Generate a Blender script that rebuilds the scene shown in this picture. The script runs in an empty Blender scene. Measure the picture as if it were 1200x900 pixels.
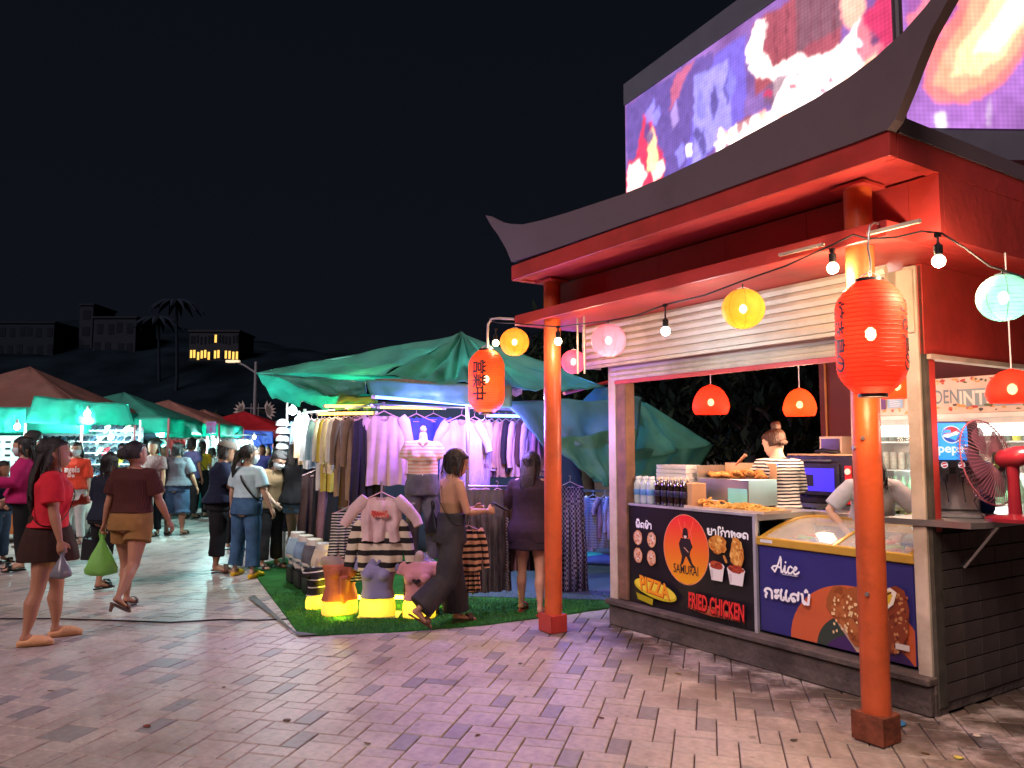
import bpy, bmesh, math, random
import numpy as np
from mathutils import Vector, Matrix, noise
R = math.radians
random.seed(7)
SC = bpy.context.scene
COL = SC.collection

# ---------------------------------------------------------------- camera, sky, light, exposure
F_PX, PITCH, CAM_H = 911.0, 0.0817, 1.5
cam_data = bpy.data.cameras.new('camera')
cam = bpy.data.objects.new('camera', cam_data)
COL.objects.link(cam)
cam.location = (0, 0, CAM_H)
cam.rotation_euler = (math.pi / 2 + PITCH, 0, 0)
cam_data.sensor_width = 36.0
cam_data.lens = F_PX / 1200 * 36.0
cam_data.clip_start = 0.05
cam_data.clip_end = 2000
SC.camera = cam

world = bpy.data.worlds.new('World')
SC.world = world
world.use_nodes = True
wn = world.node_tree
bg = wn.nodes['Background']
tc = wn.nodes.new('ShaderNodeTexCoord')
sep = wn.nodes.new('ShaderNodeSeparateXYZ')
ramp = wn.nodes.new('ShaderNodeValToRGB')
ramp.color_ramp.elements[0].position = 0.0
ramp.color_ramp.elements[0].color = (0.0066, 0.0082, 0.0135, 1)
ramp.color_ramp.elements[1].position = 0.75
ramp.color_ramp.elements[1].color = (0.0046, 0.0056, 0.0095, 1)
wn.links.new(tc.outputs['Generated'], sep.inputs[0])
wn.links.new(sep.outputs['Z'], ramp.inputs[0])
wn.links.new(ramp.outputs[0], bg.inputs['Color'])
bg.inputs['Strength'].default_value = 0.74

sun_d = bpy.data.lights.new('sun', 'SUN')
sun = bpy.data.objects.new('sun', sun_d)
COL.objects.link(sun)
sun_d.energy = 2.35
sun_d.angle = R(25)
sun_d.color = (1.0, 0.76, 0.78)
sun.rotation_euler = (R(50), 0, R(-35))

SC.view_settings.view_transform = 'Standard'
SC.view_settings.look = 'None'
SC.view_settings.exposure = 0.0
SC.view_settings.gamma = 1.0
SC.cycles.use_denoising = True
SC.cycles.use_light_tree = True
SC.cycles.max_bounces = 8
SC.cycles.diffuse_bounces = 3
SC.cycles.glossy_bounces = 3
SC.cycles.transmission_bounces = 5
SC.cycles.transparent_max_bounces = 8
SC.cycles.caustics_reflective = False
SC.cycles.caustics_refractive = False
SC.cycles.sample_clamp_indirect = 4.0

# ---------------------------------------------------------------- measuring helpers
CP, SP = math.cos(PITCH), math.sin(PITCH)
def ray(px, py):
    x = (px - 600) / F_PX; z = (450 - py) / F_PX
    return Vector((x, CP - SP * z, SP + CP * z))
def at(px, py, Y):
    d = ray(px, py); k = Y / d.y
    return Vector((d.x * k, Y, CAM_H + d.z * k))
def ground(px, py, z=0.0):
    d = ray(px, py); k = (z - CAM_H) / d.z
    return Vector((d.x * k, d.y * k, z))
TH = -0.997
KO = Vector((1.877, 4.127, 0))
KC, KS = math.cos(TH), math.sin(TH)
def K(x, y, z=0.0):
    return Vector((KO.x + KC * x - KS * y, KO.y + KS * x + KC * y, z))
def toK(p):
    dx, dy = p.x - KO.x, p.y - KO.y
    return Vector((KC * dx + KS * dy, -KS * dx + KC * dy, p.z))
def kp(px, py, yk):
    """point (x, z) of the kiosk plane y = yk seen at a pixel"""
    c = toK(Vector((0, 0, CAM_H))); d = ray(px, py)
    dk = Vector((KC * d.x + KS * d.y, -KS * d.x + KC * d.y, d.z))
    t = (yk - c.y) / dk.y
    return c.x + dk.x * t, c.z + dk.z * t
def kpx(px, py, xk):
    c = toK(Vector((0, 0, CAM_H))); d = ray(px, py)
    dk = Vector((KC * d.x + KS * d.y, -KS * d.x + KC * d.y, d.z))
    t = (xk - c.x) / dk.x
    return c.y + dk.y * t, c.z + dk.z * t
def kz(px, py, z):
    p = ground(px, py, z); q = toK(p); return q.x, q.y

# ---------------------------------------------------------------- materials
MATS = {}
def _new(name):
    m = bpy.data.materials.new(name); m.use_nodes = True
    n = m.node_tree
    return m, n, n.nodes['Principled BSDF']
def mat(name, col, rough=0.6, metal=0.0, var=0.15, scale=6.0, bump=0.0, bscale=40.0, spec=0.4, emit=None, est=0.0,
        transl=0.0, alpha=1.0, coat=0.0, trans=0.0, dirt=0.0, dcol=(0.03, 0.02, 0.015), dscale=2.0):
    if name in MATS: return MATS[name]
    m, n, b = _new(name)
    L = n.links
    b.inputs['Roughness'].default_value = rough
    b.inputs['Metallic'].default_value = metal
    b.inputs['Specular IOR Level'].default_value = spec
    b.inputs['Coat Weight'].default_value = coat
    b.inputs['Transmission Weight'].default_value = trans
    t = n.nodes.new('ShaderNodeTexCoord')
    nz = n.nodes.new('ShaderNodeTexNoise'); nz.inputs['Scale'].default_value = scale; nz.inputs['Detail'].default_value = 6
    L.new(t.outputs['Object'], nz.inputs['Vector'])
    mr = n.nodes.new('ShaderNodeMapRange')
    mr.inputs['From Min'].default_value = 0.3; mr.inputs['From Max'].default_value = 0.7
    mr.inputs['To Min'].default_value = 1 - var; mr.inputs['To Max'].default_value = 1 + var
    L.new(nz.outputs['Fac'], mr.inputs['Value'])
    vm = n.nodes.new('ShaderNodeVectorMath'); vm.operation = 'SCALE'
    vm.inputs[0].default_value = col[:3]
    L.new(mr.outputs[0], vm.inputs['Scale'])
    out = vm.outputs[0]
    if dirt > 0:
        n2 = n.nodes.new('ShaderNodeTexNoise'); n2.inputs['Scale'].default_value = dscale; n2.inputs['Detail'].default_value = 9
        n2.inputs['Roughness'].default_value = 0.65
        L.new(t.outputs['Object'], n2.inputs['Vector'])
        cr = n.nodes.new('ShaderNodeMapRange'); cr.inputs['From Min'].default_value = 0.48; cr.inputs['From Max'].default_value = 0.72
        cr.inputs['To Max'].default_value = dirt
        L.new(n2.outputs['Fac'], cr.inputs['Value'])
        mx = n.nodes.new('ShaderNodeMix'); mx.data_type = 'RGBA'
        L.new(cr.outputs[0], mx.inputs[0]); L.new(out, mx.inputs[6]); mx.inputs[7].default_value = (*dcol, 1)
        out = mx.outputs[2]
    L.new(out, b.inputs['Base Color'])
    rr = n.nodes.new('ShaderNodeMapRange'); rr.inputs['To Min'].default_value = max(0.02, rough - 0.08); rr.inputs['To Max'].default_value = min(1, rough + 0.1)
    L.new(nz.outputs['Fac'], rr.inputs['Value']); L.new(rr.outputs[0], b.inputs['Roughness'])
    if bump > 0:
        n3 = n.nodes.new('ShaderNodeTexNoise'); n3.inputs['Scale'].default_value = bscale; n3.inputs['Detail'].default_value = 5
        L.new(t.outputs['Object'], n3.inputs['Vector'])
        bp = n.nodes.new('ShaderNodeBump'); bp.inputs['Strength'].default_value = bump; bp.inputs['Distance'].default_value = 0.02
        L.new(n3.outputs['Fac'], bp.inputs['Height']); L.new(bp.outputs[0], b.inputs['Normal'])
    if emit:
        b.inputs['Emission Color'].default_value = (*emit, 1); b.inputs['Emission Strength'].default_value = est
    if transl > 0:
        tr = n.nodes.new('ShaderNodeBsdfTranslucent')
        L.new(out, tr.inputs['Color'])
        ms = n.nodes.new('ShaderNodeMixShader'); ms.inputs[0].default_value = transl
        L.new(b.outputs[0], ms.inputs[1]); L.new(tr.outputs[0], ms.inputs[2])
        L.new(ms.outputs[0], n.nodes['Material Output'].inputs['Surface'])
    if alpha < 1: b.inputs['Alpha'].default_value = alpha
    MATS[name] = m
    return m
def glow(name, col, st, sample=True):
    if name in MATS: return MATS[name]
    m, n, b = _new(name)
    b.inputs['Base Color'].default_value = (*col, 1)
    b.inputs['Emission Color'].default_value = (*col, 1); b.inputs['Emission Strength'].default_value = st
    if not sample: m.cycles.emission_sampling = 'NONE'
    MATS[name] = m; return m
def cloth(name, col, rough=0.85, stripes=None, axis='Z', freq=25.0, duty=0.5, var=0.12, transl=0.0, dots=False):
    """woven cloth; stripes = second colour"""
    if name in MATS: return MATS[name]
    m = mat(name, col, rough=rough, var=var, scale=9, bump=0.25, bscale=22, spec=0.2, transl=transl)
    if stripes:
        n = m.node_tree; L = n.links; b = n.nodes['Principled BSDF']
        t = [x for x in n.nodes if x.type == 'TEX_COORD'][0]
        if dots:
            ck = n.nodes.new('ShaderNodeTexChecker'); ck.inputs['Scale'].default_value = freq
            L.new(t.outputs['Object'], ck.inputs['Vector']); f = ck.outputs['Fac']
        else:
            s = n.nodes.new('ShaderNodeSeparateXYZ'); L.new(t.outputs['Object'], s.inputs[0])
            wob = n.nodes.new('ShaderNodeTexNoise'); wob.inputs['Scale'].default_value = 7
            L.new(t.outputs['Object'], wob.inputs['Vector'])
            w2 = n.nodes.new('ShaderNodeMath'); w2.operation = 'MULTIPLY_ADD'; w2.inputs[1].default_value = 0.02
            L.new(wob.outputs['Fac'], w2.inputs[0]); L.new(s.outputs[axis], w2.inputs[2])
            a = n.nodes.new('ShaderNodeMath'); a.operation = 'MULTIPLY'; a.inputs[1].default_value = freq
            L.new(w2.outputs[0], a.inputs[0])
            fr = n.nodes.new('ShaderNodeMath'); fr.operation = 'FRACT'; L.new(a.outputs[0], fr.inputs[0])
            g = n.nodes.new('ShaderNodeMath'); g.operation = 'GREATER_THAN'; g.inputs[1].default_value = duty
            L.new(fr.outputs[0], g.inputs[0]); f = g.outputs[0]
        mx = n.nodes.new('ShaderNodeMix'); mx.data_type = 'RGBA'
        src = b.inputs['Base Color'].links[0].from_socket
        L.new(f, mx.inputs[0]); L.new(src, mx.inputs[6]); mx.inputs[7].default_value = (*stripes, 1)
        L.new(mx.outputs[2], b.inputs['Base Color'])
    return m
def attr_mat(name, rough=0.5, emit=0.0, pix=None, var=0.0, bump=0.0, spec=0.4, vscale=30, stain=0.0):
    """colour comes from the mesh's own print colours ('Col')"""
    if name in MATS: return MATS[name]
    m, n, b = _new(name); L = n.links
    a = n.nodes.new('ShaderNodeVertexColor'); a.layer_name = 'Col'
    out = a.outputs['Color']
    t = n.nodes.new('ShaderNodeTexCoord')
    if var > 0:
        nz = n.nodes.new('ShaderNodeTexNoise'); nz.inputs['Scale'].default_value = vscale; nz.inputs['Detail'].default_value = 8
        L.new(t.outputs['Object'], nz.inputs['Vector'])
        mr = n.nodes.new('ShaderNodeMapRange'); mr.inputs['From Min'].default_value = 0.3; mr.inputs['From Max'].default_value = 0.7
        mr.inputs['To Min'].default_value = 1 - var; mr.inputs['To Max'].default_value = 1 + var
        L.new(nz.outputs['Fac'], mr.inputs['Value'])
        vm = n.nodes.new('ShaderNodeVectorMath'); vm.operation = 'SCALE'
        L.new(out, vm.inputs[0]); L.new(mr.outputs[0], vm.inputs['Scale']); out = vm.outputs[0]
        rr = n.nodes.new('ShaderNodeMapRange'); rr.inputs['To Min'].default_value = rough - 0.18; rr.inputs['To Max'].default_value = rough + 0.18
        L.new(nz.outputs['Fac'], rr.inputs['Value']); L.new(rr.outputs[0], b.inputs['Roughness'])
    else:
        b.inputs['Roughness'].default_value = rough
    if stain > 0:
        g = n.nodes.new('ShaderNodeNewGeometry')
        n2 = n.nodes.new('ShaderNodeTexNoise'); n2.inputs['Scale'].default_value = 0.9; n2.inputs['Detail'].default_value = 8
        n2.inputs['Roughness'].default_value = 0.7
        L.new(g.outputs['Position'], n2.inputs['Vector'])
        cr = n.nodes.new('ShaderNodeMapRange'); cr.inputs['From Min'].default_value = 0.47; cr.inputs['From Max'].default_value = 0.66
        cr.inputs['To Max'].default_value = stain
        L.new(n2.outputs['Fac'], cr.inputs['Value'])
        mx = n.nodes.new('ShaderNodeMix'); mx.data_type = 'RGBA'
        L.new(cr.outputs[0], mx.inputs[0]); L.new(out, mx.inputs[6]); mx.inputs[7].default_value = (0.11, 0.072, 0.04, 1)
        out = mx.outputs[2]
        if name == 'paver_stone':      # grime along the kiosk kerb; darker tone round its corner too
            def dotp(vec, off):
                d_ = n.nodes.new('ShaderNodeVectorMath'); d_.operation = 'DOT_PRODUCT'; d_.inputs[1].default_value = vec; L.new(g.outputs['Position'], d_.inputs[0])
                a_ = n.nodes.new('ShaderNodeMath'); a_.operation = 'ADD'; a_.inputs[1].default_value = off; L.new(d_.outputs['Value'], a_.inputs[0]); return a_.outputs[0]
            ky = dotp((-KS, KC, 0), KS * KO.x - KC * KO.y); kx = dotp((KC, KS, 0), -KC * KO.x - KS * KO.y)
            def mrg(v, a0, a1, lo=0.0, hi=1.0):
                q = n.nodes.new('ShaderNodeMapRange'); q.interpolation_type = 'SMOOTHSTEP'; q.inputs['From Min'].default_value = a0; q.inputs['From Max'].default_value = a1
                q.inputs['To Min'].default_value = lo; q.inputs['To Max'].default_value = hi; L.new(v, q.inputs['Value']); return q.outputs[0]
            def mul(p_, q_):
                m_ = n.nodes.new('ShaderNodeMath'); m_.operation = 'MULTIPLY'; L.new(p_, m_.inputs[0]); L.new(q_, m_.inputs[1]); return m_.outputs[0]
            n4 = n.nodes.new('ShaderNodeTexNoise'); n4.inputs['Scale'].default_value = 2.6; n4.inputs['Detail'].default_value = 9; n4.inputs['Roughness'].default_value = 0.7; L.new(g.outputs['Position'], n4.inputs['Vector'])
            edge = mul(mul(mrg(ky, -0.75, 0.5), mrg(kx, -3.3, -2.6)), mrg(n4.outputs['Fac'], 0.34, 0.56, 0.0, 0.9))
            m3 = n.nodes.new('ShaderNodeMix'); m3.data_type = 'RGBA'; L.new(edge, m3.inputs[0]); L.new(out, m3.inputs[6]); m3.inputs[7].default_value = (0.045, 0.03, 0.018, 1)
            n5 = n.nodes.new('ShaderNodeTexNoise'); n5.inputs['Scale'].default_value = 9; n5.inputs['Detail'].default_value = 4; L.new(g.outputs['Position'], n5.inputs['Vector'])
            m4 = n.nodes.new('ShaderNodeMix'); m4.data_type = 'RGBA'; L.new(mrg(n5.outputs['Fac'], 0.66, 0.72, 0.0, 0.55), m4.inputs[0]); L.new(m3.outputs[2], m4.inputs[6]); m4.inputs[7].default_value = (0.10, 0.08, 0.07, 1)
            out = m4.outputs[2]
    b.inputs['Specular IOR Level'].default_value = spec
    if emit > 0:
        b.inputs['Base Color'].default_value = (0.01, 0.01, 0.01, 1)
        L.new(out, b.inputs['Emission Color']); b.inputs['Emission Strength'].default_value = emit
        if pix:
            s = n.nodes.new('ShaderNodeSeparateXYZ'); L.new(t.outputs['Object'], s.inputs[0])
            prod = None
            for ax in ('X', 'Z'):
                q = n.nodes.new('ShaderNodeMath'); q.operation = 'MULTIPLY'; q.inputs[1].default_value = 6.2832 / pix; L.new(s.outputs[ax], q.inputs[0])
                q2 = n.nodes.new('ShaderNodeMath'); q2.operation = 'SINE'; L.new(q.outputs[0], q2.inputs[0])
                q3 = n.nodes.new('ShaderNodeMath'); q3.operation = 'MULTIPLY_ADD'; q3.inputs[1].default_value = 0.055; q3.inputs[2].default_value = 0.97
                L.new(q2.outputs[0], q3.inputs[0])
                if prod is None: prod = q3.outputs[0]
                else:
                    q4 = n.nodes.new('ShaderNodeMath'); q4.operation = 'MULTIPLY'; L.new(prod, q4.inputs[0]); L.new(q3.outputs[0], q4.inputs[1]); prod = q4.outputs[0]
            q5 = n.nodes.new('ShaderNodeMath'); q5.operation = 'MULTIPLY'; q5.inputs[1].default_value = emit
            L.new(prod, q5.inputs[0]); L.new(q5.outputs[0], b.inputs['Emission Strength'])
    else:
        L.new(out, b.inputs['Base Color'])
    if bump > 0:
        n3 = n.nodes.new('ShaderNodeTexNoise'); n3.inputs['Scale'].default_value = 90; n3.inputs['Detail'].default_value = 6
        L.new(t.outputs['Object'], n3.inputs['Vector'])
        bp = n.nodes.new('ShaderNodeBump'); bp.inputs['Strength'].default_value = bump; bp.inputs['Distance'].default_value = 0.004
        L.new(n3.outputs['Fac'], bp.inputs['Height']); L.new(bp.outputs[0], b.inputs['Normal'])
    MATS[name] = m; return m

# ---------------------------------------------------------------- mesh helpers
class MB:
    def __init__(s): s.v = []; s.f = []; s.c = None
    def add(s, vs, fs):
        o = len(s.v); s.v += [tuple(v) for v in vs]; s.f += [tuple(i + o for i in f) for f in fs]; return s
    def box(s, x0, x1, y0, y1, z0, z1, M=None, bev=0.0):
        if bev > 0:
            b = bev
            ring = lambda z, i: [(x0 + i, y0 + i, z), (x1 - i, y0 + i, z), (x1 - i, y1 - i, z), (x0 + i, y1 - i, z)]
            def ring8(z, i):
                a0, a1, b0, b1 = x0 + i, x1 - i, y0 + i, y1 - i
                return [(a0 + b, b0, z), (a1 - b, b0, z), (a1, b0 + b, z), (a1, b1 - b, z), (a1 - b, b1, z), (a0 + b, b1, z), (a0, b1 - b, z), (a0, b0 + b, z)]
            rs = [ring8(z0, b), ring8(z0 + b, 0), ring8(z1 - b, 0), ring8(z1, b)]
            vs = [Vector(p) for r in rs for p in r]
            fs = [tuple(range(7, -1, -1)), tuple(range(24, 32))]
            for k in range(3):
                for i in range(8):
                    j = (i + 1) % 8
                    fs.append((k * 8 + i, k * 8 + j, k * 8 + 8 + j, k * 8 + 8 + i))
        else:
            vs = [Vector(p) for p in ((x0, y0, z0), (x1, y0, z0), (x1, y1, z0), (x0, y1, z0), (x0, y0, z1), (x1, y0, z1), (x1, y1, z1), (x0, y1, z1))]
            fs = [(0, 3, 2, 1), (4, 5, 6, 7), (0, 1, 5, 4), (1, 2, 6, 5), (2, 3, 7, 6), (3, 0, 4, 7)]
        if M is not None: vs = [M @ v for v in vs]
        return s.add(vs, fs)
    def cbox(s, c, sx, sy, sz, M=None, bev=0.0):
        return s.box(c[0] - sx / 2, c[0] + sx / 2, c[1] - sy / 2, c[1] + sy / 2, c[2] - sz / 2, c[2] + sz / 2, M, bev)
    def tube(s, pts, r, n=8, cap=True, flat=1.0, up=None):
        pts = [Vector(p) for p in pts]
        rs = r if isinstance(r, (list, tuple)) else [r] * len(pts)
        rings = []
        prev = None
        for i, p in enumerate(pts):
            d = (pts[min(i + 1, len(pts) - 1)] - pts[max(i - 1, 0)])
            if d.length < 1e-9: d = Vector((0, 0, 1))
            d.normalize()
            if prev is None:
                a = (up.cross(d) if up is not None else d.orthogonal())
                if a.length < 1e-4: a = d.orthogonal()
            else:
                a = prev - d * prev.dot(d)
                if a.length < 1e-4: a = d.orthogonal()
            a.normalize(); prev = a; b = d.cross(a)
            rings.append([p + (a * math.cos(6.28318 * k / n) + b * math.sin(6.28318 * k / n) * flat) * rs[i] for k in range(n)])
        return s.rings(rings, cap)
    def rings(s, rings, cap=True, closed=True):
        n = len(rings[0]); vs = [v for r in rings for v in r]; fs = []
        for k in range(len(rings) - 1):
            for i in range(n if closed else n - 1):
                j = (i + 1) % n
                fs.append((k * n + i, k * n + j, (k + 1) * n + j, (k + 1) * n + i))
        if cap and closed:
            fs.append(tuple(range(n - 1, -1, -1))); fs.append(tuple(range((len(rings) - 1) * n, len(rings) * n)))
        return s.add(vs, fs)
    def lathe(s, prof, n=24, c=(0, 0, 0), cap=True, M=None):
        rings = []
        for r, z in prof:
            ring = [Vector((c[0] + r * math.cos(6.28318 * k / n), c[1] + r * math.sin(6.28318 * k / n), c[2] + z)) for k in range(n)]
            if M is not None: ring = [M @ v for v in ring]
            rings.append(ring)
        return s.rings(rings, cap)
    def ell(s, c, rx, ry, rz, n=12, m=8, M=None):
        rings = []
        for j in range(m + 1):
            a = -math.pi / 2 + math.pi * j / m
            q = max(math.cos(a), 0.02)
            ring = [Vector((c[0] + rx * q * math.cos(6.28318 * k / n), c[1] + ry * q * math.sin(6.28318 * k / n), c[2] + rz * math.sin(a))) for k in range(n)]
            if M is not None: ring = [M @ v for v in ring]
            rings.append(ring)
        return s.rings(rings)
    def quadgrid(s, fn, nu, nv, thick=0.0):
        vs = [Vector(fn(i / nu, j / nv)) for j in range(nv + 1) for i in range(nu + 1)]
        fs = []
        W = nu + 1
        for j in range(nv):
            for i in range(nu):
                a = j * W + i; fs.append((a, a + 1, a + 1 + W, a + W))
        return s.add(vs, fs)
    def poly(s, pts):
        return s.add(pts, [tuple(range(len(pts)))])
    def prism(s, pts2, y0, y1, plane='xz', M=None):
        n = len(pts2)
        if plane == 'xz': A = [Vector((p[0], y0, p[1])) for p in pts2]; B = [Vector((p[0], y1, p[1])) for p in pts2]
        elif plane == 'xy': A = [Vector((p[0], p[1], y0)) for p in pts2]; B = [Vector((p[0], p[1], y1)) for p in pts2]
        else: A = [Vector((y0, p[0], p[1])) for p in pts2]; B = [Vector((y1, p[0], p[1])) for p in pts2]
        vs = A + B
        if M is not None: vs = [M @ v for v in vs]
        fs = [tuple(range(n - 1, -1, -1)), tuple(range(n, 2 * n))] + [(i, (i + 1) % n, n + (i + 1) % n, n + i) for i in range(n)]
        return s.add(vs, fs)
    def mesh(s, name, smooth=False, fix=True):
        me = bpy.data.meshes.new(name); me.from_pydata(s.v, [], s.f)
        if fix:
            bm = bmesh.new(); bm.from_mesh(me); bmesh.ops.recalc_face_normals(bm, faces=bm.faces); bm.to_mesh(me); bm.free()
        if smooth:
            for p in me.polygons: p.use_smooth = True
            try: me.set_sharp_from_angle(angle=R(50 if smooth is True else smooth))
            except Exception: pass
        me.update(); return me
    def build(s, name, m=None, parent=None, smooth=False, loc=None, rotz=0, fix=True):
        return link(name, s.mesh(name, smooth, fix), m, parent, loc, rotz)

def link(name, me, m=None, parent=None, loc=None, rotz=0):
    if m is not None and not me.materials: me.materials.append(m)
    o = bpy.data.objects.new(name, me); COL.objects.link(o)
    if m is not None and me.materials[0] != m:
        o.material_slots[0].link = 'OBJECT'; o.material_slots[0].material = m
    if parent is not None: o.parent = parent
    if loc is not None: o.location = loc
    if rotz: o.rotation_euler = (0, 0, rotz)
    return o
def tag(o, label=None, cat=None, group=None, kind=None):
    if label: o['label'] = label
    if cat: o['category'] = cat
    if group: o['group'] = group
    if kind: o['kind'] = kind
    return o
def thing(name, label, cat, loc=(0, 0, 0), rotz=0.0, group=None):
    o = bpy.data.objects.new(name, None); COL.objects.link(o)
    o.empty_display_size = 0.1
    o.location = loc; o.rotation_euler = (0, 0, rotz)
    return tag(o, label, cat, group)
def kthing(name, label, cat, x=0, y=0, z=0, rot=0.0, group=None):
    return thing(name, label, cat, K(x, y, z), TH + rot, group)
def struct(name, mb, m, smooth=False, loc=None, rotz=0):
    o = mb.build(name, m, None, smooth, loc, rotz); o['kind'] = 'structure'; return o
def copy_tree(o, parent=None, label=None, cat=None):
    c = o.copy(); COL.objects.link(c); c.parent = parent
    for ch in list(o.children): copy_tree(ch, c)
    if label: c['label'] = label
    return c
def lamp(loc, col, power, size=0.03, parent=None):
    d = bpy.data.lights.new('lamp_light', 'POINT'); d.energy = power; d.color = col; d.shadow_soft_size = size
    o = bpy.data.objects.new('lamp_light', d); COL.objects.link(o); o.location = loc
    if parent: o.parent = parent
    return o
def remeshed(mb, voxel, smooth_it=3, disp=None):
    """voxel-join overlapping closed shapes into one continuous skin; disp(co, normal) -> offset"""
    me = mb.mesh('tmp'); o = bpy.data.objects.new('tmp', me); COL.objects.link(o)
    md = o.modifiers.new('r', 'REMESH'); md.mode = 'VOXEL'; md.voxel_size = voxel; md.use_smooth_shade = True
    if smooth_it:
        sm = o.modifiers.new('s', 'SMOOTH'); sm.factor = 0.5; sm.iterations = smooth_it
    dg = bpy.context.evaluated_depsgraph_get()
    ev = o.evaluated_get(dg)
    out = bpy.data.meshes.new_from_object(ev)
    bpy.data.objects.remove(o); bpy.data.meshes.remove(me)
    if disp:
        n = len(out.vertices)
        co = np.empty(n * 3, np.float32); out.vertices.foreach_get('co', co); co = co.reshape(-1, 3)
        no = np.array([v.normal[:] for v in out.vertices], np.float32)
        co += no * disp(co)[:, None]
        out.vertices.foreach_set('co', co.ravel()); out.update()
    return out
def sm(t): t = max(0, min(1, t)); return t * t * (3 - 2 * t)

# flat print: list of (points, colour[, layer]) in a panel's own x/z plane, joined in one mesh just proud of the panel
class Art:
    def __init__(s): s.p = []; s.n = 0
    def poly(s, pts, col, layer=None):
        s.n += 1; s.p.append((list(pts), col, s.n if layer is None else layer)); return s
    def ell(s, cx, cz, rx, rz, col, n=20, rot=0, jit=0, layer=None):
        pts = []
        for k in range(n):
            a = 6.28318 * k / n; q = 1 + (random.uniform(-jit, jit) if jit else 0)
            x, z = rx * q * math.cos(a), rz * q * math.sin(a)
            pts.append((cx + x * math.cos(rot) - z * math.sin(rot), cz + x * math.sin(rot) + z * math.cos(rot)))
        return s.poly(pts, col, layer)
    def stroke(s, pts, w, col):
        s.n += 1; lay = s.n
        for (x0, z0), (x1, z1) in zip(pts[:-1], pts[1:]):
            dx, dz = x1 - x0, z1 - z0; l = math.hypot(dx, dz) or 1e-6; nx, nz = -dz / l * w / 2, dx / l * w / 2
            s.p.append(([(x0 + nx, z0 + nz), (x0 - nx, z0 - nz), (x1 - nx, z1 - nz), (x1 + nx, z1 + nz)], col, lay))
        for i, (x, z) in enumerate(pts):
            s.p.append(([(x + w / 2 * math.cos(k * 0.785), z + w / 2 * math.sin(k * 0.785)) for k in range(8)], col, lay + 0.3 + 0.01 * (i % 2)))
        return s
    def text(s, txt, x, z, size, col, shear=0.0, sx=1.0, rot=0.0, align='LEFT', bold=0.0, spacing=1.0):
        c = bpy.data.curves.new('t', 'FONT'); c.body = txt; c.size = size; c.shear = shear; c.align_x = align; c.offset = bold; c.resolution_u = 4
        c.space_character = spacing
        o = bpy.data.objects.new('t', c); COL.objects.link(o)
        dg = bpy.context.evaluated_depsgraph_get(); me = bpy.data.meshes.new_from_object(o.evaluated_get(dg))
        s.n += 1
        for p in me.polygons:
            pts = []
            for vi in p.vertices:
                v = me.vertices[vi].co; X, Z = v.x * sx, v.y
                pts.append((x + X * math.cos(rot) - Z * math.sin(rot), z + X * math.sin(rot) + Z * math.cos(rot)))
            s.p.append((pts, col, s.n))
        bpy.data.objects.remove(o); bpy.data.curves.remove(c); bpy.data.meshes.remove(me)
        return s
    def build(s, name, m, parent, y=0.0, step=0.00012, xf=None, y_sign=-1):
        vs, fs, cs = [], [], []
        for pts, col, lay in s.p:
            o = len(vs)
            for (x, z) in pts:
                v = (x, y + y_sign * (0.0006 + lay * step), z)
                vs.append(xf(*v) if xf else v)
            fs.append(tuple(range(o, o + len(pts)))); cs.append(col)
        me = bpy.data.meshes.new(name); me.from_pydata(vs, [], fs)
        a = me.color_attributes.new('Col', 'FLOAT_COLOR', 'CORNER')
        i = 0
        data = np.ones((len(me.loops), 4), np.float32)
        for p, c in zip(me.polygons, cs):
            for li in p.loop_indices: data[li, :3] = c[:3]
        a.data.foreach_set('color', data.ravel())
        me.update()
        return link(name, me, m, parent)
def raster_panel(name, w, h, img, m, parent, y=0.0):
    """a flat panel of small cells, img[row from bottom, col] colours"""
    nr, nc = img.shape[:2]
    xs = np.linspace(0, w, nc + 1); zs = np.linspace(0, h, nr + 1)
    X, Z = np.meshgrid(xs, zs)
    v = np.stack([X, np.full_like(X, y), Z], -1).reshape(-1, 3)
    r, c = np.meshgrid(np.arange(nr), np.arange(nc), indexing='ij')
    a = (r * (nc + 1) + c).ravel()
    f = np.stack([a, a + 1, a + nc + 2, a + nc + 1], -1)
    me = bpy.data.meshes.new(name); me.from_pydata(v.tolist(), [], f.tolist())
    at_ = me.color_attributes.new('Col', 'FLOAT_COLOR', 'CORNER')
    col = np.ones((nr * nc, 4, 4), np.float32); col[:, :, :3] = img.reshape(-1, 1, 3)
    at_.data.foreach_set('color', col.ravel()); me.update()
    return link(name, me, m, parent)
def inpoly(X, Y, pts):
    ins = np.zeros(X.shape, bool); n = len(pts)
    for i in range(n):
        x0, y0 = pts[i]; x1, y1 = pts[(i + 1) % n]
        if y0 == y1: continue
        c = ((y0 > Y) != (y1 > Y)) & (X < (x1 - x0) * (Y - y0) / (y1 - y0) + x0)
        ins ^= c
    return ins
_rng = np.random.RandomState(5)
def npnoise(shape, cells):
    g = _rng.rand(cells[0] + 2, cells[1] + 2)
    yy = np.linspace(0, cells[0], shape[0]); xx = np.linspace(0, cells[1], shape[1])
    y0 = yy.astype(int); x0 = xx.astype(int); fy = (yy - y0)[:, None]; fx = (xx - x0)[None]
    fy = fy * fy * (3 - 2 * fy); fx = fx * fx * (3 - 2 * fx)
    return (g[y0][:, x0] * (1 - fx) + g[y0][:, x0 + 1] * fx) * (1 - fy) + (g[y0 + 1][:, x0] * (1 - fx) + g[y0 + 1][:, x0 + 1] * fx) * fy
def s2l(r, g, b): return tuple((c / 255 / 12.92) if c / 255 <= 0.04045 else ((c / 255 + 0.055) / 1.055) ** 2.4 for c in (r, g, b))
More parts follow.
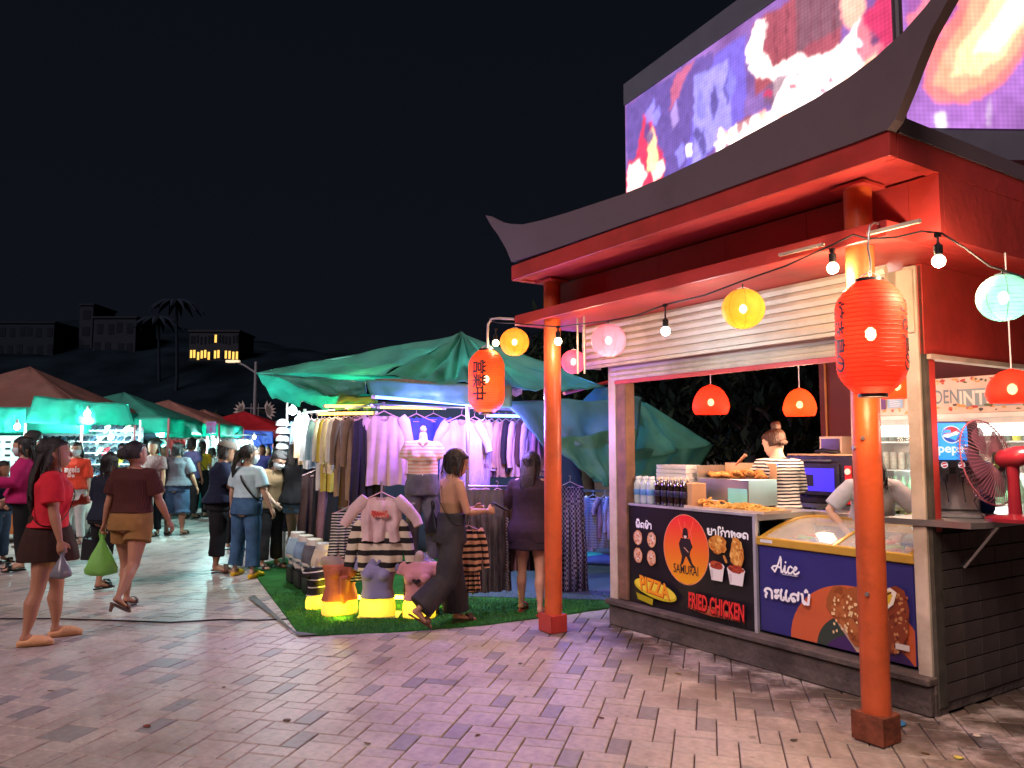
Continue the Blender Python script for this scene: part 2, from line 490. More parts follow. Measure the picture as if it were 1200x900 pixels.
# ================================================================ ground and paving
PA = R(-14.3); U = 0.107
pc, ps = math.cos(PA), math.sin(PA)
def pave_pt(a, b): return (pc * a - ps * b, ps * a + pc * b)
g = MB().box(-400, 400, -40, 600, -1.2, -0.016)
struct('ground', g, mat('ground_mortar', (0.13, 0.085, 0.065), rough=0.9, var=0.3, scale=3, bump=0.4, bscale=60))
m_far = mat('far_paving', (0.24, 0.22, 0.21), rough=0.45, var=0.2, scale=2)
n = m_far.node_tree; b_ = n.nodes['Principled BSDF']
bt = n.nodes.new('ShaderNodeTexBrick'); bt.inputs['Scale'].default_value = 1.0; bt.inputs['Brick Width'].default_value = 0.32; bt.inputs['Row Height'].default_value = 0.21
bt.inputs['Mortar Size'].default_value = 0.012; bt.inputs['Color1'].default_value = (0.28, 0.25, 0.23, 1); bt.inputs['Color2'].default_value = (0.19, 0.18, 0.17, 1); bt.inputs['Mortar'].default_value = (0.07, 0.05, 0.045, 1)
tcx = n.nodes.new('ShaderNodeTexCoord'); mpn = n.nodes.new('ShaderNodeMapping'); mpn.inputs['Rotation'].default_value = (0, 0, PA)
n.links.new(tcx.outputs['Object'], mpn.inputs['Vector']); n.links.new(mpn.outputs[0], bt.inputs['Vector']); n.links.new(bt.outputs['Color'], b_.inputs['Base Color'])
fp = MB().add([(-60, 17.2, -0.002), (40, 17.2, -0.002), (60, 90, -0.002), (-120, 90, -0.002)], [(0, 1, 2, 3)])
struct('far_paving', fp, m_far)

paving = thing('market_paving', None, None); paving['kind'] = 'structure'
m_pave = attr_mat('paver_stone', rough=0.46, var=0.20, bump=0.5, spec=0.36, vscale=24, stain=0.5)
def paver_geo(w, h, z0, z1, ox=0, oy=0):
    g_ = 0.0032; c = 0.004
    x0, x1, y0, y1 = ox + g_, ox + w - g_, oy + g_, oy + h - g_
    v = [(x0, y0, z0), (x1, y0, z0), (x1, y1, z0), (x0, y1, z0), (x0, y0, z1 - c), (x1, y0, z1 - c), (x1, y1, z1 - c), (x0, y1, z1 - c),
         (x0 + c, y0 + c, z1), (x1 - c, y0 + c, z1), (x1 - c, y1 - c, z1), (x0 + c, y1 - c, z1)]
    f = [(8, 9, 10, 11)] + [(i, (i + 1) % 4, 4 + (i + 1) % 4, 4 + i) for i in range(4)] + [(4 + i, 4 + (i + 1) % 4, 8 + (i + 1) % 4, 8 + i) for i in range(4)]
    return v, f
TONES = [(0.44, 0.37, 0.335), (0.465, 0.395, 0.355), (0.42, 0.355, 0.32), (0.45, 0.375, 0.34)]
DARK = [(0.275, 0.245, 0.24), (0.255, 0.235, 0.235), (0.295, 0.265, 0.255)]
pv_cache = {}
def paver_mesh(w, h, tone):
    key = (w, h, tone)
    if key not in pv_cache:
        v, f = paver_geo(w * U, h * U, -0.03, 0.0)
        me = bpy.data.meshes.new('paver'); me.from_pydata(v, [], f)
        a = me.color_attributes.new('Col', 'FLOAT_COLOR', 'CORNER')
        d = np.ones((len(me.loops), 4), np.float32); d[:, :3] = (TONES + DARK)[tone]; a.data.foreach_set('color', d.ravel())
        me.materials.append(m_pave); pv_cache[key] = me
    return pv_cache[key]
cand = []
rg = random.Random(3)
for i in range(-130, 130):
    for j in range(-130, 130):
        ax, ay = 3 * i + 2 * j, -i + 2 * j
        cx, cy = pave_pt((ax + 1.5) * U, (ay + 1.5) * U)
        if cy < 1.6 or cy > 17.4 or abs(cx) > 0.72 * cy + 0.7 or (cy > 9.5 and cx > 3): continue
        for (ox, oy, w, h) in ((0, 0, 2, 2), (2, 0, 1, 2), (0, 2, 2, 1)):
            tone = rg.randrange(4)
            ph = (i * 3 + j) % 7
            if (w, h) == (1, 2) and ph in (0, 1, 3) and rg.random() < 0.85: tone = 4 + rg.randrange(3)
            elif rg.random() < 0.02: tone = 4 + rg.randrange(3)
            X, Y = pave_pt((ax + ox) * U, (ay + oy) * U)
            mx_, my_ = pave_pt((ax + ox + w / 2) * U, (ay + oy + h / 2) * U)
            hit_k = False
            kq = toK(Vector((mx_, my_, 0)))
            if -2.75 < kq.x < -0.08 and 0.75 < kq.y < 3.2: continue
            # is it inside the picture, and how large
            vy = my_ * CP - CAM_H * SP
            sx_ = 600 + F_PX * mx_ / vy; sy_ = 450 + F_PX * (my_ * SP + CAM_H * CP) / vy
            inv = 0 < sx_ < 1200 and sy_ < 903
            cand.append((not inv, my_ / math.sqrt(w * h / 3.0), X, Y, w, h, tone))
cand.sort(key=lambda t: (t[0], t[1]))
for c_ in cand[:300]:
    o = link('paver', paver_mesh(c_[4], c_[5], c_[6]), None, paving)
    o.location = (c_[2], c_[3], rg.uniform(-0.0022, 0.0015)); o.rotation_euler = (rg.gauss(0, 0.0022), rg.gauss(0, 0.0022), PA + rg.gauss(0, 0.002))
V, Fc, Cc = [], [], []
for c_ in cand[300:]:
    v, f = paver_geo(c_[4] * U, c_[5] * U, -0.03, rg.uniform(-0.002, 0.0015)); o = len(V)
    for p in v:
        q = pave_pt(p[0], p[1]); V.append((q[0] + c_[2], q[1] + c_[3], p[2]))
    for q in f: Fc.append(tuple(k + o for k in q)); Cc.append((TONES + DARK)[c_[6]])
me = bpy.data.meshes.new('paver'); me.from_pydata(V, [], Fc)
a = me.color_attributes.new('Col', 'FLOAT_COLOR', 'CORNER'); d = np.ones((len(me.loops), 4), np.float32)
d[:, :3] = np.repeat(np.array(Cc, np.float32), 4, axis=0)[:len(d)]; a.data.foreach_set('color', d.ravel())
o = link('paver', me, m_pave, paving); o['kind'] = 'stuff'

# ================================================================ kiosk building
m_red = mat('red_paint', (0.44, 0.042, 0.034), rough=0.42, var=0.18, scale=3, bump=0.15, bscale=18, dirt=0.6, dcol=(0.20, 0.035, 0.022), dscale=2.2)
m_col = mat('orange_red_column_paint', (0.56, 0.098, 0.028), rough=0.36, var=0.12, scale=4, bump=0.12, bscale=35, dirt=0.6, dcol=(0.30, 0.06, 0.02), dscale=6)
m_red2 = mat('deep_red_board', (0.48, 0.045, 0.045), rough=0.5, var=0.2, scale=2, bump=0.1, bscale=15, dirt=0.6, dcol=(0.16, 0.02, 0.016))
m_grey = mat('charcoal_roof_metal', (0.135, 0.10, 0.112), rough=0.5, var=0.2, scale=2, bump=0.06, bscale=12, dirt=0.35, dcol=(0.05, 0.04, 0.04))
m_cream = mat('cream_steel', (0.50, 0.43, 0.34), rough=0.5, var=0.12, scale=5, dirt=0.6, dcol=(0.2, 0.13, 0.08), dscale=3)
m_wood = mat('worn_wood_post', (0.16, 0.085, 0.05), rough=0.75, var=0.35, scale=9, bump=0.4, bscale=24)
m_conc = mat('stained_concrete', (0.085, 0.066, 0.056), rough=0.8, var=0.3, scale=6, bump=0.5, bscale=30, dirt=0.8, dcol=(0.03, 0.022, 0.018), dscale=4)
m_rust = mat('rusty_base', (0.17, 0.045, 0.02), rough=0.7, var=0.4, scale=14, bump=0.4, bscale=40)
m_steel = mat('brushed_steel', (0.45, 0.45, 0.45), rough=0.3, metal=0.9, var=0.1, scale=5, dirt=0.2, dcol=(0.25, 0.2, 0.16))
m_black = mat('black_plastic', (0.012, 0.012, 0.013), rough=0.4)
m_cable = mat('black_cable', (0.01, 0.01, 0.01), rough=0.6)
m_tile = mat('dark_wall_tile', (0.055, 0.045, 0.04), rough=0.45, var=0.3, scale=5, bump=0.15, dirt=0.4, dcol=(0.09, 0.07, 0.05), dscale=2.5)

L_ = 2.832
kiosk = kthing('food_kiosk', 'red roofed fried chicken and drinks kiosk with an upturned eave and two orange columns', 'kiosk')
for x in (0.0, -L_):
    mb = MB().lathe([(0.072, 0.14), (0.072, 2.92)], 28)
    mb.build('column', m_col, kiosk, smooth=True, loc=(x, 0, 0))
    mb = MB().box(-0.082, 0.082, -0.082, 0.082, 0.0, 0.145, bev=0.006).box(-0.088, 0.088, -0.088, -0.083, 0.01, 0.15)
    mb.build('column_base', m_rust if x == 0 else m_red, kiosk, loc=(x, 0, 0))
    mb = MB().box(-0.10, 0.10, -0.10, 0.10, 2.895, 2.9115)
    mb.build('column_plate', m_red, kiosk, loc=(x, 0, 0))
for zz, aa in ((1.55, -1.2), (1.50, -1.9), (0.75, -1.3)):
    MB().tube([(0.071 * math.cos(aa), 0.071 * math.sin(aa), zz), (0.086 * math.cos(aa), 0.086 * math.sin(aa), zz)], 0.011, 8).build('bolt', m_steel, kiosk)
# eave slab with a hollow soffit
mb = MB().box(-L_ - 0.185, 0.358, -0.284, 3.3, 2.925, 3.035)
mb.build('roof_slab', m_red2, kiosk)
mb = MB().box(-L_ - 0.19, 0.363, -0.289, -0.225, 2.912, 3.04, bev=0.004)
mb.build('eave_fascia', m_red, kiosk)
mb = MB().box(0.300, 0.364, -0.223, 3.3, 2.912, 3.04)
mb.build('eave_fascia', m_red, kiosk)
mb = MB().box(-L_ - 0.191, -L_ - 0.13, -0.223, 3.3, 2.912, 3.04)
mb.build('eave_fascia', m_red, kiosk)
# upturned dark ridge board: outline in its own plane, with depth and a lean outwards
top_px = [(578, 254), (590, 260.5), (603, 263.5), (618, 264), (640, 259), (670, 250), (700, 240), (733, 229), (780, 210), (840, 182), (912, 144), (960, 119), (1000, 95), (1035, 70), (1068, 42), (1095, 14), (1112, -6)]
bot_px = [(600, 307), (650, 291), (733, 262), (800, 239), (900, 203), (1000, 167), (1041, 151), (1050, 140), (1059, 122), (1069, 102), (1082, 74), (1098, 42), (1120, 8), (1132, -10)]
yr = -0.30
top = [kp(x, y, yr) for x, y in top_px]; bot = [kp(x, y, yr) for x, y in bot_px]
left = [kp(x, y, yr) for x, y in ((596, 292), (589, 276), (583, 266))]
tip = kp(1130, -22, yr)
def ridge_board():
    N = 60
    txs = [p[0] for p in top]; tzs = [p[1] for p in top]
    loop = top + [tip] + bot[::-1] + left
    mbx = MB(); nL = len(loop)
    zb0 = 3.03
    def yo(z): return yr - 0.0 - 0.16 * max(0, z - zb0) ** 1.0
    A = [Vector((p[0], yo(p[1]), p[1])) for p in loop]; B = [Vector((p[0], yo(p[1]) + 0.07, p[1])) for p in loop]
    mbx.v = [tuple(v) for v in A + B]
    mbx.f = [tuple(range(nL)), tuple(range(2 * nL - 1, nL - 1, -1))] + [(i, (i + 1) % nL, nL + (i + 1) % nL, nL + i) for i in range(nL)]
    return mbx
rb = ridge_board()
me = rb.mesh('ridge_board'); bm = bmesh.new(); bm.from_mesh(me); bmesh.ops.triangulate(bm, faces=bm.faces); bm.to_mesh(me); bm.free()
link('ridge_board', me, m_grey, kiosk)
MB().box(0.30, 0.37, -0.21, 3.3, 3.042, 3.13).build('ridge_side', m_grey, kiosk)
# canopy and the boards above it
MB().box(-L_ - 0.43, 0.22, -0.10, 3.2, 2.575, 2.664, bev=0.005).build('canopy', m_red, kiosk)
yb, _ = kpx(1099, 212, 0.358)
for k in range(5):
    x0 = -2.95 + k * 0.63
    MB().box(x0 + 0.0015, x0 + 0.6285, yb, yb + 0.04, 2.667, 2.911).build('upper_board', m_red2, kiosk)
MB().box(0.2015, 0.3625, yb, yb + 0.04, 2.574, 2.911).build('upper_board', m_red, kiosk)
MB().box(0.322, 0.3625, yb + 0.042, 3.3, 2.574, 2.911).build('upper_board', m_red, kiosk)
MB().box(0.222, 0.321, yb + 0.042, 3.2, 2.576, 2.66).build('side_soffit', m_red, kiosk)
# side header wall below the canopy on the right
yh, zh = kpx(1092, 416, -0.03)
MB().box(-0.05, -0.01, 0.62, 3.1, zh, 2.573).build('side_header', m_red, kiosk)
MB().box(-0.055, 0.012, 0.64, 3.1, zh - 0.03, zh - 0.002).build('header_trim', m_cream, kiosk)
MB().box(-0.045, -0.012, 0.66, 0.72, 1.02, zh - 0.032).build('side_frame', m_red, kiosk)
MB().box(-0.045, -0.012, 2.2, 2.26, 1.12, zh - 0.032).build('side_frame', m_red, kiosk)
# floor plinth
MB().box(-2.80, -0.03, 0.56, 3.1, 0.0, 0.17, bev=0.008).box(-2.82, -0.02, 0.53, 0.70, 0.171, 0.215, bev=0.008).build('plinth', m_conc, kiosk)
# posts
x0, _ = kp(714, 600, 0.60); x1, _ = kp(722.5, 600, 0.60); x2, _ = kp(734, 600, 0.60)
MB().box(x0, x1, 0.60, 0.70, 0.2, 2.30, bev=0.004).build('steel_post', m_cream, kiosk)
MB().box(x1 + 0.003, x2, 0.605, 0.71, 0.218, 2.30, bev=0.006).build('wood_post', m_wood, kiosk)
x0, _ = kp(1068, 600, 0.60); x1, _ = kp(1084, 600, 0.60)
MB().box(x0, x1, 0.60, 0.70, 0.02, 2.57, bev=0.006).build('steel_post', m_cream, kiosk)
MB().box(x1 + 0.002, x1 + 0.026, 0.62, 0.71, 0.04, 2.57, bev=0.004).build('post_lining', mat('dark_edge', (0.05, 0.045, 0.035), rough=0.8, var=0.4, scale=10), kiosk)
MB().box(x0 - 0.12, x0 + 0.07, 0.585, 0.598, 2.17, 2.55, bev=0.003).build('rail_cover', m_cream, kiosk)
# roller shutter: box of profiled slats above, the rolled down curtain below
xs0, _ = kp(690, 400, 0.52); xs1, _ = kp(1046, 380, 0.52)
_, zt = kp(840, 367, 0.52); _, zbx = kp(840, 409, 0.52)
zt = 2.574
nsl = 6; hh = (zt - zbx) / nsl
for k in range(nsl):
    z0 = zbx + k * hh
    MB().prism([(0.46, z0), (0.45, z0 + hh * 0.5), (0.465, z0 + hh * 0.93), (0.49, z0 + hh * 0.97), (0.50, z0)], xs0, xs1, 'yz').build('shutter_box_slat', m_cream, kiosk)
MB().box(xs0 - 0.012, xs0 - 0.001, 0.455, 0.66, zbx - 0.02, zt).build('shutter_box_cap', m_cream, kiosk)
MB().box(xs0, xs1, 0.47, 0.50, zbx - 0.028, zbx - 0.003).build('shutter_box_lip', m_cream, kiosk)
_, zc1 = kp(840, 411, 0.62); _, zc0 = kp(840, 433, 0.62)
xc0, _ = kp(718, 440, 0.62)
hh = (zc1 + 0.03 - zc0) / 4
for k in range(4):
    z0 = zc0 + k * hh
    MB().prism([(0.600, z0), (0.592, z0 + hh * 0.5), (0.602, z0 + hh * 0.94), (0.62, z0 + hh * 0.97), (0.62, z0)], xc0, xs1, 'yz').build('shutter_slat', m_cream, kiosk)
MB().box(xc0 + 0.05, xs1, 0.595, 0.63, zc0 - 0.035, zc0 - 0.003).build('shutter_bottom_rail', m_red2, kiosk)
# ceiling beams inside and stays
MB().box(-2.75, -0.06, 1.5, 1.56, 2.44, 2.573).build('ceiling_beam', m_red2, kiosk)
MB().box(-2.78, -2.72, 0.72, 3.1, 2.40, 2.573).build('ceiling_beam', m_cream, kiosk)
MB().tube([(-2.72, 0.75, 2.22), (-1.2, 3.0, 2.30)], 0.018).build('roof_stay', m_red2, kiosk)
# rear wall panel (dark red), with a conduit
xw0, _ = kp(961, 480, 2.6)
MB().box(xw0, -0.06, 2.60, 2.66, 0.2, 2.573).build('rear_wall', mat('maroon_wall', (0.12, 0.022, 0.014), rough=0.7, var=0.2, scale=3), kiosk)
xq, _ = kp(967, 480, 2.57)
MB().tube([(xq, 2.585, 1.5), (xq, 2.585, 2.56)], 0.011).build('conduit', mat('orange_conduit', (0.45, 0.17, 0.05), rough=0.5), kiosk)
# side wall of dark tiles
side = MB().box(-0.16, -0.035, 0.72, 3.1, 0.0, 1.03)
side.build('side_wall', mat('side_wall_mortar', (0.02, 0.017, 0.015), rough=0.9), kiosk)
tl = MB().box(-0.0345, -0.022, 0.002, 0.198, 0.002, 0.100, bev=0.0015).mesh('tile')
for r_ in range(9):
    for c_ in range(12):
        yy = 0.722 + c_ * 0.2 - (0.0)
        if yy > 3.0: continue
        o = link('tile', tl, m_tile, kiosk); o.location = (random.uniform(0, 0.0025), yy, 0.06 + r_ * 0.105)
MB().box(-0.16, -0.02, 0.60, 0.719, 0.0, 0.17).build('side_kerb', m_conc, kiosk)
# side serving shelf
xs_, ys_ = kz(1056, 612, 1.09)
shelf = MB().prism([(-0.28, 0.56), (0.20, 0.62), (0.23, 0.72), (0.23, 3.0), (-0.28, 3.0)], 1.055, 1.09, 'xy')
shelf.build('serving_shelf', m_steel, kiosk)
MB().tube([(-0.018, 0.95, 0.80), (0.18, 0.95, 1.053)], 0.014, 6).build('shelf_bracket', m_steel, kiosk)
MB().tube([(-0.018, 1.9, 0.80), (0.18, 1.9, 1.053)], 0.014, 6).build('shelf_bracket', m_steel, kiosk)
# hook arm and conduit at the near corner, bent pipe at the far corner
MB().box(-0.42, -0.13, -0.135, -0.115, 2.60, 2.615).build('batten', m_cream, kiosk)
MB().box(0.12, 0.40, -0.12, -0.10, 2.60, 2.618).build('batten', m_cream, kiosk)

# ---------------------------------------------------------------- food counter with its banner
px0, _ = kp(736, 650, 0.64); px1, _ = kp(886, 650, 0.64)
z0 = (kp(736, 705, 0.64)[1] + kp(886, 739, 0.64)[1]) / 2; z1 = (kp(736, 590.6, 0.64)[1] + kp(886, 606, 0.64)[1]) / 2
CT = z1 + 0.012
counter = kthing('food_counter', 'steel food counter with the black samurai fried chicken banner on its front', 'counter', px0, 0.64, 0)
W = px1 - px0; H = z1 - z0
xce, _ = kp(958, 604, 0.66)
MB().box(-0.01, W + 0.012, 0.0, 0.72, z1 - 0.004 - 0.03, CT, bev=0.004).build('tabletop', m_steel, counter)
MB().box(W + 0.013, xce - px0 + 0.1, 0.64, 0.90, z1 - 0.034, CT - 0.001, bev=0.004).build('tabletop_return', m_steel, counter)
for lx in (0.03, W - 0.03):
    for ly in (0.05, 0.66): MB().tube([(lx, ly, 0.216), (lx, ly, z1 - 0.035)], 0.017).build('leg', m_steel, counter)
MB().box(0.0, W, 0.03, 0.70, 0.45, 0.47).build('undershelf', m_steel, counter)
ban = MB().box(0, W, -0.012, 0.004, z0, z1 - 0.036 + 0.03).build('banner', mat('black_print', (0.012, 0.010, 0.014), rough=0.32, var=0.1), counter)
fr = mat('aluminium_frame', (0.55, 0.56, 0.62), rough=0.35, metal=0.6)
for bx in ((-0.012, 0.010, z0 - 0.01, z1), (W - 0.010, W + 0.014, z0 - 0.01, z1)): MB().box(bx[0], bx[1], -0.020, 0.006, bx[2], bx[3] - 0.002).build('frame_bar', fr, counter)
MB().box(-0.012, W + 0.014, -0.021, 0.006, z1 - 0.001, z1 + 0.017).build('frame_bar', fr, counter)
MB().box(-0.012, W + 0.014, -0.019, 0.005, z0 - 0.085, z0 - 0.002).build('frame_bar', m_steel, counter)
A = Art()
def bp(u, v): return (u * W, z0 + v * H)      # panel fractions
def U_(px, py):                                # a picture point on the banner plane
    x, z = kp(px, py, 0.628); return (x - px0, z)
# warm disc with a sheet-wide gradient
c0 = U_(803.5, 644)
rx, rz = 0.247 * W * 0.71, 0.42 * H * 0.79
for k in range(26):
    t = k / 25; z_a = -1 + 2 * t
    pts = []
    for q in range(9):
        pass
for k in range(24):
    a0, a1 = -1 + k / 12, -1 + (k + 1) / 12
    t = (k + 0.5) / 24
    col = (0.75 + 0.0 * t, 0.32 * (1 - t) ** 1.3 + 0.02, 0.012 + 0.02 * t)
    r0, r1 = math.sqrt(max(0, 1 - a0 * a0)), math.sqrt(max(0, 1 - a1 * a1))
    f = lambda s, aa, rr: (c0[0] + (s * rr) * rx * 1.0 + 0.0, c0[1] + aa * rz)
    # slanted gradient: bands follow a tilt
    A.p.append(([f(-1, a0, r0), f(1, a0, r0), f(1, a1, r1), f(-1, a1, r1)], col, 1)) if r0 > 0.01 or r1 > 0.01 else None
A.n = 2
ring = [(c0[0] + rx * 1.0 * math.cos(k * 0.1309), c0[1] + rz * math.sin(k * 0.1309)) for k in range(49)]
A.stroke(ring, 0.006, (0.75, 0.25, 0.15))
# small dark armoured figure, plain stand-in
dk = (0.02, 0.012, 0.02)
def off(pts): return [(c0[0] + x * rx, c0[1] + y * rz) for x, y in pts]
A.poly(off([(-0.14, 0.36), (-0.1, 0.58), (0.0, 0.64), (0.1, 0.58), (0.14, 0.36), (0.0, 0.30)]), dk)
A.poly(off([(-0.2, 0.32), (0.2, 0.32), (0.32, 0.1), (0.2, -0.05), (0.18, -0.2), (-0.18, -0.2), (-0.26, 0.0), (-0.3, 0.15)]), dk)
A.poly(off([(-0.16, -0.18), (0.0, -0.2), (-0.12, -0.42), (-0.3, -0.52), (-0.22, -0.4)]), dk)
A.poly(off([(0.02, -0.18), (0.2, -0.18), (0.3, -0.38), (0.42, -0.46), (0.3, -0.5), (0.16, -0.36)]), dk)
for (xa, ya, xb, yb_) in ((-0.14, 0.5, -0.3, 0.86), (0.16, 0.4, 0.36, 0.84), (0.0, 0.64, -0.02, 0.8), (0.28, 0.2, 0.2, 0.62)):
    A.stroke(off([(xa, ya), ((xa + xb) / 2 * 1.1, (ya + yb_) / 2), (xb, yb_)]), 0.009, (0.85, 0.12, 0.08))
A.poly(off([(-0.07, 0.40), (0.07, 0.40), (0.04, 0.32), (-0.04, 0.32)]), (0.7, 0.55, 0.5))
A.stroke(off([(-0.05, 0.05), (0.12, -0.06)]), 0.008, (0.6, 0.3, 0.25))
A.text('SAMURAI', c0[0], c0[1] - rz * 0.70, 0.098, dk, sx=0.66, bold=0.0012, align='CENTER')
WH = (0.82, 0.84, 0.86)
# Lao lettering drawn stroke by stroke
def lao(glyphs, x, z, s, w, col, q=0.68):
    for gl, adv in glyphs:
        for st in gl: A_.stroke([(x + px_ * s, z + pz_ * s * q) for px_, pz_ in st], w, col)
        x += adv * s
def arc(cx, cy, r, a0, a1, n=7, ry=None): return [(cx + r * math.cos(R(a0 + (a1 - a0) * k / n)), cy + (ry or r) * math.sin(R(a0 + (a1 - a0) * k / n))) for k in range(n + 1)]
G_pho = ([[(0.05, 0.75)] + arc(0.12, 0.72, 0.08, 180, -180) + [(0.12, 0.1), (0.22, 0.0), (0.35, 0.45), (0.48, 0.0), (0.6, 0.1), (0.6, 0.8)], arc(0.36, 1.0, 0.2, 0, 180) + [(0.16, 1.0), (0.56, 1.0)]], 0.82)
G_do = ([arc(0.3, 0.42, 0.28, 180, -20) + [(0.56, 0.0)], arc(0.16, 0.18, 0.14, 90, 400)], 0.74)
G_so = ([[(0.05, 0.7)] + arc(0.14, 0.66, 0.09, 180, -180) + [(0.14, 0.15), (0.25, 0.0), (0.45, 0.0), (0.52, 0.15), (0.52, 0.6), (0.66, 0.82)], [(0.2, 1.02), (0.36, 1.12), (0.44, 0.98)], [(0.3, 0.2), (0.4, 0.4)]], 0.74)
G_aa = ([arc(0.16, 0.55, 0.16, 180, 0) + [(0.32, 0.0)]], 0.5)
G_kho = ([[(0.05, 0.7)] + arc(0.14, 0.66, 0.09, 180, -180) + [(0.14, 0.1), (0.24, 0.0), (0.48, 0.0), (0.56, 0.12), (0.56, 0.78)], [(0.14, 0.35), (0.34, 0.35)]], 0.74)
G_ai = ([[(0.16, 0.0), (0.16, 0.9)] + arc(0.28, 0.98, 0.13, 180, -30)], 0.4)
G_ko = ([arc(0.3, 0.4, 0.27, 170, 0) + [(0.57, 0.0)], [(0.05, 0.42), (0.2, 0.3), (0.1, 0.12), (0.12, 0.0)], [(0.3, 0.9), (0.3, 1.08)]], 0.72)
G_tho = ([[(0.05, 0.7)] + arc(0.13, 0.66, 0.08, 180, -180) + [(0.13, 0.0), (0.36, 0.55), (0.42, 0.62), (0.5, 0.5), (0.5, 0.0)]], 0.66)
G_oo = ([arc(0.3, 0.35, 0.26, 30, 360) + [(0.56, 0.55)], [(0.32, 0.35), (0.56, 0.35)]], 0.72)
G_a = ([arc(0.12, 0.55, 0.09, 0, 360), arc(0.12, 0.15, 0.09, 0, 360), [(0.2, 0.6), (0.3, 0.68)], [(0.2, 0.2), (0.3, 0.28)]], 0.4)
G_e = ([[(0.12, 0.75), (0.05, 0.5), (0.06, 0.12)] + arc(0.17, 0.12, 0.11, 180, 360) + [(0.28, 0.2)]], 0.36)
G_lo = ([arc(0.3, 0.35, 0.26, 200, -30), [(0.06, 0.3), (0.2, 0.05), (0.34, 0.12), (0.24, 0.28)], [(0.54, 0.4), (0.6, 0.75)]], 0.74)
G_mo = ([[(0.05, 0.7), (0.12, 0.68), (0.14, 0.15), (0.24, 0.02), (0.34, 0.12), (0.2, 0.2)], [(0.3, 0.05), (0.5, 0.05), (0.58, 0.75)], [(0.3, 0.9), (0.38, 1.05), (0.46, 0.94)]], 0.7)
A_ = A
p = U_(745.5, 617.5); lao([G_pho, G_do, G_so, G_aa], p[0], p[1], 0.070, 0.0115, WH, 0.8)
p = U_(829, 625.5); lao([G_kho, G_aa, G_ai, G_ko, G_aa, G_tho, G_oo, G_do], p[0], p[1] - 0.003, 0.080, 0.0125, WH, 0.72)
def pizza(cx, cz, rx_, rz_):
    A.ell(cx, cz, rx_, rz_, (0.55, 0.27, 0.12), jit=0.05)
    A.ell(cx, cz, rx_ * 0.84, rz_ * 0.84, (0.62, 0.42, 0.28), jit=0.05)
    lay = A.n + 1
    for k in range(26):
        a, q = random.uniform(0, 6.28), math.sqrt(random.random()) * 0.75
        A.ell(cx + rx_ * q * math.cos(a), cz + rz_ * q * math.sin(a), rx_ * 0.14, rz_ * 0.12, random.choice([(0.5, 0.08, 0.03), (0.6, 0.15, 0.06), (0.75, 0.65, 0.5), (0.25, 0.2, 0.08), (0.65, 0.35, 0.12)]), n=6, jit=0.3, layer=lay + k * 0.05)
    A.n += 2
for q in ((748, 630), (764.5, 632.5), (749, 650.5), (765, 653.5)):
    p = U_(*q); pizza(p[0], p[1], 0.052, 0.062)
def blob_pile(cx, cz, rx_, rz_, cols, nn=26, s=0.3):
    lay = A.n + 1
    A.ell(cx, cz, rx_, rz_, cols[0], n=16, jit=0.12, layer=lay)
    for k in range(nn):
        a, q = random.uniform(0, 6.28), math.sqrt(random.random()) * 0.85
        A.ell(cx + rx_ * q * math.cos(a), cz + rz_ * q * math.sin(a), rx_ * s * random.uniform(0.5, 1.2), rz_ * s * random.uniform(0.5, 1.2), random.choice(cols), n=7, jit=0.3, layer=lay + 0.5 + k * 0.05)
    A.n += 3
GC = [(0.55, 0.22, 0.04), (0.65, 0.33, 0.07), (0.42, 0.13, 0.02), (0.75, 0.45, 0.12)]
p = U_(843, 638); blob_pile(p[0], p[1], 0.085, 0.066, GC); p2 = U_(851, 652); A.stroke([p2, (p2[0] + 0.02, p2[1] - 0.035)], 0.022, (0.5, 0.2, 0.05))
p = U_(866, 649); blob_pile(p[0], p[1], 0.06, 0.10, GC)
p = U_(865.5, 637); blob_pile(p[0], p[1], 0.04, 0.045, GC, 12)
for q, s in (((843, 668), 1.0), ((866, 673), 1.1)):
    p = U_(*q); w_ = 0.072 * s
    A.poly([(p[0] - w_, p[1] + 0.03), (p[0] + w_, p[1] + 0.03), (p[0] + w_ * 0.72, p[1] - 0.075), (p[0] - w_ * 0.72, p[1] - 0.075)], (0.72, 0.68, 0.66))
    A.poly([(p[0] - w_ * 0.86, p[1] + 0.0), (p[0] - w_ * 0.5, p[1] + 0.0), (p[0] - w_ * 0.5, p[1] - 0.06), (p[0] - w_ * 0.7, p[1] - 0.07)], (0.55, 0.5, 0.5))
    A.ell(p[0], p[1] + 0.032, w_ * 1.05, 0.03, (0.7, 0.66, 0.64), n=18)
    blob_pile(p[0], p[1] + 0.038, w_ * 0.9, 0.03, [(0.33, 0.04, 0.02), (0.45, 0.08, 0.03), (0.2, 0.02, 0.01)], 18)
# pizza board with lettering
p = U_(771, 691)
A.ell(p[0] - 0.0, p[1] + 0.0, 0.245, 0.066, (0.55, 0.45, 0.02), n=28, rot=-0.12)
A.ell(p[0] - 0.0, p[1] + 0.012, 0.235, 0.056, (0.75, 0.62, 0.05), n=28, rot=-0.12)
A.poly([(p[0] - 0.22, p[1] - 0.05), (p[0] - 0.02, p[1] - 0.075), (p[0] - 0.03, p[1] - 0.125), (p[0] - 0.2, p[1] - 0.10)], (0.35, 0.30, 0.01))
A.text('PIZZA', p[0] - 0.165, p[1] - 0.022, 0.155, (0.45, 0.10, 0.01), sx=0.80, rot=-0.10, bold=0.004, shear=-0.25)
A.text('PIZZA', p[0] - 0.174, p[1] - 0.012, 0.155, (0.80, 0.30, 0.02), sx=0.80, rot=-0.10, bold=0.004, shear=-0.25)
p = U_(812, 703)
blob_pile(p[0] + 0.24, p[1] - 0.045, 0.26, 0.035, [(0.35, 0.06, 0.03), (0.45, 0.12, 0.05), (0.25, 0.03, 0.02)], 30, 0.2)
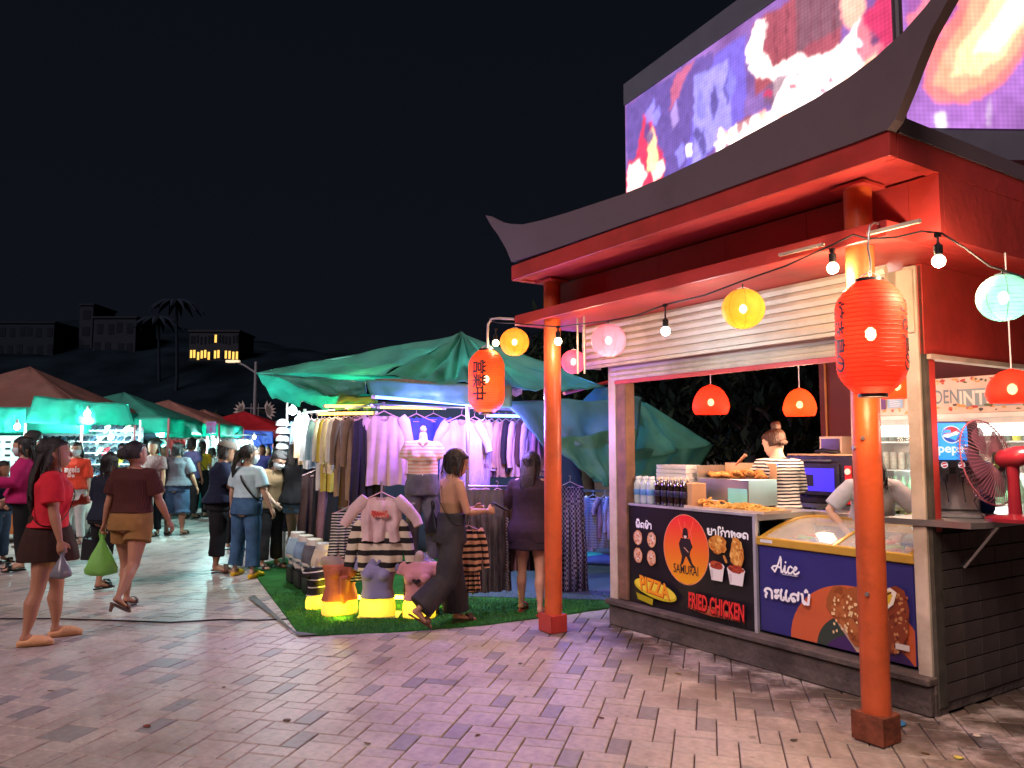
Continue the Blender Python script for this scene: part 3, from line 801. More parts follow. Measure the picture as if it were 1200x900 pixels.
A.text('FRIED CHICKEN', p[0] - 0.008, p[1] - 0.055, 0.160, (0.10, 0.0, 0.0), sx=0.47, bold=0.010, rot=-0.02)
A.text('FRIED CHICKEN', p[0] - 0.012, p[1] - 0.048, 0.160, (0.70, 0.03, 0.03), sx=0.47, bold=0.004, rot=-0.02)
A.build('banner_print', attr_mat('banner_ink', rough=0.35), counter, y=-0.0122)

# ---------------------------------------------------------------- ice cream chest freezer
fx0, _ = kp(890, 690, 0.645); fx1, _ = kp(1071.5, 700, 0.645)
fz0 = (kp(890, 739, 0.645)[1] + kp(1072, 781, 0.645)[1]) / 2; fz1 = (kp(890, 640, 0.645)[1] + kp(1071, 660, 0.645)[1]) / 2
FW = fx1 - fx0
freezer = kthing('chest_freezer', 'navy ice cream chest freezer with a gold rim and curved glass lids', 'freezer', fx0, 0.645, 0)
m_navy = mat('navy_print', (0.028, 0.026, 0.155), rough=0.3, var=0.06)
m_gold = mat('gold_rim', (0.55, 0.33, 0.05), rough=0.35, metal=0.3, var=0.1)
MB().box(0, FW, 0, 0.62, fz0, fz1, bev=0.006).build('cabinet', m_navy, freezer)
MB().box(0.02, FW - 0.02, 0.02, 0.60, 0.245, fz0 - 0.002).build('plinth_grille', m_black, freezer)
for wx in (0.06, FW - 0.06):
    for wy in (0.05, 0.55): MB().lathe([(0.024, -0.012), (0.026, 0), (0.024, 0.012)], 14, M=Matrix.Translation((wx, wy, 0.241)) @ Matrix.Rotation(R(90), 4, 'Y')).build('castor', mat('castor_grey', (0.2, 0.2, 0.2), rough=0.5), freezer)
def lidz(t): return fz1 + 0.045 + 0.125 * math.sin(min(1, t * 1.15) * math.pi / 2)
def rim_tube(pts, w, h): return MB().tube(pts, w, 6, flat=h)
prof = [(0.62 * k / 10, lidz(k / 10)) for k in range(11)]
for xx, wd in ((0.0, 0.035), (FW - 0.035, 0.035), (FW * 0.52, 0.02)):
    q = MB(); q.rings([[Vector((xx, y_, z_ - 0.045)), Vector((xx + wd, y_, z_ - 0.045)), Vector((xx + wd, y_, z_ + 0.008)), Vector((xx, y_, z_ + 0.008))] for y_, z_ in prof])
    q.build('lid_frame', m_gold, freezer)
MB().box(-0.012, FW + 0.012, -0.014, 0.03, fz1 + 0.001, fz1 + 0.058, bev=0.006).build('rim', m_gold, freezer)
q = MB(); q.prism([(0.0, fz1 + 0.01), (0.62, fz1 + 0.01), (0.62, lidz(1) - 0.01)] + [(y_, z_ - 0.012) for y_, z_ in prof[::-1][1:]], -0.004, 0.012, 'yz'); q.build('rim_side', m_gold, freezer)
q = MB(); q.prism([(0.0, fz1 + 0.01), (0.62, fz1 + 0.01), (0.62, lidz(1) - 0.01)] + [(y_, z_ - 0.012) for y_, z_ in prof[::-1][1:]], FW - 0.012, FW + 0.004, 'yz'); q.build('rim_side', m_gold, freezer)
MB().box(0, FW, 0.60, 0.64, lidz(1) - 0.06, lidz(1) + 0.01).build('rim_back', m_gold, freezer)
m_glass = mat('lid_glass', (0.75, 0.8, 0.8), rough=0.06, alpha=0.22, spec=0.8, var=0.02)
for xa, xb in ((0.036, FW * 0.52 - 0.001), (FW * 0.52 + 0.021, FW - 0.036)):
    MB().rings([[Vector((xa, y_, z_ - 0.006)), Vector((xb, y_, z_ - 0.006)), Vector((xb, y_, z_ - 0.001)), Vector((xa, y_, z_ - 0.001))] for y_, z_ in prof]).build('glass_lid', m_glass, freezer)
MB().box(0.03, FW - 0.03, 0.05, 0.58, fz1 + 0.002, fz1 + 0.02).build('liner', mat('white_liner', (0.6, 0.6, 0.58), rough=0.5), freezer)
for k in range(34):
    x_, y_ = random.uniform(0.07, FW - 0.14), random.uniform(0.08, 0.5)
    q = MB().box(0, 0.12, 0, 0.05, 0, 0.02, bev=0.004).build('ice_cream_pack', mat('pack_%d' % (k % 6), [(0.5, 0.04, 0.03), (0.6, 0.5, 0.35), (0.05, 0.2, 0.4), (0.15, 0.4, 0.1), (0.6, 0.25, 0.05), (0.35, 0.1, 0.05)][k % 6], rough=0.35), freezer)
    q.location = (x_, y_, fz1 + 0.022 + random.uniform(0, 0.03)); q.rotation_euler = (0, 0, random.uniform(0, 3)); q['kind'] = 'stuff' if False else q.get('kind', '') or 'stuff' if False else 'part'
    del q['kind']
A = Art()
def FU(px, py): x, z = kp(px, py, 0.643); return (x - fx0, z)
oc = FU(1060, 775)
A.p = []
def clipz(pts): return [(min(max(x, 0.004), FW - 0.004), min(max(z, fz0 + 0.004), fz1 - 0.004)) for x, z in pts]
cx_, cz_ = FU(1000, 758)
A.poly(clipz([(cx_ + 0.46 * math.cos(a_), cz_ - 0.03 + 0.40 * math.sin(a_)) for a_ in [k * math.pi / 24 for k in range(25)]]), (0.50, 0.10, 0.035))
A.poly(clipz([(cx_ + 0.02 + 0.28 * math.cos(a_), cz_ - 0.05 + 0.24 * math.sin(a_)) for a_ in [k * math.pi / 24 for k in range(25)]]), (0.03, 0.045, 0.035))
A.poly(clipz([(cx_ + 0.10 + 0.3 * math.cos(a_), cz_ - 0.08 + 0.16 * math.sin(a_)) for a_ in [k * math.pi / 24 for k in range(25)]]), (0.05, 0.02, 0.10))
WT = (0.80, 0.80, 0.84)
# two ice creams
def cone_ice():
    a = FU(1003, 765)
    A.poly([FU(980, 728), FU(1012, 740), FU(1022, 768), FU(1004, 764)], (0.45, 0.30, 0.20))
    cols = [(0.30, 0.085, 0.022), (0.22, 0.055, 0.015), (0.38, 0.12, 0.035), (0.16, 0.035, 0.01)]
    for (q, rx_, rz_) in ((FU(998, 716), 0.16, 0.13), (FU(985, 706), 0.10, 0.10), (FU(1010, 735), 0.11, 0.12), (FU(1012, 708), 0.12, 0.12)):
        blob_pile(q[0], q[1], rx_, rz_, cols, 22, 0.28)
    lay = A.n + 1
    for k in range(60):
        q = FU(random.uniform(976, 1022), random.uniform(696, 745)); A.ell(q[0], q[1], 0.008, 0.010, (0.72, 0.50, 0.25), n=6, jit=0.3, layer=lay + k * 0.04)
    A.n += 4
def bar_ice():
    q = [FU(1040, 690), FU(1052, 686), FU(1062, 692), FU(1068, 715), FU(1066, 745), FU(1056, 765), FU(1040, 764), FU(1034, 735), FU(1036, 705)]
    A.poly(clipz(q), (0.20, 0.04, 0.015))
    lay = A.n + 1
    for k in range(60):
        c = FU(random.uniform(1036, 1066), random.uniform(696, 766)); c = clipz([c])[0]
        if c[0] > FW - 0.02: continue
        A.ell(c[0], c[1], random.uniform(0.006, 0.014), random.uniform(0.006, 0.014), random.choice([(0.35, 0.10, 0.03), (0.12, 0.02, 0.01), (0.45, 0.2, 0.08)]), n=6, jit=0.3, layer=lay + k * 0.04)
    A.n += 4
    A.poly([FU(1030, 712), FU(1036, 692), FU(1046, 688), FU(1054, 694), FU(1050, 708), FU(1040, 716)], (0.75, 0.70, 0.60))
    A.poly([FU(1033, 709), FU(1038, 696), FU(1045, 692), FU(1049, 697), FU(1046, 706), FU(1038, 713)], (0.62, 0.42, 0.03))
    A.stroke([FU(1036, 707), FU(1041, 697), FU(1047, 694)], 0.010, (0.10, 0.03, 0.01))
cone_ice(); bar_ice()
q = FU(1052.5, 752.5); A.poly([(q[0], q[1]), (q[0] + 0.085, q[1]), (q[0] + 0.085, q[1] - 0.034), (q[0], q[1] - 0.034)], (0.6, 0.55, 0.5))
q = FU(1072, 660)
# cream script word: drawn with strokes
def script(x, z, s, w):
    st = [[(0.0, 0.12), (-0.12, 0.2), (0.0, 0.32), (0.25, 0.38), (0.48, 0.3)], [(0.1, 0.0), (0.22, 0.2), (0.42, 0.62), (0.54, 0.95), (0.58, 0.8), (0.56, 0.3), (0.58, 0.05), (0.68, 0.06), (0.78, 0.25)],
          [(0.0, 0.12), (0.1, 0.0)],
          [(0.78, 0.25), (0.86, 0.45), (0.84, 0.08), (0.92, 0.02), (1.04, 0.16)], [(0.90, 0.66), (0.92, 0.68)],
          [(1.36, 0.40), (1.26, 0.47), (1.12, 0.38), (1.05, 0.18), (1.12, 0.04), (1.28, 0.06), (1.42, 0.2)],
          [(1.42, 0.2), (1.62, 0.30), (1.70, 0.42), (1.60, 0.48), (1.48, 0.34), (1.46, 0.12), (1.56, 0.02), (1.76, 0.12), (1.84, 0.2)]]
    for q_ in st: A.stroke([(x + a_ * s, z + b2 * s) for a_, b2 in q_], w, WT)
q = FU(909.5, 668.5); script(q[0], q[1] - 0.005, 0.112, 0.0125)
q = FU(920, 672); A.text('HAVE AN AICE DAY', q[0] + 0.0, q[1] - 0.006, 0.014, WT)
A_ = A
q = FU(899, 697)
q = (q[0], q[1] - 0.02)
lao([(G_ko[0][:2], 0.76), G_a, G_e, G_e, G_lo, G_mo], q[0], q[1] + 0.012, 0.113, 0.018, WT, 0.78)
A.build('freezer_print', attr_mat('freezer_ink', rough=0.3), freezer, y=-0.0006)
MB().box(0.03, 0.13, -0.0165, -0.0145, fz1 + 0.022, fz1 + 0.044).build('badge', mat('badge_silver', (0.6, 0.6, 0.6), rough=0.3), freezer)

# ================================================================ LED screens above the roof
def screen_thing():
    D1 = 8.5
    P0 = at(733, 300, D1); P0.z = 0
    # corner: along the direction whose vanishing point is x=160
    dirv = Vector((600 - 160, -F_PX, 0)).normalized()
    r = ray(1058, 300)
    # solve P0 + t*dirv on the vertical plane of that pixel column
    k = r.x / r.y
    t = (P0.x - k * P0.y) / (k * dirv.y - dirv.x)
    P1 = P0 + dirv * t
    return P0, P1, dirv, t
P0, P1, dirv, LW = screen_thing()
ang = math.atan2(dirv.y, dirv.x)
zt_ = at(733, 99, P0.y).z; zpic = at(733, 124, P0.y).z
zbot = at(1058, 187, P1.y).z
m_frame = mat('screen_housing', (0.10, 0.105, 0.13), rough=0.45, var=0.08, bump=0.03)
m_led = attr_mat('led_picture', emit=1.25, pix=0.034)
m_led.cycles.emission_sampling = 'FRONT'
scr = thing('led_screen', 'long left led video screen above the roof showing red and white shapes', 'screen', (P0.x, P0.y, zbot), ang)
Hs = zt_ - zbot
MB().box(0, LW, 0.02, 0.5, 0, Hs, bev=0.01).build('housing', m_frame, scr)
zp0 = 0.16; zp1 = zpic - zbot
def scr_uv(P, d, px, py):
    r_ = ray(px, py); nrm = Vector((-d.y, d.x, 0))
    k = (P - Vector((0, 0, CAM_H))).dot(nrm) / r_.dot(nrm)
    q_ = Vector((0, 0, CAM_H)) + r_ * k
    return (q_ - P).dot(d), q_.z
def paint(P, d, w, za, zb_, nx, nz, base, shapes, base_fn=None):
    X, Z = np.meshgrid((np.arange(nx) + 0.5) / nx * w, za + (np.arange(nz) + 0.5) / nz * (zb_ - za))
    jx = (npnoise((nz, nx), (10, 22)) - 0.5) * 0.05 + (npnoise((nz, nx), (40, 90)) - 0.5) * 0.03; jz = (npnoise((nz, nx), (10, 22)) - 0.5) * 0.04 + (npnoise((nz, nx), (40, 90)) - 0.5) * 0.03
    img = np.empty((nz, nx, 3)); img[:] = base
    big = npnoise((nz, nx), (6, 12))[..., None]; fine = npnoise((nz, nx), (30, 60))[..., None]
    img = img * (0.6 + 0.8 * big) + np.array([0.05, 0.0, 0.03]) * npnoise((nz, nx), (8, 5))[..., None]
    for pts, col, fuzz in shapes:
        q_ = [scr_uv(P, d, *p_) for p_ in pts]
        for jj in range(3):
            k = fuzz * (jj - 1) * 0.4
            mk = inpoly(X + jx * (1 + abs(k)) + k * 0.02, Z + jz + k * 0.02, q_)
            img[mk] = img[mk] * 0.45 + np.array(col) * 0.55
    for _ in range(3):
        pad = np.pad(img, ((1, 1), (1, 1), (0, 0)), 'edge'); img = (pad[:-2, 1:-1] + pad[2:, 1:-1] + pad[1:-1, :-2] + pad[1:-1, 2:] + 2 * img) / 6
    img = (img * 1.25 + np.array([0.05, 0.02, 0.06])) * (0.86 + 0.28 * fine)
    return np.clip(img, 0, 6)
shapes = [
    ([(733, 124), (800, 78), (835, 60), (835, 175), (790, 210), (733, 232)], (0.10, 0.07, 0.30), 1),
    ([(838, 62), (870, 40), (872, 140), (800, 205), (812, 120)], (0.16, 0.12, 0.62), 1),
    ([(812, 90), (850, 70), (856, 150), (810, 195)], (0.34, 0.30, 0.90), 1),
    ([(790, 88), (812, 72), (800, 100), (782, 130)], (0.55, 0.12, 0.20), 1),
    ([(880, 30), (985, -40), (985, 60), (930, 90), (885, 110)], (0.36, 0.065, 0.045), 1),
    ([(930, -5), (985, -40), (985, 30), (935, 60)], (0.20, 0.09, 0.10), 1),
    ([(884, 28), (892, 26), (892, 56), (900, 84), (936, 60), (942, 74), (975, 62), (1000, 40), (1010, 20), (1030, 50), (1040, 66), (1000, 100), (960, 130), (880, 190), (845, 200), (840, 165), (870, 140), (905, 130), (905, 90), (880, 84), (872, 60)], (3.2, 2.4, 2.2), 2),
    ([(838, 165), (885, 132), (905, 132), (905, 165), (850, 200), (838, 200)], (3.0, 2.2, 2.0), 1),
    ([(893, 108), (912, 86), (925, 84), (905, 122), (893, 125)], (0.15, 0.08, 0.12), 0),
    ([(862, 142), (882, 130), (880, 145), (863, 160)], (0.25, 0.05, 0.06), 0),
    ([(1010, 20), (1035, -10), (1056, -30), (1058, 60), (1020, 80), (1006, 60)], (0.62, 0.02, 0.07), 1),
    ([(986, -10), (1010, -30), (1016, 10), (1000, 35), (988, 25)], (1.6, 0.55, 0.35), 1),
    ([(985, 95), (1030, 62), (1030, 85), (960, 132), (930, 145)], (1.9, 0.8, 0.45), 2),
    ([(733, 190), (745, 185), (752, 135), (763, 128), (766, 160), (778, 190), (778, 210), (750, 232), (733, 236)], (0.75, 0.03, 0.06), 1),
    ([(735, 195), (748, 188), (757, 205), (747, 228), (735, 234)], (2.6, 1.2, 1.1), 1),
    ([(760, 190), (775, 186), (779, 200), (765, 215)], (2.2, 1.2, 0.9), 0),
    ([(757, 160), (764, 150), (770, 175), (768, 200), (758, 200)], (1.6, 0.9, 0.4), 0),
    ([(802, 172), (808, 170), (808, 182), (802, 184)], (2.5, 2.2, 2.2), 0),
]
nx, nz = 330, 140
for k in range(70):
    bx_, by_ = random.uniform(840, 1050), 0
    by_ = 190 - (bx_ - 840) * 0.66 + random.gauss(0, 22)
    w_, h_ = random.uniform(2, 9), random.uniform(2, 7)
    a_ = random.uniform(-.9, .3)
    q_ = [(bx_ + w_ * math.cos(a_ + t_) * random.uniform(.6, 1.3), by_ + h_ * math.sin(a_ + t_) * random.uniform(.6, 1.3)) for t_ in (0, .9, 1.9, 2.8, 3.7, 4.8, 5.6)]
    shapes.append((q_, random.choice([(2.4, 1.5, 1.4), (1.8, .55, .35), (.12, .05, .14), (.35, .1, .2), (2.2, 1.9, 2.0), (.5, .03, .08)]), 0))
for k in range(7):
    x_ = 893 + k * 14
    shapes.append(([(x_, 20 - k * 9), (x_ + 1.5, 19 - k * 9), (x_ + 1.5, 84 - k * 7), (x_, 85 - k * 7)], (.16, .03, .03), 0))
for k in range(12):
    x_ = random.uniform(740, 850); y_ = 232 - (x_ - 733) * .50 - random.uniform(6, 95)
    shapes.append(([(x_, y_), (x_ + random.uniform(3, 9), y_ - random.uniform(8, 22)), (x_ + random.uniform(8, 14), y_ + random.uniform(-5, 12)), (x_ + 4, y_ + random.uniform(8, 20))], random.choice([(.22, .20, .80), (.06, .05, .22), (.30, .26, .95), (.45, .3, .7)]), 1))
img = paint(P0, dirv, LW, zbot + zp0, zpic, nx, nz, (0.20, 0.11, 0.34), shapes)
o = raster_panel('picture', LW - 0.02, zp1 - zp0, img, m_led, scr, y=0.0); o.location = (0.01, 0.012, zp0)
MB().box(0, LW, 0.0, 0.019, zp1 + 0.002, Hs).build('top_trim', m_frame, scr)
# corner strip and the right screen
scr2 = thing('led_screen', 'right led video screen facing the street showing a huge peach and orange hand', 'screen', (P1.x + 0.05, P1.y - 0.02, zbot), 0.03)
W2 = 2.6
MB().box(0, W2, 0.03, 0.5, 0, Hs + 0.35, bev=0.01).build('housing', m_frame, scr2)
d2 = Vector((math.cos(0.03), math.sin(0.03), 0))
P2 = Vector((P1.x + 0.05, P1.y - 0.02, 0))
zp0b = at(1062, 148, P2.y).z - zbot
shapes2 = [
    ([(1062, -80), (1300, -80), (1300, 60), (1210, 70), (1150, 40), (1110, 60), (1062, 60)], (0.36, 0.10, 0.34), 1),
    ([(1062, 20), (1090, -10), (1105, 30), (1070, 66)], (0.95, 0.22, 0.25), 1),
    ([(1078, 100), (1082, 74), (1100, 40), (1130, -10), (1160, -80), (1290, -80), (1240, 10), (1205, 60), (1170, 100), (1135, 121), (1098, 119)], (1.15, 0.22, 0.15), 1),
    ([(1092, 96), (1098, 70), (1120, 34), (1150, -20), (1180, -80), (1280, -80), (1225, 15), (1190, 66), (1155, 98), (1120, 110)], (1.5, 0.42, 0.22), 1),
    ([(1110, 86), (1120, 60), (1150, 20), (1185, -40), (1200, -80), (1270, -80), (1205, 25), (1175, 66), (1145, 88)], (1.9, 0.80, 0.38), 1),
    ([(1140, 60), (1165, 25), (1200, -30), (1250, -60), (1200, 25), (1170, 58)], (2.5, 1.5, 0.8), 1),
    ([(1097, 132), (1110, 132), (1110, 147), (1097, 147)], (0.9, 0.8, 0.9), 0),
    ([(1155, 115), (1158, 115), (1160, 147), (1156, 147)], (0.55, 0.4, 0.6), 0),
]
img = paint(P2, d2, W2, zbot + zp0b, zbot + Hs + 0.3, 240, 190, (0.25, 0.11, 0.36), shapes2)
o = raster_panel('picture', W2 - 0.03, Hs + 0.3 - zp0b, img, m_led, scr2); o.location = (0.02, 0.02, zp0b)
MB().tube([(P1.x + 0.0, P1.y - 0.06, 3.05), (P1.x + 0.0, P1.y - 0.06, 6.3)], 0.035, 10).build('screen_corner_post', mat('post_grey', (0.05, 0.045, 0.055), rough=0.5)).select_set(False)
po = bpy.data.objects['screen_corner_post']; tag(po, 'dark vertical steel post at the corner between the two led screens', 'post')
# steel frame carrying the screens
sf = thing('screen_support', 'steel frame standing on the kiosk roof and carrying the led screens', 'frame', (P0.x, P0.y, 0), ang)
for k in range(2, 4):
    xx = 0.15 + k * (LW - 0.3) / 3
    MB().box(xx - 0.04, xx + 0.04, 0.2, 0.28, 3.036, zbot - 0.082).build('support_leg', m_grey, sf)
MB().box(0.05, LW - 0.05, 0.2, 0.28, zbot - 0.08, zbot - 0.002).build('support_beam', m_grey, sf)
# ================================================================ lanterns and string light
def paper(name, col, emit_col, st):
    m, n, b = _new(name); L = n.links
    t = n.nodes.new('ShaderNodeTexCoord'); nz = n.nodes.new('ShaderNodeTexNoise'); nz.inputs['Scale'].default_value = 22; nz.inputs['Detail'].default_value = 5
    L.new(t.outputs['Object'], nz.inputs['Vector'])
    mr = n.nodes.new('ShaderNodeMapRange'); mr.inputs['To Min'].default_value = 0.75; mr.inputs['To Max'].default_value = 1.25; L.new(nz.outputs['Fac'], mr.inputs['Value'])
    vm = n.nodes.new('ShaderNodeVectorMath'); vm.operation = 'SCALE'; vm.inputs[0].default_value = col; L.new(mr.outputs[0], vm.inputs['Scale'])
    L.new(vm.outputs[0], b.inputs['Base Color']); b.inputs['Roughness'].default_value = 0.6; b.inputs['Specular IOR Level'].default_value = 0.3
    b.inputs['Emission Color'].default_value = (*emit_col, 1); b.inputs['Emission Strength'].default_value = st
    tr = n.nodes.new('ShaderNodeBsdfTranslucent'); L.new(vm.outputs[0], tr.inputs['Color'])
    ms = n.nodes.new('ShaderNodeMixShader'); ms.inputs[0].default_value = 0.5
    L.new(b.outputs[0], ms.inputs[1]); L.new(tr.outputs[0], ms.inputs[2])
    tp = n.nodes.new('ShaderNodeBsdfTransparent'); m2 = n.nodes.new('ShaderNodeMixShader'); m2.inputs[0].default_value = 0.10
    L.new(ms.outputs[0], m2.inputs[1]); L.new(tp.outputs[0], m2.inputs[2]); L.new(m2.outputs[0], n.nodes['Material Output'].inputs['Surface'])
    return m
m_rib = mat('lantern_wire', (0.12, 0.05, 0.02), rough=0.6)
def klamp(px, py, wpx, yk):
    x, z = kp(px, py, yk); w = K(x, yk, z)
    vy = w.y * CP + (w.z - CAM_H) * SP
    return x, z, wpx / F_PX * vy / 2
def round_lantern(label, px, py, wpx, yk, pm, lc, power, hot=None, rib=True, squash=0.97):
    x, z, r = klamp(px, py, wpx, yk)
    t = kthing('paper_lantern', label, 'lantern', x, yk, z, random.uniform(0, 1), 'round paper lanterns on the string light')
    prof = []
    N = 44
    for k in range(N + 1):
        a = -1.28 + 2.56 * k / N
        rr = r * math.cos(a) * (1.0 + (0.012 if k % 2 else -0.004)); prof.append((rr, r * squash * math.sin(a)))
    MB().lathe(prof, 40, cap=False).build('shade', pm, t, smooth=60)
    for k in range(1, 14):
        a = -1.25 + 2.5 * k / 14; MB().lathe([(r * math.cos(a) * 1.004, r * squash * math.sin(a) - .0012), (r * math.cos(a) * 1.013, r * squash * math.sin(a)), (r * math.cos(a) * 1.004, r * squash * math.sin(a) + .0012)], 40, cap=False).build('rib', pm, t, smooth=True)
    for k in range(8):
        a = k * 0.7854
        MB().tube([(r * 0.997 * math.cos(-1.28 + 2.56 * q / 14) * math.cos(a), r * 0.997 * math.cos(-1.28 + 2.56 * q / 14) * math.sin(a), r * squash * math.sin(-1.28 + 2.56 * q / 14)) for q in range(15)], 0.0016, 5).build('wire', m_rib, t)
    MB().lathe([(r * 0.285, r * squash * 0.955), (r * 0.30, r * squash * 0.965), (r * 0.285, r * squash * 0.975)], 20).build('top_ring', m_rib, t)
    MB().tube([(0, 0, r * 0.95), (0, 0, r * 1.22)], 0.004, 6).build('hanger_wire', m_cable, t)
    MB().tube([(-r * 0.28, 0, r * 0.96), (0, 0, r * 1.04), (r * 0.28, 0, r * 0.96)], 0.003, 5).build('hanger', mat('white_wire', (0.7, 0.7, 0.7)), t)
    MB().ell((0, 0, 0), 0.022, 0.022, 0.028, 12, 8).build('bulb', glow('inner_bulb', (1.0, 0.85, 0.6), 45, False), t, smooth=True)
    o = lamp((0, 0, -r * 0.32), lc, power, 0.03, t)
    w = K(x, yk, z); lamp(w + Vector((0, 0, -r * 1.25)) + Vector((-.03, -.05, 0)), lc, power * 0.7, r * 0.8)
    return t
m_rib2 = mat('lantern_rib_red', (0.28, 0.02, 0.01), rough=0.6)
m_yel = paper('yellow_paper', (0.88, 0.34, 0.04), (1.0, 0.34, 0.03), 0.24)
m_pnk = paper('pink_paper', (0.75, 0.18, 0.24), (1.0, 0.16, 0.22), 0.18)
m_mgt = paper('magenta_paper', (0.70, 0.10, 0.20), (0.9, 0.08, 0.20), 0.18)
m_mnt = paper('mint_paper', (0.28, 0.66, 0.55), (0.25, 0.75, 0.58), 0.13)
m_lred = paper('red_paper', (0.80, 0.045, 0.02), (1.0, 0.035, 0.012), 0.22)
m_lor = paper('orange_red_paper', (0.85, 0.10, 0.02), (1.0, 0.10, 0.015), 0.26)
round_lantern('small yellow round paper lantern beside the bent pipe', 603, 401, 34, -0.14, m_yel, (1.0, 0.55, 0.12), 1.6)
round_lantern('small magenta round paper lantern behind the far column', 672, 424, 29, 0.2, m_mgt, (1.0, 0.35, 0.4), 1.4)
round_lantern('pale pink round paper lantern glowing white underneath', 713, 399, 40, -0.12, m_pnk, (1.0, 0.55, 0.5), 4.2)
round_lantern('yellow round paper lantern in the middle of the string', 871, 362, 49, -0.14, m_yel, (1.0, 0.6, 0.14), 1.8)
round_lantern('mint green round paper lantern at the right end of the string', 1176, 349, 57, -0.05, m_mnt, (0.60, 1.0, 0.78), 1.2)

def long_lantern(label, px, py, wpx, hpx, yk, pm, lc, power, rot, txt, tside):
    x, z, r = klamp(px, py, wpx, yk); h = hpx / wpx * r * 2
    t = kthing('long_lantern', label, 'lantern', x, yk, z, rot, 'long red paper lanterns with lettering')
    N = 56; prof = []
    def rad(zz):
        q = abs(zz) / (h / 2)
        return r * (1 - max(0, (q - 0.45) / 0.55) ** 2.3 * 0.58)
    for k in range(N + 1):
        zz = -h * 0.49 + h * 0.98 * k / N; prof.append((rad(zz) * (1.0 + (0.010 if k % 2 else -0.006)), zz))
    MB().lathe(prof, 48, cap=False).build('shade', pm, t, smooth=60)
    for s in (-1, 1):
        MB().lathe([(r * 0.40, s * h * 0.485), (r * 0.43, s * h * 0.485), (r * 0.43, s * h * 0.52), (r * 0.40, s * h * 0.52)], 24, cap=False).build('end_ring', m_black, t, smooth=40)
    for k in range(1, 24):
        zz = -h * 0.47 + h * 0.94 * k / 24; MB().lathe([(rad(zz) * 1.006, zz - .0016), (rad(zz) * 1.014, zz), (rad(zz) * 1.006, zz + .0016)], 48, cap=False).build('rib', m_rib2, t, smooth=True)
    MB().ell((0, 0, 0.02), 0.026, 0.026, 0.034, 12, 8).build('bulb', glow('inner_bulb_long', (1.0, 0.7, 0.35), 60, False), t, smooth=True)
    MB().tube([(-r * 0.41, 0, h * 0.515), (-r * 0.2, 0, h * 0.56), (0, 0, h * 0.58), (r * 0.2, 0, h * 0.56), (r * 0.41, 0, h * 0.515)], 0.003, 6).build('handle', mat('white_wire', (0.7, 0.7, 0.7)), t)
    lamp((0, 0, -0.03), lc, power, 0.03, t)
    w = K(x, yk, z); lamp(w + Vector((0, -0.02, -h * 0.62)), (1.0, 0.52, 0.26), power * 4.5, r * 0.5)
    lamp(w + Vector((-r * 1.5, -r * 1.2, 0)), lc, power * 0.7, r * 0.8)
    # lettering wrapped on the shade
    for a0 in tside:
        A = Art()
        n_ = len(txt); s_ = h * 0.62 / n_
        for i, ch in enumerate(txt):
            zz = h * 0.31 - (i + 0.5) * s_
            B = Art(); B.text(ch, 0, 0, s_ * 1.12, (0.02, 0.008, 0.012), bold=s_ * 0.030, align='CENTER')
            xs = [q[0] for p in B.p for q in p[0]]; zs = [q[1] for p in B.p for q in p[0]]
            if not xs: continue
            cx, cz = (min(xs) + max(xs)) / 2, (min(zs) + max(zs)) / 2
            for pts, col, lay in B.p:
                A.p.append(([((q[1] - cz), zz - (q[0] - cx)) for q in pts], col, 1))
        def wrap(x_, y_, z_, a0=a0):
            R_ = rad(z_) * 1.012 + 0.002
            a = a0 + x_ / r
            return (R_ * math.sin(a), -R_ * math.cos(a), z_)
        A.build('lettering', attr_mat('lantern_ink', rough=0.6), t, xf=wrap)
    return t
TXT = '\u55b6\u696d\u4e2d'
long_lantern('orange-red long lantern with dark characters hanging from the bent pipe', 570, 447, 42, 74, -0.16, m_lor, (1.0, 0.32, 0.10), 3.4, 0.62, TXT, (0.0,))
long_lantern('largest long red lantern hanging in front of the near column', 1020.5, 396, 77, 134, -0.20, m_lred, (1.0, 0.22, 0.10), 3.0, 0.18, '\u713c\u304d\u9ce5\u306e', (-0.66, 1.66))

# dome pendants inside the kiosk
def dome(label, px, py, wpx, hpx, yk, em, col, power):
    x, z, r = klamp(px, py, wpx, yk)
    t = kthing('dome_pendant', label, 'lantern', x, yk, z, 0, 'glossy dome pendants in the kiosk')
    h = hpx / wpx * 2 * r
    prof = [(r * 0.10, h * 0.5)] + [(r * math.sin(a), -h * 0.32 + h * 0.80 * math.cos(a)) for a in [0.12 + k * 0.13 for k in range(11)]] + [(r * 1.0, -h * 0.26), (r * 0.93, -h * 0.42), (r * 0.84, -h * 0.5)]
    MB().lathe(prof, 36, cap=False).build('shade', em, t, smooth=60)
    MB().ell((0, 0, -h * 0.1), 0.025, 0.025, 0.03, 10, 8).build('bulb', glow('inner_bulb_dome', (1.0, 0.6, 0.25), 25, False), t, smooth=True)
    MB().tube([(0, 0, h * 0.48), (0, 0, min(2.57 - z, 1.0))], 0.004, 6).build('flex', mat('white_wire', (0.7, 0.7, 0.7)), t)
    lamp((0, 0, -h * 0.62 - 0.10), col, power, r * 0.5, t)
m_dr = paper('red_acrylic', (0.8, 0.03, 0.012), (1.0, 0.022, 0.008), 0.5)
m_do = paper('orange_acrylic', (0.85, 0.05, 0.010), (1.0, 0.075, 0.008), 0.8)
dome('red dome pendant over the bottles at the left of the kiosk opening', 833, 468, 43, 35, 0.95, m_dr, (1.0, 0.62, 0.42), 20)
dome('orange-red dome pendant above the striped cook', 937, 471, 38, 33, 1.5, m_do, (1.0, 0.66, 0.42), 22)
dome('orange dome pendant half hidden behind the near column', 1051, 449, 40, 36, 1.3, m_do, (1.0, 0.62, 0.40), 18)
dome('red dome pendant over the side serving shelf', 1186, 452, 56, 40, 0.75, m_dr, (1.0, 0.55, 0.42), 12)

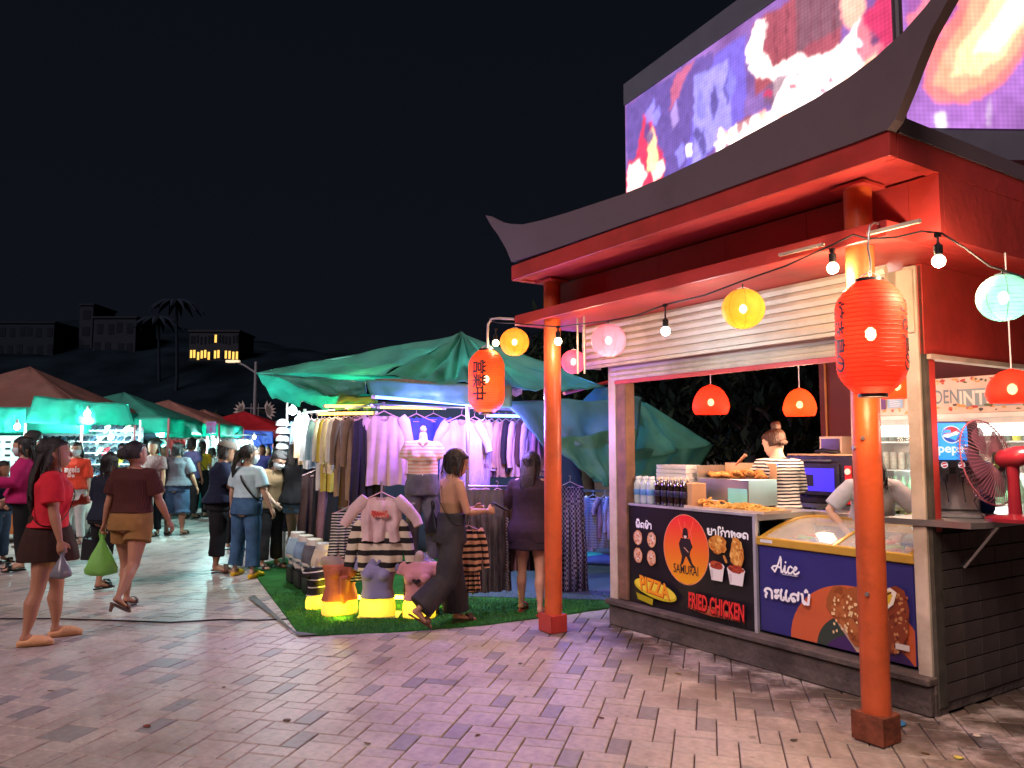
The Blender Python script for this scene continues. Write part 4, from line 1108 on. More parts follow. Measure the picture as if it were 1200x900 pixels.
# string light: black flex and five bulbs
path = [(573, 373, -0.13), (581, 378, -0.13), (603, 379, -0.13), (654, 383, -0.13), (713, 376, -0.13), (745, 370, -0.13), (780, 357, -0.13), (826, 346, -0.13), (868, 330, -0.13), (920, 312, -0.13), (973, 288, -0.13), (1000, 275, -0.14), (1018, 280, -0.15), (1050, 278, -0.14), (1080, 271, -0.12), (1103, 273, -0.12), (1130, 290, -0.1), (1160, 312, -0.06), (1176, 317, -0.05), (1215, 330, 0.0)]
pts = []
for px, py, yk in path:
    x, z = kp(px, py, yk); pts.append(K(x, yk, z))
cab = MB().tube(pts, 0.0052, 6).build('string_light_cable', m_cable, None, smooth=True)
tag(cab, 'thin black string light cable looped along the red canopy edge', 'cable')
def bulb(label, px, py, yk, warm, power, d):
    x, z = kp(px, py, yk)
    t = kthing('light_bulb', label, 'light bulb', x, yk, z, 0, 'bulbs on the string light')
    MB().ell((0, 0, 0), 0.031, 0.031, 0.031, 16, 10).build('glass', glow('bulb_glass_' + ('w' if warm else 'c'), (1.0, 0.78, 0.48) if warm else (0.78, 0.92, 1.0), 16, False), t, smooth=True)
    MB().lathe([(0.012, 0.028), (0.018, 0.032), (0.020, 0.045), (0.020, 0.075), (0.013, 0.082), (0.006, 0.09), (0.005, d)], 14).build('socket', m_black, t, smooth=40)
    MB().box(-0.012, 0.012, -0.01, 0.01, d - 0.014, d + 0.006).build('clip', m_black, t)
    lamp((0, -0.005, -0.045), (1.0, 0.70, 0.42) if warm else (0.75, 0.9, 1.0), power, 0.03, t)
bulb('small warm bulb beside the bent pipe at the left end of the string', 581, 402, -0.13, True, 6, 0.13)
bulb('warm bulb in front of the far column', 654, 400, -0.13, True, 16, 0.12)
bulb('cool white bulb hanging before the shutter', 780, 388, -0.13, False, 26, 0.18)
bulb('warm bulb left of the near column', 976, 314, -0.13, True, 32, 0.10)
bulb('warm bulb right of the near column', 1100, 306, -0.12, True, 56, 0.13)
# bent pipe with lantern, hook of the near lantern, ropes
def kpt(px, py, yk): x, z = kp(px, py, yk); return K(x, yk, z)
p = [kpt(603, 374, -0.07), kpt(585, 373, -0.10), kpt(576, 374, -0.13), kpt(572, 380, -0.15), kpt(571.5, 392, -0.16), kpt(571.5, 410, -0.16)]
tag(MB().tube(p, 0.011, 8).build('bent_pipe', m_cream, None, smooth=True), 'bent cream pipe sticking out of the canopy and holding the orange-red lantern', 'pipe')
p = [kpt(1030, 262, -0.11), kpt(1024, 261, -0.16), kpt(1019, 265, -0.20), kpt(1017, 290, -0.20), kpt(1020, 306, -0.20), kpt(1020, 324, -0.20)]
tag(MB().tube(p, 0.006, 8).build('lantern_hook', m_steel, None, smooth=True), 'bent steel hook holding the largest red lantern at the near column', 'hook')
for px, a in ((676.5, 'left'), (684.5, 'right')):
    p = [kpt(px, 366, 0.12), kpt(px + 0.5, 395, 0.12), kpt(px + 0.8, 438, 0.12)]
    o = MB().tube(p, 0.008, 7).build('hanging_chain', m_cream); tag(o, ('left' if a == 'left' else 'right') + ' one of the two pale chains hanging beside the far column', 'chain', 'chains beside the far column')
# ================================================================ things on and in the kiosk
def kpz(px, py, z):
    x, y = kz(px, py, z); return x, y
CZ = CT + 0.001
# bottles
def bottle_mesh():
    return [(0.026, 0.0), (0.032, 0.006), (0.033, 0.03), (0.031, 0.05), (0.033, 0.07), (0.033, 0.125), (0.031, 0.14), (0.033, 0.15), (0.030, 0.17), (0.018, 0.195), (0.0125, 0.205), (0.0125, 0.212)]
bw = MB().lathe(bottle_mesh(), 20).mesh('bottle', smooth=50)
lb = MB().lathe([(0.0335, 0.074), (0.0342, 0.075), (0.0342, 0.122), (0.0335, 0.123)], 20, cap=False).mesh('label', smooth=50)
cpm = MB().lathe([(0.0145, 0.207), (0.015, 0.21), (0.015, 0.225), (0.013, 0.228)], 14).mesh('cap', smooth=40)
m_wat = mat('clear_bottle', (0.55, 0.66, 0.72), rough=0.12, alpha=0.6, spec=0.7); m_cola = mat('cola_bottle', (0.012, 0.006, 0.006), rough=0.1, spec=0.8, coat=0.6)
m_lblue = mat('water_label', (0.10, 0.25, 0.55), rough=0.4); m_lblk = mat('cola_label', (0.02, 0.02, 0.05), rough=0.4, var=0.4, scale=60); m_capc = mat('cream_cap', (0.65, 0.55, 0.42), rough=0.5)
nb = 0
ordn = ['first', 'second', 'third', 'fourth', 'fifth', 'sixth', 'seventh', 'eighth', 'ninth', 'tenth', 'eleventh', 'twelfth', 'thirteenth', 'fourteenth', 'fifteenth', 'sixteenth']
for row in range(2):
    for k in range(8):
        water = k < 3
        px = 747.5 + k * 7.6 + (3 if row else 0) + (1.5 if not water else 0)
        x, _ = kp(px, 585, 0.70 + row * 0.075)
        lab = ('clear water bottle with blue label, %s in the %s row on the food counter' if water else 'dark cola bottle with cream cap, %s in the %s row on the food counter') % (ordn[k if water else k - 3], 'front' if row == 0 else 'back')
        t = kthing('water_bottle' if water else 'cola_bottle', lab, 'bottle', x, 0.70 + row * 0.075, CZ, random.uniform(0, 3), 'drink bottles lined up on the food counter')
        link('bottle_body', bw, m_wat if water else m_cola, t); link('label', lb, m_lblue if water else m_lblk, t); link('cap', cpm, mat('white_cap', (0.7, 0.75, 0.8), rough=0.5) if water else m_capc, t)
# stack of white takeaway boxes
x, _ = kp(770, 558, 0.92); x2, _ = kp(803, 558, 0.92)
for k in range(6):
    z = CZ + 0.11 + k * 0.036
    o = MB().prism([(0.0, 0.0), (x2 - x, 0.0), (x2 - x + 0.012, 0.033), (-0.012, 0.033)], 0, 0.2).build('takeaway_box', mat('white_card', (0.72, 0.68, 0.66), rough=0.7), None, loc=K(x + random.uniform(-.006, .006) + k * 0.001, 0.92, z), rotz=TH + random.uniform(-.03, .03))
    tag(o, 'white takeaway box, %s from the bottom of the stack behind the cola bottles' % ordn[k], 'box', 'stacked white takeaway boxes')
o = MB().box(0, x2 - x + 0.02, 0, 0.2, 0, 0.108, bev=0.004).build('paper_carton', mat('kraft_card', (0.42, 0.26, 0.14), rough=0.8), None, loc=K(x - 0.01, 0.92, CZ), rotz=TH); tag(o, 'brown carton under the stack of white takeaway boxes', 'box')
x, _ = kp(801, 575, 0.72); x2, _ = kp(813, 575, 0.72)
o = MB().box(0, x2 - x, 0, 0.16, 0, 0.19, bev=0.003).build('cardboard_box', mat('kraft_card2', (0.48, 0.28, 0.15), rough=0.8), None, loc=K(x, 0.70, CZ), rotz=TH); tag(o, 'upright brown cardboard box beside the cola bottles', 'box')
# steel chicken warmer with open tray
x, _ = kp(817, 570, 1.0); x2, _ = kp(877, 570, 1.0)
_, zt = kp(845, 546, 1.0); _, zf = kp(845, 561, 1.0)
fr_ = kthing('chicken_warmer', 'steel food warmer heaped with fried chicken, its left end lit blue', 'food warmer', x, 1.0, CZ)
w_ = x2 - x
MB().box(0, w_, 0, 0.34, 0.012, zf - CZ, bev=0.004).build('body', m_steel, fr_)
MB().box(0, 0.006, 0.0, 0.34, zf - CZ, zt - CZ).build('side_panel', m_steel, fr_)
MB().box(0.007, w_, 0.334, 0.34, zf - CZ, zt - CZ + 0.02).build('back_panel', mat('kraft_card2', (0.48, 0.28, 0.15)), fr_)
MB().box(w_ * 0.62, w_ * 0.98, -0.004, -0.001, 0.03, 0.15).build('cyan_panel', mat('cyan_card', (0.20, 0.55, 0.50), rough=0.5), fr_)
MB().box(0.01, w_, 0.34, 0.36, zt - CZ, zt - CZ + 0.02).build('blue_rim', mat('blue_plastic', (0.02, 0.12, 0.6), rough=0.4), fr_)
m_chk = mat('fried_crust', (0.50, 0.20, 0.045), rough=0.7, var=0.5, scale=30, bump=0.8, bscale=80)
def lump(r, sq=0.7):
    b = bmesh.new(); bmesh.ops.create_icosphere(b, subdivisions=2, radius=r)
    for v in b.verts:
        v.co *= 1 + 0.35 * noise.noise(v.co * (1.6 / r) + Vector((random.random() * 9, 0, 0))); v.co.z *= sq; v.co.x *= 1.25
    me = bpy.data.meshes.new('fried_chicken_piece'); b.to_mesh(me); b.free()
    for p in me.polygons: p.use_smooth = True
    return me
lumps = [lump(0.036) for _ in range(4)]
for k in range(26):
    lx = 0.04 + (w_ - 0.08) * random.random(); ly = 0.05 + 0.24 * random.random()
    o = link('fried_chicken_piece', random.choice(lumps), m_chk, None)
    o.location = K(x + lx, 1.0 + ly, zf + 0.012 + random.uniform(0, 0.035)); o.rotation_euler = (random.uniform(-.4, .4), random.uniform(-.4, .4), random.uniform(0, 6))
    tag(o, 'golden fried chicken piece heaped on the steel food warmer', 'food', 'fried chicken pieces on the warmer')
# tray of fries and rings
x, _ = kp(805, 598, 0.68); x2, _ = kp(903, 601, 0.72)
tr = kthing('snack_tray', 'wide pale tray of french fries and onion rings on the counter edge', 'tray', x, 0.655, CZ)
w_ = x2 - x
MB().prism([(0.01, 0.0), (w_ - 0.01, 0.0), (w_, 0.022), (w_ - 0.008, 0.022), (w_ - 0.016, 0.006), (0.016, 0.006), (0.008, 0.022), (0, 0.022)], 0.0, 0.30).build('tray', mat('pale_tray', (0.55, 0.42, 0.32), rough=0.4), tr)
MB().box(0.0, w_, -0.006, -0.001, 0.003, 0.022).build('tray_edge', mat('pale_tray', (0.5, 0.4, 0.3)), tr)
fr2 = MB()
for k in range(330):
    cx, cy = random.uniform(w_ * 0.32, w_ * 0.95), random.uniform(0.03, 0.27)
    hgt = 0.055 * max(0.1, 1 - abs(cx / w_ - 0.62) * 2.2) * (1 - abs(cy - 0.15) * 4)
    M = Matrix.Translation((cx, cy, 0.012 + max(0, hgt) * random.random())) @ Matrix.Rotation(random.uniform(0, 6.28), 4, 'Z') @ Matrix.Rotation(random.uniform(-.3, .3), 4, 'Y')
    fr2.box(-0.03, 0.03, -0.0035, 0.0035, -0.0035, 0.0035, M)
o = fr2.build('french_fries', mat('fries_yellow', (0.70, 0.42, 0.10), rough=0.6, var=0.2, scale=20), tr); o['kind'] = 'stuff'
rg2 = MB()
for k in range(12):
    cx, cy = random.uniform(0.05, w_ * 0.33), random.uniform(0.05, 0.25); r = random.uniform(0.022, 0.034)
    M = Matrix.Translation((cx, cy, 0.02 + random.uniform(0, 0.035))) @ Matrix.Rotation(random.uniform(-.9, .9), 4, 'X') @ Matrix.Rotation(random.uniform(-.6, .6), 4, 'Y')
    rg2.tube([M @ Vector((r * math.cos(q * 0.5236), r * math.sin(q * 0.5236), 0)) for q in range(13)], 0.009, 6)
rg2.build('onion_rings', mat('ring_gold', (0.62, 0.30, 0.06), rough=0.7, var=0.3, scale=30, bump=0.5), tr, smooth=True)['kind'] = 'stuff'
for k in range(3):
    x, _ = kp(818 + k * 8, 584, 0.86)
    o = MB().lathe([(0.03, 0), (0.045, 0.03), (0.05, 0.055), (0.047, 0.055), (0.042, 0.03), (0.0, 0.006)], 18, cap=False).build('paper_cup', mat('white_card', (0.72, 0.68, 0.66)), None, smooth=50, loc=K(x, 0.98 - 0.02 * k - 0.06, CZ)); tag(o, ['left', 'middle', 'right'][k] + ' small white cup before the steel food warmer', 'cup', 'white cups by the warmer')
# ladle lying across the warmer
p = [kpt(838, 543, 1.1), kpt(860, 541.5, 1.2), kpt(868, 534, 1.25)]
o = MB().tube([kpt(862, 545, 1.15), kpt(874, 533, 1.15)], [0.008, 0.014], 8).build('tongs', mat('wood_handle', (0.35, 0.14, 0.08)), None); tag(o, 'wooden handled tongs sticking out of the food warmer', 'tongs')

# oven on its table
x0, _ = kp(921, 560, 2.0); x1, _ = kp(1003, 560, 2.0); _, zt = kp(960, 534, 2.0); _, zb2 = kp(960, 590, 2.0)
ov = kthing('pizza_oven', 'black deck pizza oven with blue glowing window and red control panel', 'oven', x0, 2.0, zb2)
w_ = x1 - x0; h_ = zt - zb2
m_oven = mat('oven_enamel', (0.02, 0.018, 0.035), rough=0.25, coat=0.4)
MB().box(0, w_, 0, 0.55, 0, h_, bev=0.008).build('body', m_oven, ov)
MB().box(0.02, w_ * 0.80, -0.03, -0.002, h_ * 0.16, h_ * 0.86, bev=0.01).build('door', m_oven, ov)
MB().box(w_ * 0.10, w_ * 0.74, -0.034, -0.031, h_ * 0.26, h_ * 0.74).build('window', glow('blue_window', (0.03, 0.02, 0.60), 1.1), ov)
MB().box(w_ * 0.22, w_ * 0.45, -0.037, -0.035, h_ * 0.36, h_ * 0.60).build('window_shade', m_oven, ov)
MB().box(w_ * 0.865, w_ * 0.955, -0.012, -0.001, h_ * 0.02, h_ * 0.80).build('control_panel', mat('panel_red', (0.55, 0.02, 0.02), rough=0.35), ov)
MB().lathe([(0.0, 0), (0.026, 0), (0.026, 0.01), (0.022, 0.012), (0, 0.012)], 18, M=Matrix.Translation((w_ * 0.91, -0.013, h_ * 0.68)) @ Matrix.Rotation(R(90), 4, 'X')).build('dial', mat('white_dial', (0.75, 0.7, 0.65)), ov)
for q in (0.42, 0.20): MB().lathe([(0.016, 0), (0.016, 0.02), (0.006, 0.022), (0.004, 0.03)], 14, M=Matrix.Translation((w_ * 0.91, -0.013, h_ * q)) @ Matrix.Rotation(R(90), 4, 'X')).build('knob', m_black, ov)
MB().tube([(0.06, -0.032, h_ * 0.9), (0.06, -0.06, h_ * 0.9), (w_ * 0.7, -0.06, h_ * 0.9), (w_ * 0.7, -0.032, h_ * 0.9)], 0.008).build('handle', m_steel, ov)
x1b, _ = kp(1010, 590, 2.0)
tb = kthing('oven_table', 'steel table carrying the pizza oven', 'table', x0 - 0.15, 1.96, 0.17)
MB().box(0, w_ + 0.35, 0, 0.62, zb2 - 0.2 - 0.005, zb2 - 0.172).build('tabletop', m_steel, tb)
for lx in (0.03, w_ + 0.32):
    for ly in (0.04, 0.58): MB().tube([(lx, ly, 0.0), (lx, ly, zb2 - 0.206)], 0.018).build('leg', m_steel, tb)
bx0, _ = kp(925, 534, 2.02)
o = MB().box(0, w_ * 0.98, 0, 0.5, 0, 0.014).build('oven_board', mat('board_wood', (0.55, 0.33, 0.18), rough=0.7), None, loc=K(x0, 2.03, zt + 0.001), rotz=TH); tag(o, 'thin wooden board lying on top of the pizza oven', 'board')
x0, _ = kp(960, 520, 2.2); x1, _ = kp(986, 520, 2.2); _, zt2 = kp(970, 511.5, 2.2)
cb = kthing('small_cabinet', 'small cream framed cabinet standing on the pizza oven', 'cabinet', x0, 2.2, zt + 0.016)
hh = zt2 - zt - 0.016
MB().box(0, x1 - x0, 0.006, 0.2, 0, hh).build('case', mat('cream_box', (0.6, 0.42, 0.30), rough=0.6), cb)
MB().box(0.02, x1 - x0 - 0.02, -0.001, 0.005, 0.02, hh - 0.02).build('door', mat('dark_pane', (0.05, 0.03, 0.03), rough=0.2), cb)
o = MB().tube([K(x0 + 0.03, 2.1, zt + 0.035), K(x0 + 0.1, 2.1, zt + 0.045), K(x0 + 0.2, 2.1, zt + 0.03), K(x0 + 0.26, 2.12, zt + 0.03)], [0.012, 0.02, 0.018, 0.01], 8).build('black_glove', m_black, None, smooth=True); tag(o, 'black cloth bundle lying before the small cabinet on the oven', 'cloth')

# display fridges with header sign
yf = 2.30
x0, _ = kp(1022, 550, yf); x1 = -0.10
_, zh0 = kp(1120, 497, yf); _, zh1 = kp(1110, 448, yf)
fg = kthing('display_fridge', 'white glass door drinks fridge full of cans and bottles under a food sign', 'fridge', x0, yf, 0.172)
m_fw = mat('fridge_white', (0.70, 0.70, 0.68), rough=0.4)
FWd = x1 - x0; FH = zh0 - 0.172
for a_, b2 in ((0, 0.03), (FWd * 0.46, FWd * 0.46 + 0.05), (FWd - 0.03, FWd)): MB().box(a_, b2, 0, 0.28, 0, FH, bev=0.004).build('side_panel', m_fw, fg)
MB().box(0.0, FWd, 0.281, 0.298, 0, FH).build('back_panel', m_fw, fg)
MB().box(0, FWd, 0, 0.27, FH + 0.001, FH + 0.05).build('top_panel', m_fw, fg)
MB().box(0.031, FWd - 0.031, 0.0, 0.27, 0.0, 0.2).build('base_panel', m_fw, fg)
_, zc0 = kp(1115, 515, yf)
nsh = 6
for s_, (xa, xb) in enumerate(((0.032, FWd * 0.46 - 0.002), (FWd * 0.46 + 0.052, FWd - 0.032))):
    MB().box(xa, xb, 0.03, 0.05, FH - 0.09, FH - 0.002).build('fridge_light', glow('fridge_tube', (0.75, 1.0, 0.92), 3.5), fg)
    MB().box(xa + 0.001, xa + 0.014, 0.02, 0.035, 0.22, FH - 0.1).build('fridge_light', glow('fridge_tube', (0.75, 1.0, 0.92), 3.5), fg)
    for k in range(nsh):
        zz = 0.22 + k * (FH - 0.35) / (nsh - 1)
        MB().box(xa, xb, 0.06, 0.275, zz - 0.012, zz).build('shelf', m_fw, fg)
    MB().box(xa - 0.01, xb + 0.01, -0.012, -0.004, 0.2, FH - 0.02).build('glass_door', mat('fridge_glass', (0.8, 0.9, 0.9), rough=0.03, alpha=0.08, spec=0.6, var=0.02), fg)
for q_ in (0.28, 0.74):
    lamp((FWd * q_, 0.03, FH * 0.72), (0.78, 1.0, 0.92), 5, 0.08, fg)
can = MB().lathe([(0.024, 0), (0.03, 0.006), (0.03, 0.13), (0.024, 0.14), (0.024, 0.144)], 14).mesh('can', smooth=40)
bot2 = MB().lathe([(0.028, 0), (0.03, 0.01), (0.03, 0.11), (0.012, 0.155), (0.012, 0.175), (0.0, 0.176)], 14).mesh('bottle', smooth=40)
cmats = [mat('can_%d' % i, c, rough=0.3, var=0.3, scale=40) for i, c in enumerate([(0.35, 0.33, 0.28), (0.10, 0.12, 0.10), (0.55, 0.25, 0.03), (0.15, 0.38, 0.07), (0.55, 0.50, 0.06), (0.12, 0.30, 0.16), (0.5, 0.05, 0.04)])]
cnt = {}
cn = ['grey', 'dark', 'orange', 'green', 'yellow', 'teal', 'red']
for k in range(nsh):
    zz = 0.22 + k * (FH - 0.35) / (nsh - 1)
    if zz < 0.55: continue
    for q in range(int((FWd - 0.1) / 0.068)):
        xx = 0.07 + q * 0.068
        if abs(xx - FWd * 0.46 - 0.025) < 0.062 or xx > FWd - 0.06: continue
        ci = [3, 3, 4, 5, 0, 1][k % 6] if random.random() < 0.75 else random.randrange(7)
        t = link('drink_can' if k % 2 == 0 else 'drink_bottle', can if k % 2 == 0 else bot2, cmats[ci], None, loc=K(x0 + xx, yf + 0.10, 0.172 + zz + 0.001), rotz=random.uniform(0, 6))
        cnt[(ci, k)] = cnt.get((ci, k), -1) + 1
        tag(t, '%s %s %s from the left on the %s fridge shelf from the top' % (ordn[cnt[(ci, k)]], cn[ci], 'can' if k % 2 == 0 else 'bottle', ordn[nsh - 1 - k]), 'drink', 'drinks in the display fridge')
# header sign
hs = kthing('header_sign', 'pale sign with grey DENINTER lettering and food pictures above the fridge', 'sign', x0 + 0.02, yf - 0.03, zh0 + 0.03 + 0.05)
HW, HH = FWd - 0.0, zh1 - zh0 - 0.05
MB().box(0, HW, 0, 0.05, 0, HH, bev=0.004).build('board', mat('sign_cream', (0.62, 0.50, 0.42), rough=0.4), hs)
MB().box(-0.01, HW + 0.01, -0.012, 0.06, -0.035, -0.002).build('sign_ledge', m_fw, hs)
A = Art()
def HU(px, py): x, z = kp(px, py, yf - 0.032); return (x - x0 - 0.02, z - zh0 - 0.08)
q = HU(1094, 474); s_ = HH * 0.40
gry = (0.16, 0.22, 0.26)
A.text('DEN', q[0], q[1] + 0.005, s_ * 1.35, gry, sx=0.66, bold=0.002)
q2 = HU(1123, 476); q3 = HU(1200, 470)
A.poly([(q2[0], q2[1] - 0.01), (HW - 0.01, q2[1] - 0.01), (HW - 0.01, q2[1] + s_ * 1.15), (q2[0], q2[1] + s_ * 1.15)], (0.22, 0.30, 0.34))
A.text('INTERFOOD', q2[0] + 0.006, q2[1] + 0.008, s_ * 1.35, (0.75, 0.68, 0.62), sx=0.80, bold=0.004)
lay = A.n
for k in range(90):
    fx = random.uniform(0.02, HW - 0.03); fzz = random.choice([random.uniform(0.02, HH * 0.24), random.uniform(HH * 0.80, HH * 0.95)])
    A.ell(fx, fzz, random.uniform(0.008, 0.03), random.uniform(0.006, 0.014), random.choice([(0.5, 0.12, 0.06), (0.55, 0.3, 0.1), (0.1, 0.12, 0.05), (0.4, 0.05, 0.04), (0.6, 0.45, 0.2), (0.06, 0.05, 0.05)]), n=7, jit=0.4, layer=lay + k * 0.03)
A.n += 4
q = HU(1041, 474); A.poly([(q[0], q[1] - 0.03), (q[0] + 0.13, q[1] - 0.03), (q[0] + 0.13, q[1] + 0.05), (q[0], q[1] + 0.05)], (0.25, 0.45, 0.65))
for k in range(4): A.stroke([(q[0] + 0.02, q[1] + 0.035 - k * 0.017), (q[0] + 0.11 - 0.01 * (k % 2), q[1] + 0.035 - k * 0.017)], 0.006, (0.7, 0.7, 0.7))
q = HU(1036, 470); A.poly([(q[0] - 0.02, q[1] - 0.07), (q[0] + 0.02, q[1] - 0.07), (q[0] + 0.02, q[1] + 0.05), (q[0] - 0.02, q[1] + 0.05)], (0.12, 0.05, 0.2))
A.build('sign_print', attr_mat('sign_ink', rough=0.4), hs, y=-0.001)['kind'] = 'stuff'

# soda dispenser on the serving shelf (faces the front)
ys = 0.95; rotd = 0.60
xc, _ = kp(1115, 600, ys); SH = 1.091
_, zt = kp(1119, 494, ys); _, zm = kp(1119, 541, ys)
sd = kthing('soda_dispenser', 'blue lit soda fountain with two taps standing on the serving shelf', 'drink dispenser', xc, ys, SH, rotd)
H_ = zt - SH; hw = 0.088
m_sd = mat('dispenser_black', (0.015, 0.015, 0.02), rough=0.35)
MB().box(-0.09, 0.16, 0.05, 0.35, 0.03, H_ * 0.62, bev=0.01).build('column_body', mat('steel_pink', (0.5, 0.45, 0.45), rough=0.3, metal=0.7), sd)
MB().box(-0.12, 0.16, -0.14, 0.35, 0.0, 0.028, bev=0.006).build('drip_tray', m_steel, sd)
pr = [(-0.10, H_ * 0.45), (-0.14, H_ * 0.52), (-0.15, H_ * 0.68), (-0.165, H_ * 0.88), (-0.13, H_ * 0.965), (-0.05, H_), (0.20, H_), (0.24, H_ * 0.95), (0.24, H_ * 0.45)]
MB().prism(pr, -hw, hw + 0.05, 'yz').build('head', m_sd, sd)
# curved illuminated front
q = MB()
pf = [(-0.154, H_ * 0.60), (-0.160, H_ * 0.68), (-0.172, H_ * 0.88), (-0.138, H_ * 0.972), (-0.10, H_ * 0.985)]
q.rings([[Vector((-hw + 0.008, a_, b2)), Vector((hw - 0.008, a_, b2)), Vector((hw - 0.008, a_ + 0.006, b2 - 0.002)), Vector((-hw + 0.008, a_ + 0.006, b2 - 0.002))] for a_, b2 in pf])
q.build('lit_front', glow('lit_blue', (0.02, 0.22, 0.75), 1.3), sd)
A = Art()
zc = H_ * 0.86; 
A.ell(0.0, zc, 0.052, 0.052, (0.9, 0.9, 0.95), n=28)
A.ell(0.0, zc, 0.046, 0.046, (0.02, 0.10, 0.55), n=28)
A.poly([(0.046 * math.cos(a), zc + 0.046 * math.sin(a)) for a in [R(20 + k * 14) for k in range(12)]] + [(-0.02, zc + 0.004), (0.01, zc + 0.01)], (0.75, 0.03, 0.06))
A.poly([(-0.045, zc - 0.002), (-0.02, zc + 0.006), (0.005, zc + 0.012), (0.03, zc + 0.022), (0.0455, zc + 0.008), (0.03, zc - 0.002), (0.0, zc - 0.01), (-0.02, zc - 0.02), (-0.043, zc - 0.014)], (0.95, 0.95, 0.98))
A.text('pepsi', 0.0, H_ * 0.675, 0.072, (0.85, 0.95, 1.0), bold=0.002, align='CENTER')
def sdx(x_, y_, z_):
    # follow the curved front
    for (a1, b1), (a2, b2_) in zip(pf[:-1], pf[1:]):
        if b1 <= z_ <= b2_ + 1e-6: return (x_, a1 + (a2 - a1) * (z_ - b1) / (b2_ - b1) + y_ - 0.001, z_)
    return (x_, pf[0][0] + y_, z_)
A.build('front_print', attr_mat('lit_ink', emit=1.1), sd, xf=sdx)
for xx in (-0.044, 0.044):
    MB().box(xx - 0.028, xx + 0.028, -0.165, -0.13, H_ * 0.44, H_ * 0.585, bev=0.006).build('valve', m_sd, sd)
    B = Art(); B.ell(xx, H_ * 0.545, 0.018, 0.018, (0.75, 0.75, 0.8)); B.ell(xx, H_ * 0.547, 0.015, 0.015, (0.6, 0.03, 0.05)); B.stroke([(xx - 0.015, H_ * 0.54), (xx + 0.015, H_ * 0.555)], 0.005, (0.8, 0.8, 0.85)); B.build('valve_print', attr_mat('lit_ink', emit=1.1), sd, y=-0.1655)
    MB().lathe([(0.016, 0), (0.02, 0.03), (0.02, 0.05)], 12, c=(xx, -0.145, H_ * 0.37)).build('nozzle', m_sd, sd)
    MB().tube([(xx, -0.13, H_ * 0.42), (xx + 0.01, -0.12, H_ * 0.30), (xx + 0.02, -0.10, H_ * 0.16)], 0.004, 6).build('lever', m_sd, sd)

# red desk fan, seen from behind its cage
yfn = 0.92
xf_, _ = kp(1190, 606, yfn)
_, zh_ = kp(1180, 536, yfn)
fan = kthing('desk_fan', 'red electric desk fan with a large round wire cage on the serving shelf', 'fan', xf_ , yfn, SH, 0)
m_fan = mat('fan_red', (0.20, 0.012, 0.022), rough=0.3, coat=0.3)
MB().lathe([(0.0, 0), (0.15, 0.0), (0.15, 0.018), (0.12, 0.03), (0.04, 0.04), (0.0, 0.045)], 30).build('base', m_fan, fan, smooth=50)
hz = zh_ - SH
MB().tube([(0, 0, 0.03), (0, 0, hz * 0.6), (0, 0, hz - 0.05)], [0.036, 0.030, 0.034], 14, flat=0.8).build('stem', m_fan, fan, smooth=True)
Mf = Matrix.Translation((0.0, 0, hz)) @ Matrix.Rotation(R(176), 4, 'Z') @ Matrix.Rotation(R(12), 4, 'Y')
MB().tube([Mf @ Vector(p) for p in ((-0.12, 0, 0), (-0.10, 0, 0), (-0.03, 0, 0), (0.05, 0, 0), (0.08, 0, 0))], [0.02, 0.045, 0.058, 0.055, 0.035], 16).build('motor', m_fan, fan, smooth=True)
Rf = 0.25; cg = MB()
def fp_(x, a, r_): return Mf @ Vector((x, r_ * math.cos(a), r_ * math.sin(a)))
for k in range(60):
    a = k * 6.28318 / 60
    cg.tube([fp_(0.09, a, 0.05), fp_(0.085, a, 0.14), fp_(0.105, a, Rf * 0.93), fp_(0.14, a, Rf)], 0.0019, 4, cap=False)
    cg.tube([fp_(0.14, a, Rf), fp_(0.175, a, Rf * 0.93), fp_(0.20, a, 0.11), fp_(0.20, a, 0.045)], 0.0019, 4, cap=False)
cg.build('cage', mat('cage_wire', (0.22, 0.10, 0.13), rough=0.35, metal=0.5), fan)['kind'] = 'stuff'
MB().tube([fp_(0.14, k * 6.28318 / 48, Rf) for k in range(49)], 0.004, 6).build('cage_rim', mat('cage_rim', (0.35, 0.1, 0.12), rough=0.3), fan)
MB().tube([fp_(0.205, 0, 0.0), fp_(0.21, 0, 0.0)], 0.045, 20).build('front_badge', m_fan, fan)
for k in range(5):
    b_ = MB(); a0 = k * 1.2566
    b_.quadgrid(lambda u, v: fp_(0.13 + 0.035 * (v - 0.5), a0 + 1.5 * (v - 0.5) * (1 - 0.35 * u * u), 0.04 + 0.165 * u), 6, 6)
    b_.build('blade', mat('blade_smoke', (0.07, 0.03, 0.05), rough=0.3, alpha=0.9), fan, smooth=True, fix=False)
MB().tube([(-0.02, -0.05, 0.01), (-0.14, -0.06, 0.012), (-0.22, 0.0, 0.10), (-0.12, 0.0, hz - 0.12), (-0.06, 0, hz - 0.05)], 0.004, 6).build('cord', m_cable, fan, smooth=True)
# condiment basket stand in for items behind the fan: dark blue drum
xq, _ = kp(1180, 560, 1.45)
o = MB().lathe([(0.10, 0), (0.11, 0.02), (0.11, 0.30), (0.09, 0.32), (0, 0.33)], 24).build('blue_drum', mat('drum_blue', (0.03, 0.07, 0.25), rough=0.4), None, smooth=50, loc=K(-0.17, 1.42, SH)); tag(o, 'dark blue drum behind the fan on the serving shelf', 'drum')
lamp(K(-0.9, 1.5, 2.40), (1.0, 0.82, 0.65), 30, 0.15).name = 'kiosk_fill_light'  # added lamp without a fitting, brightens the kiosk interior
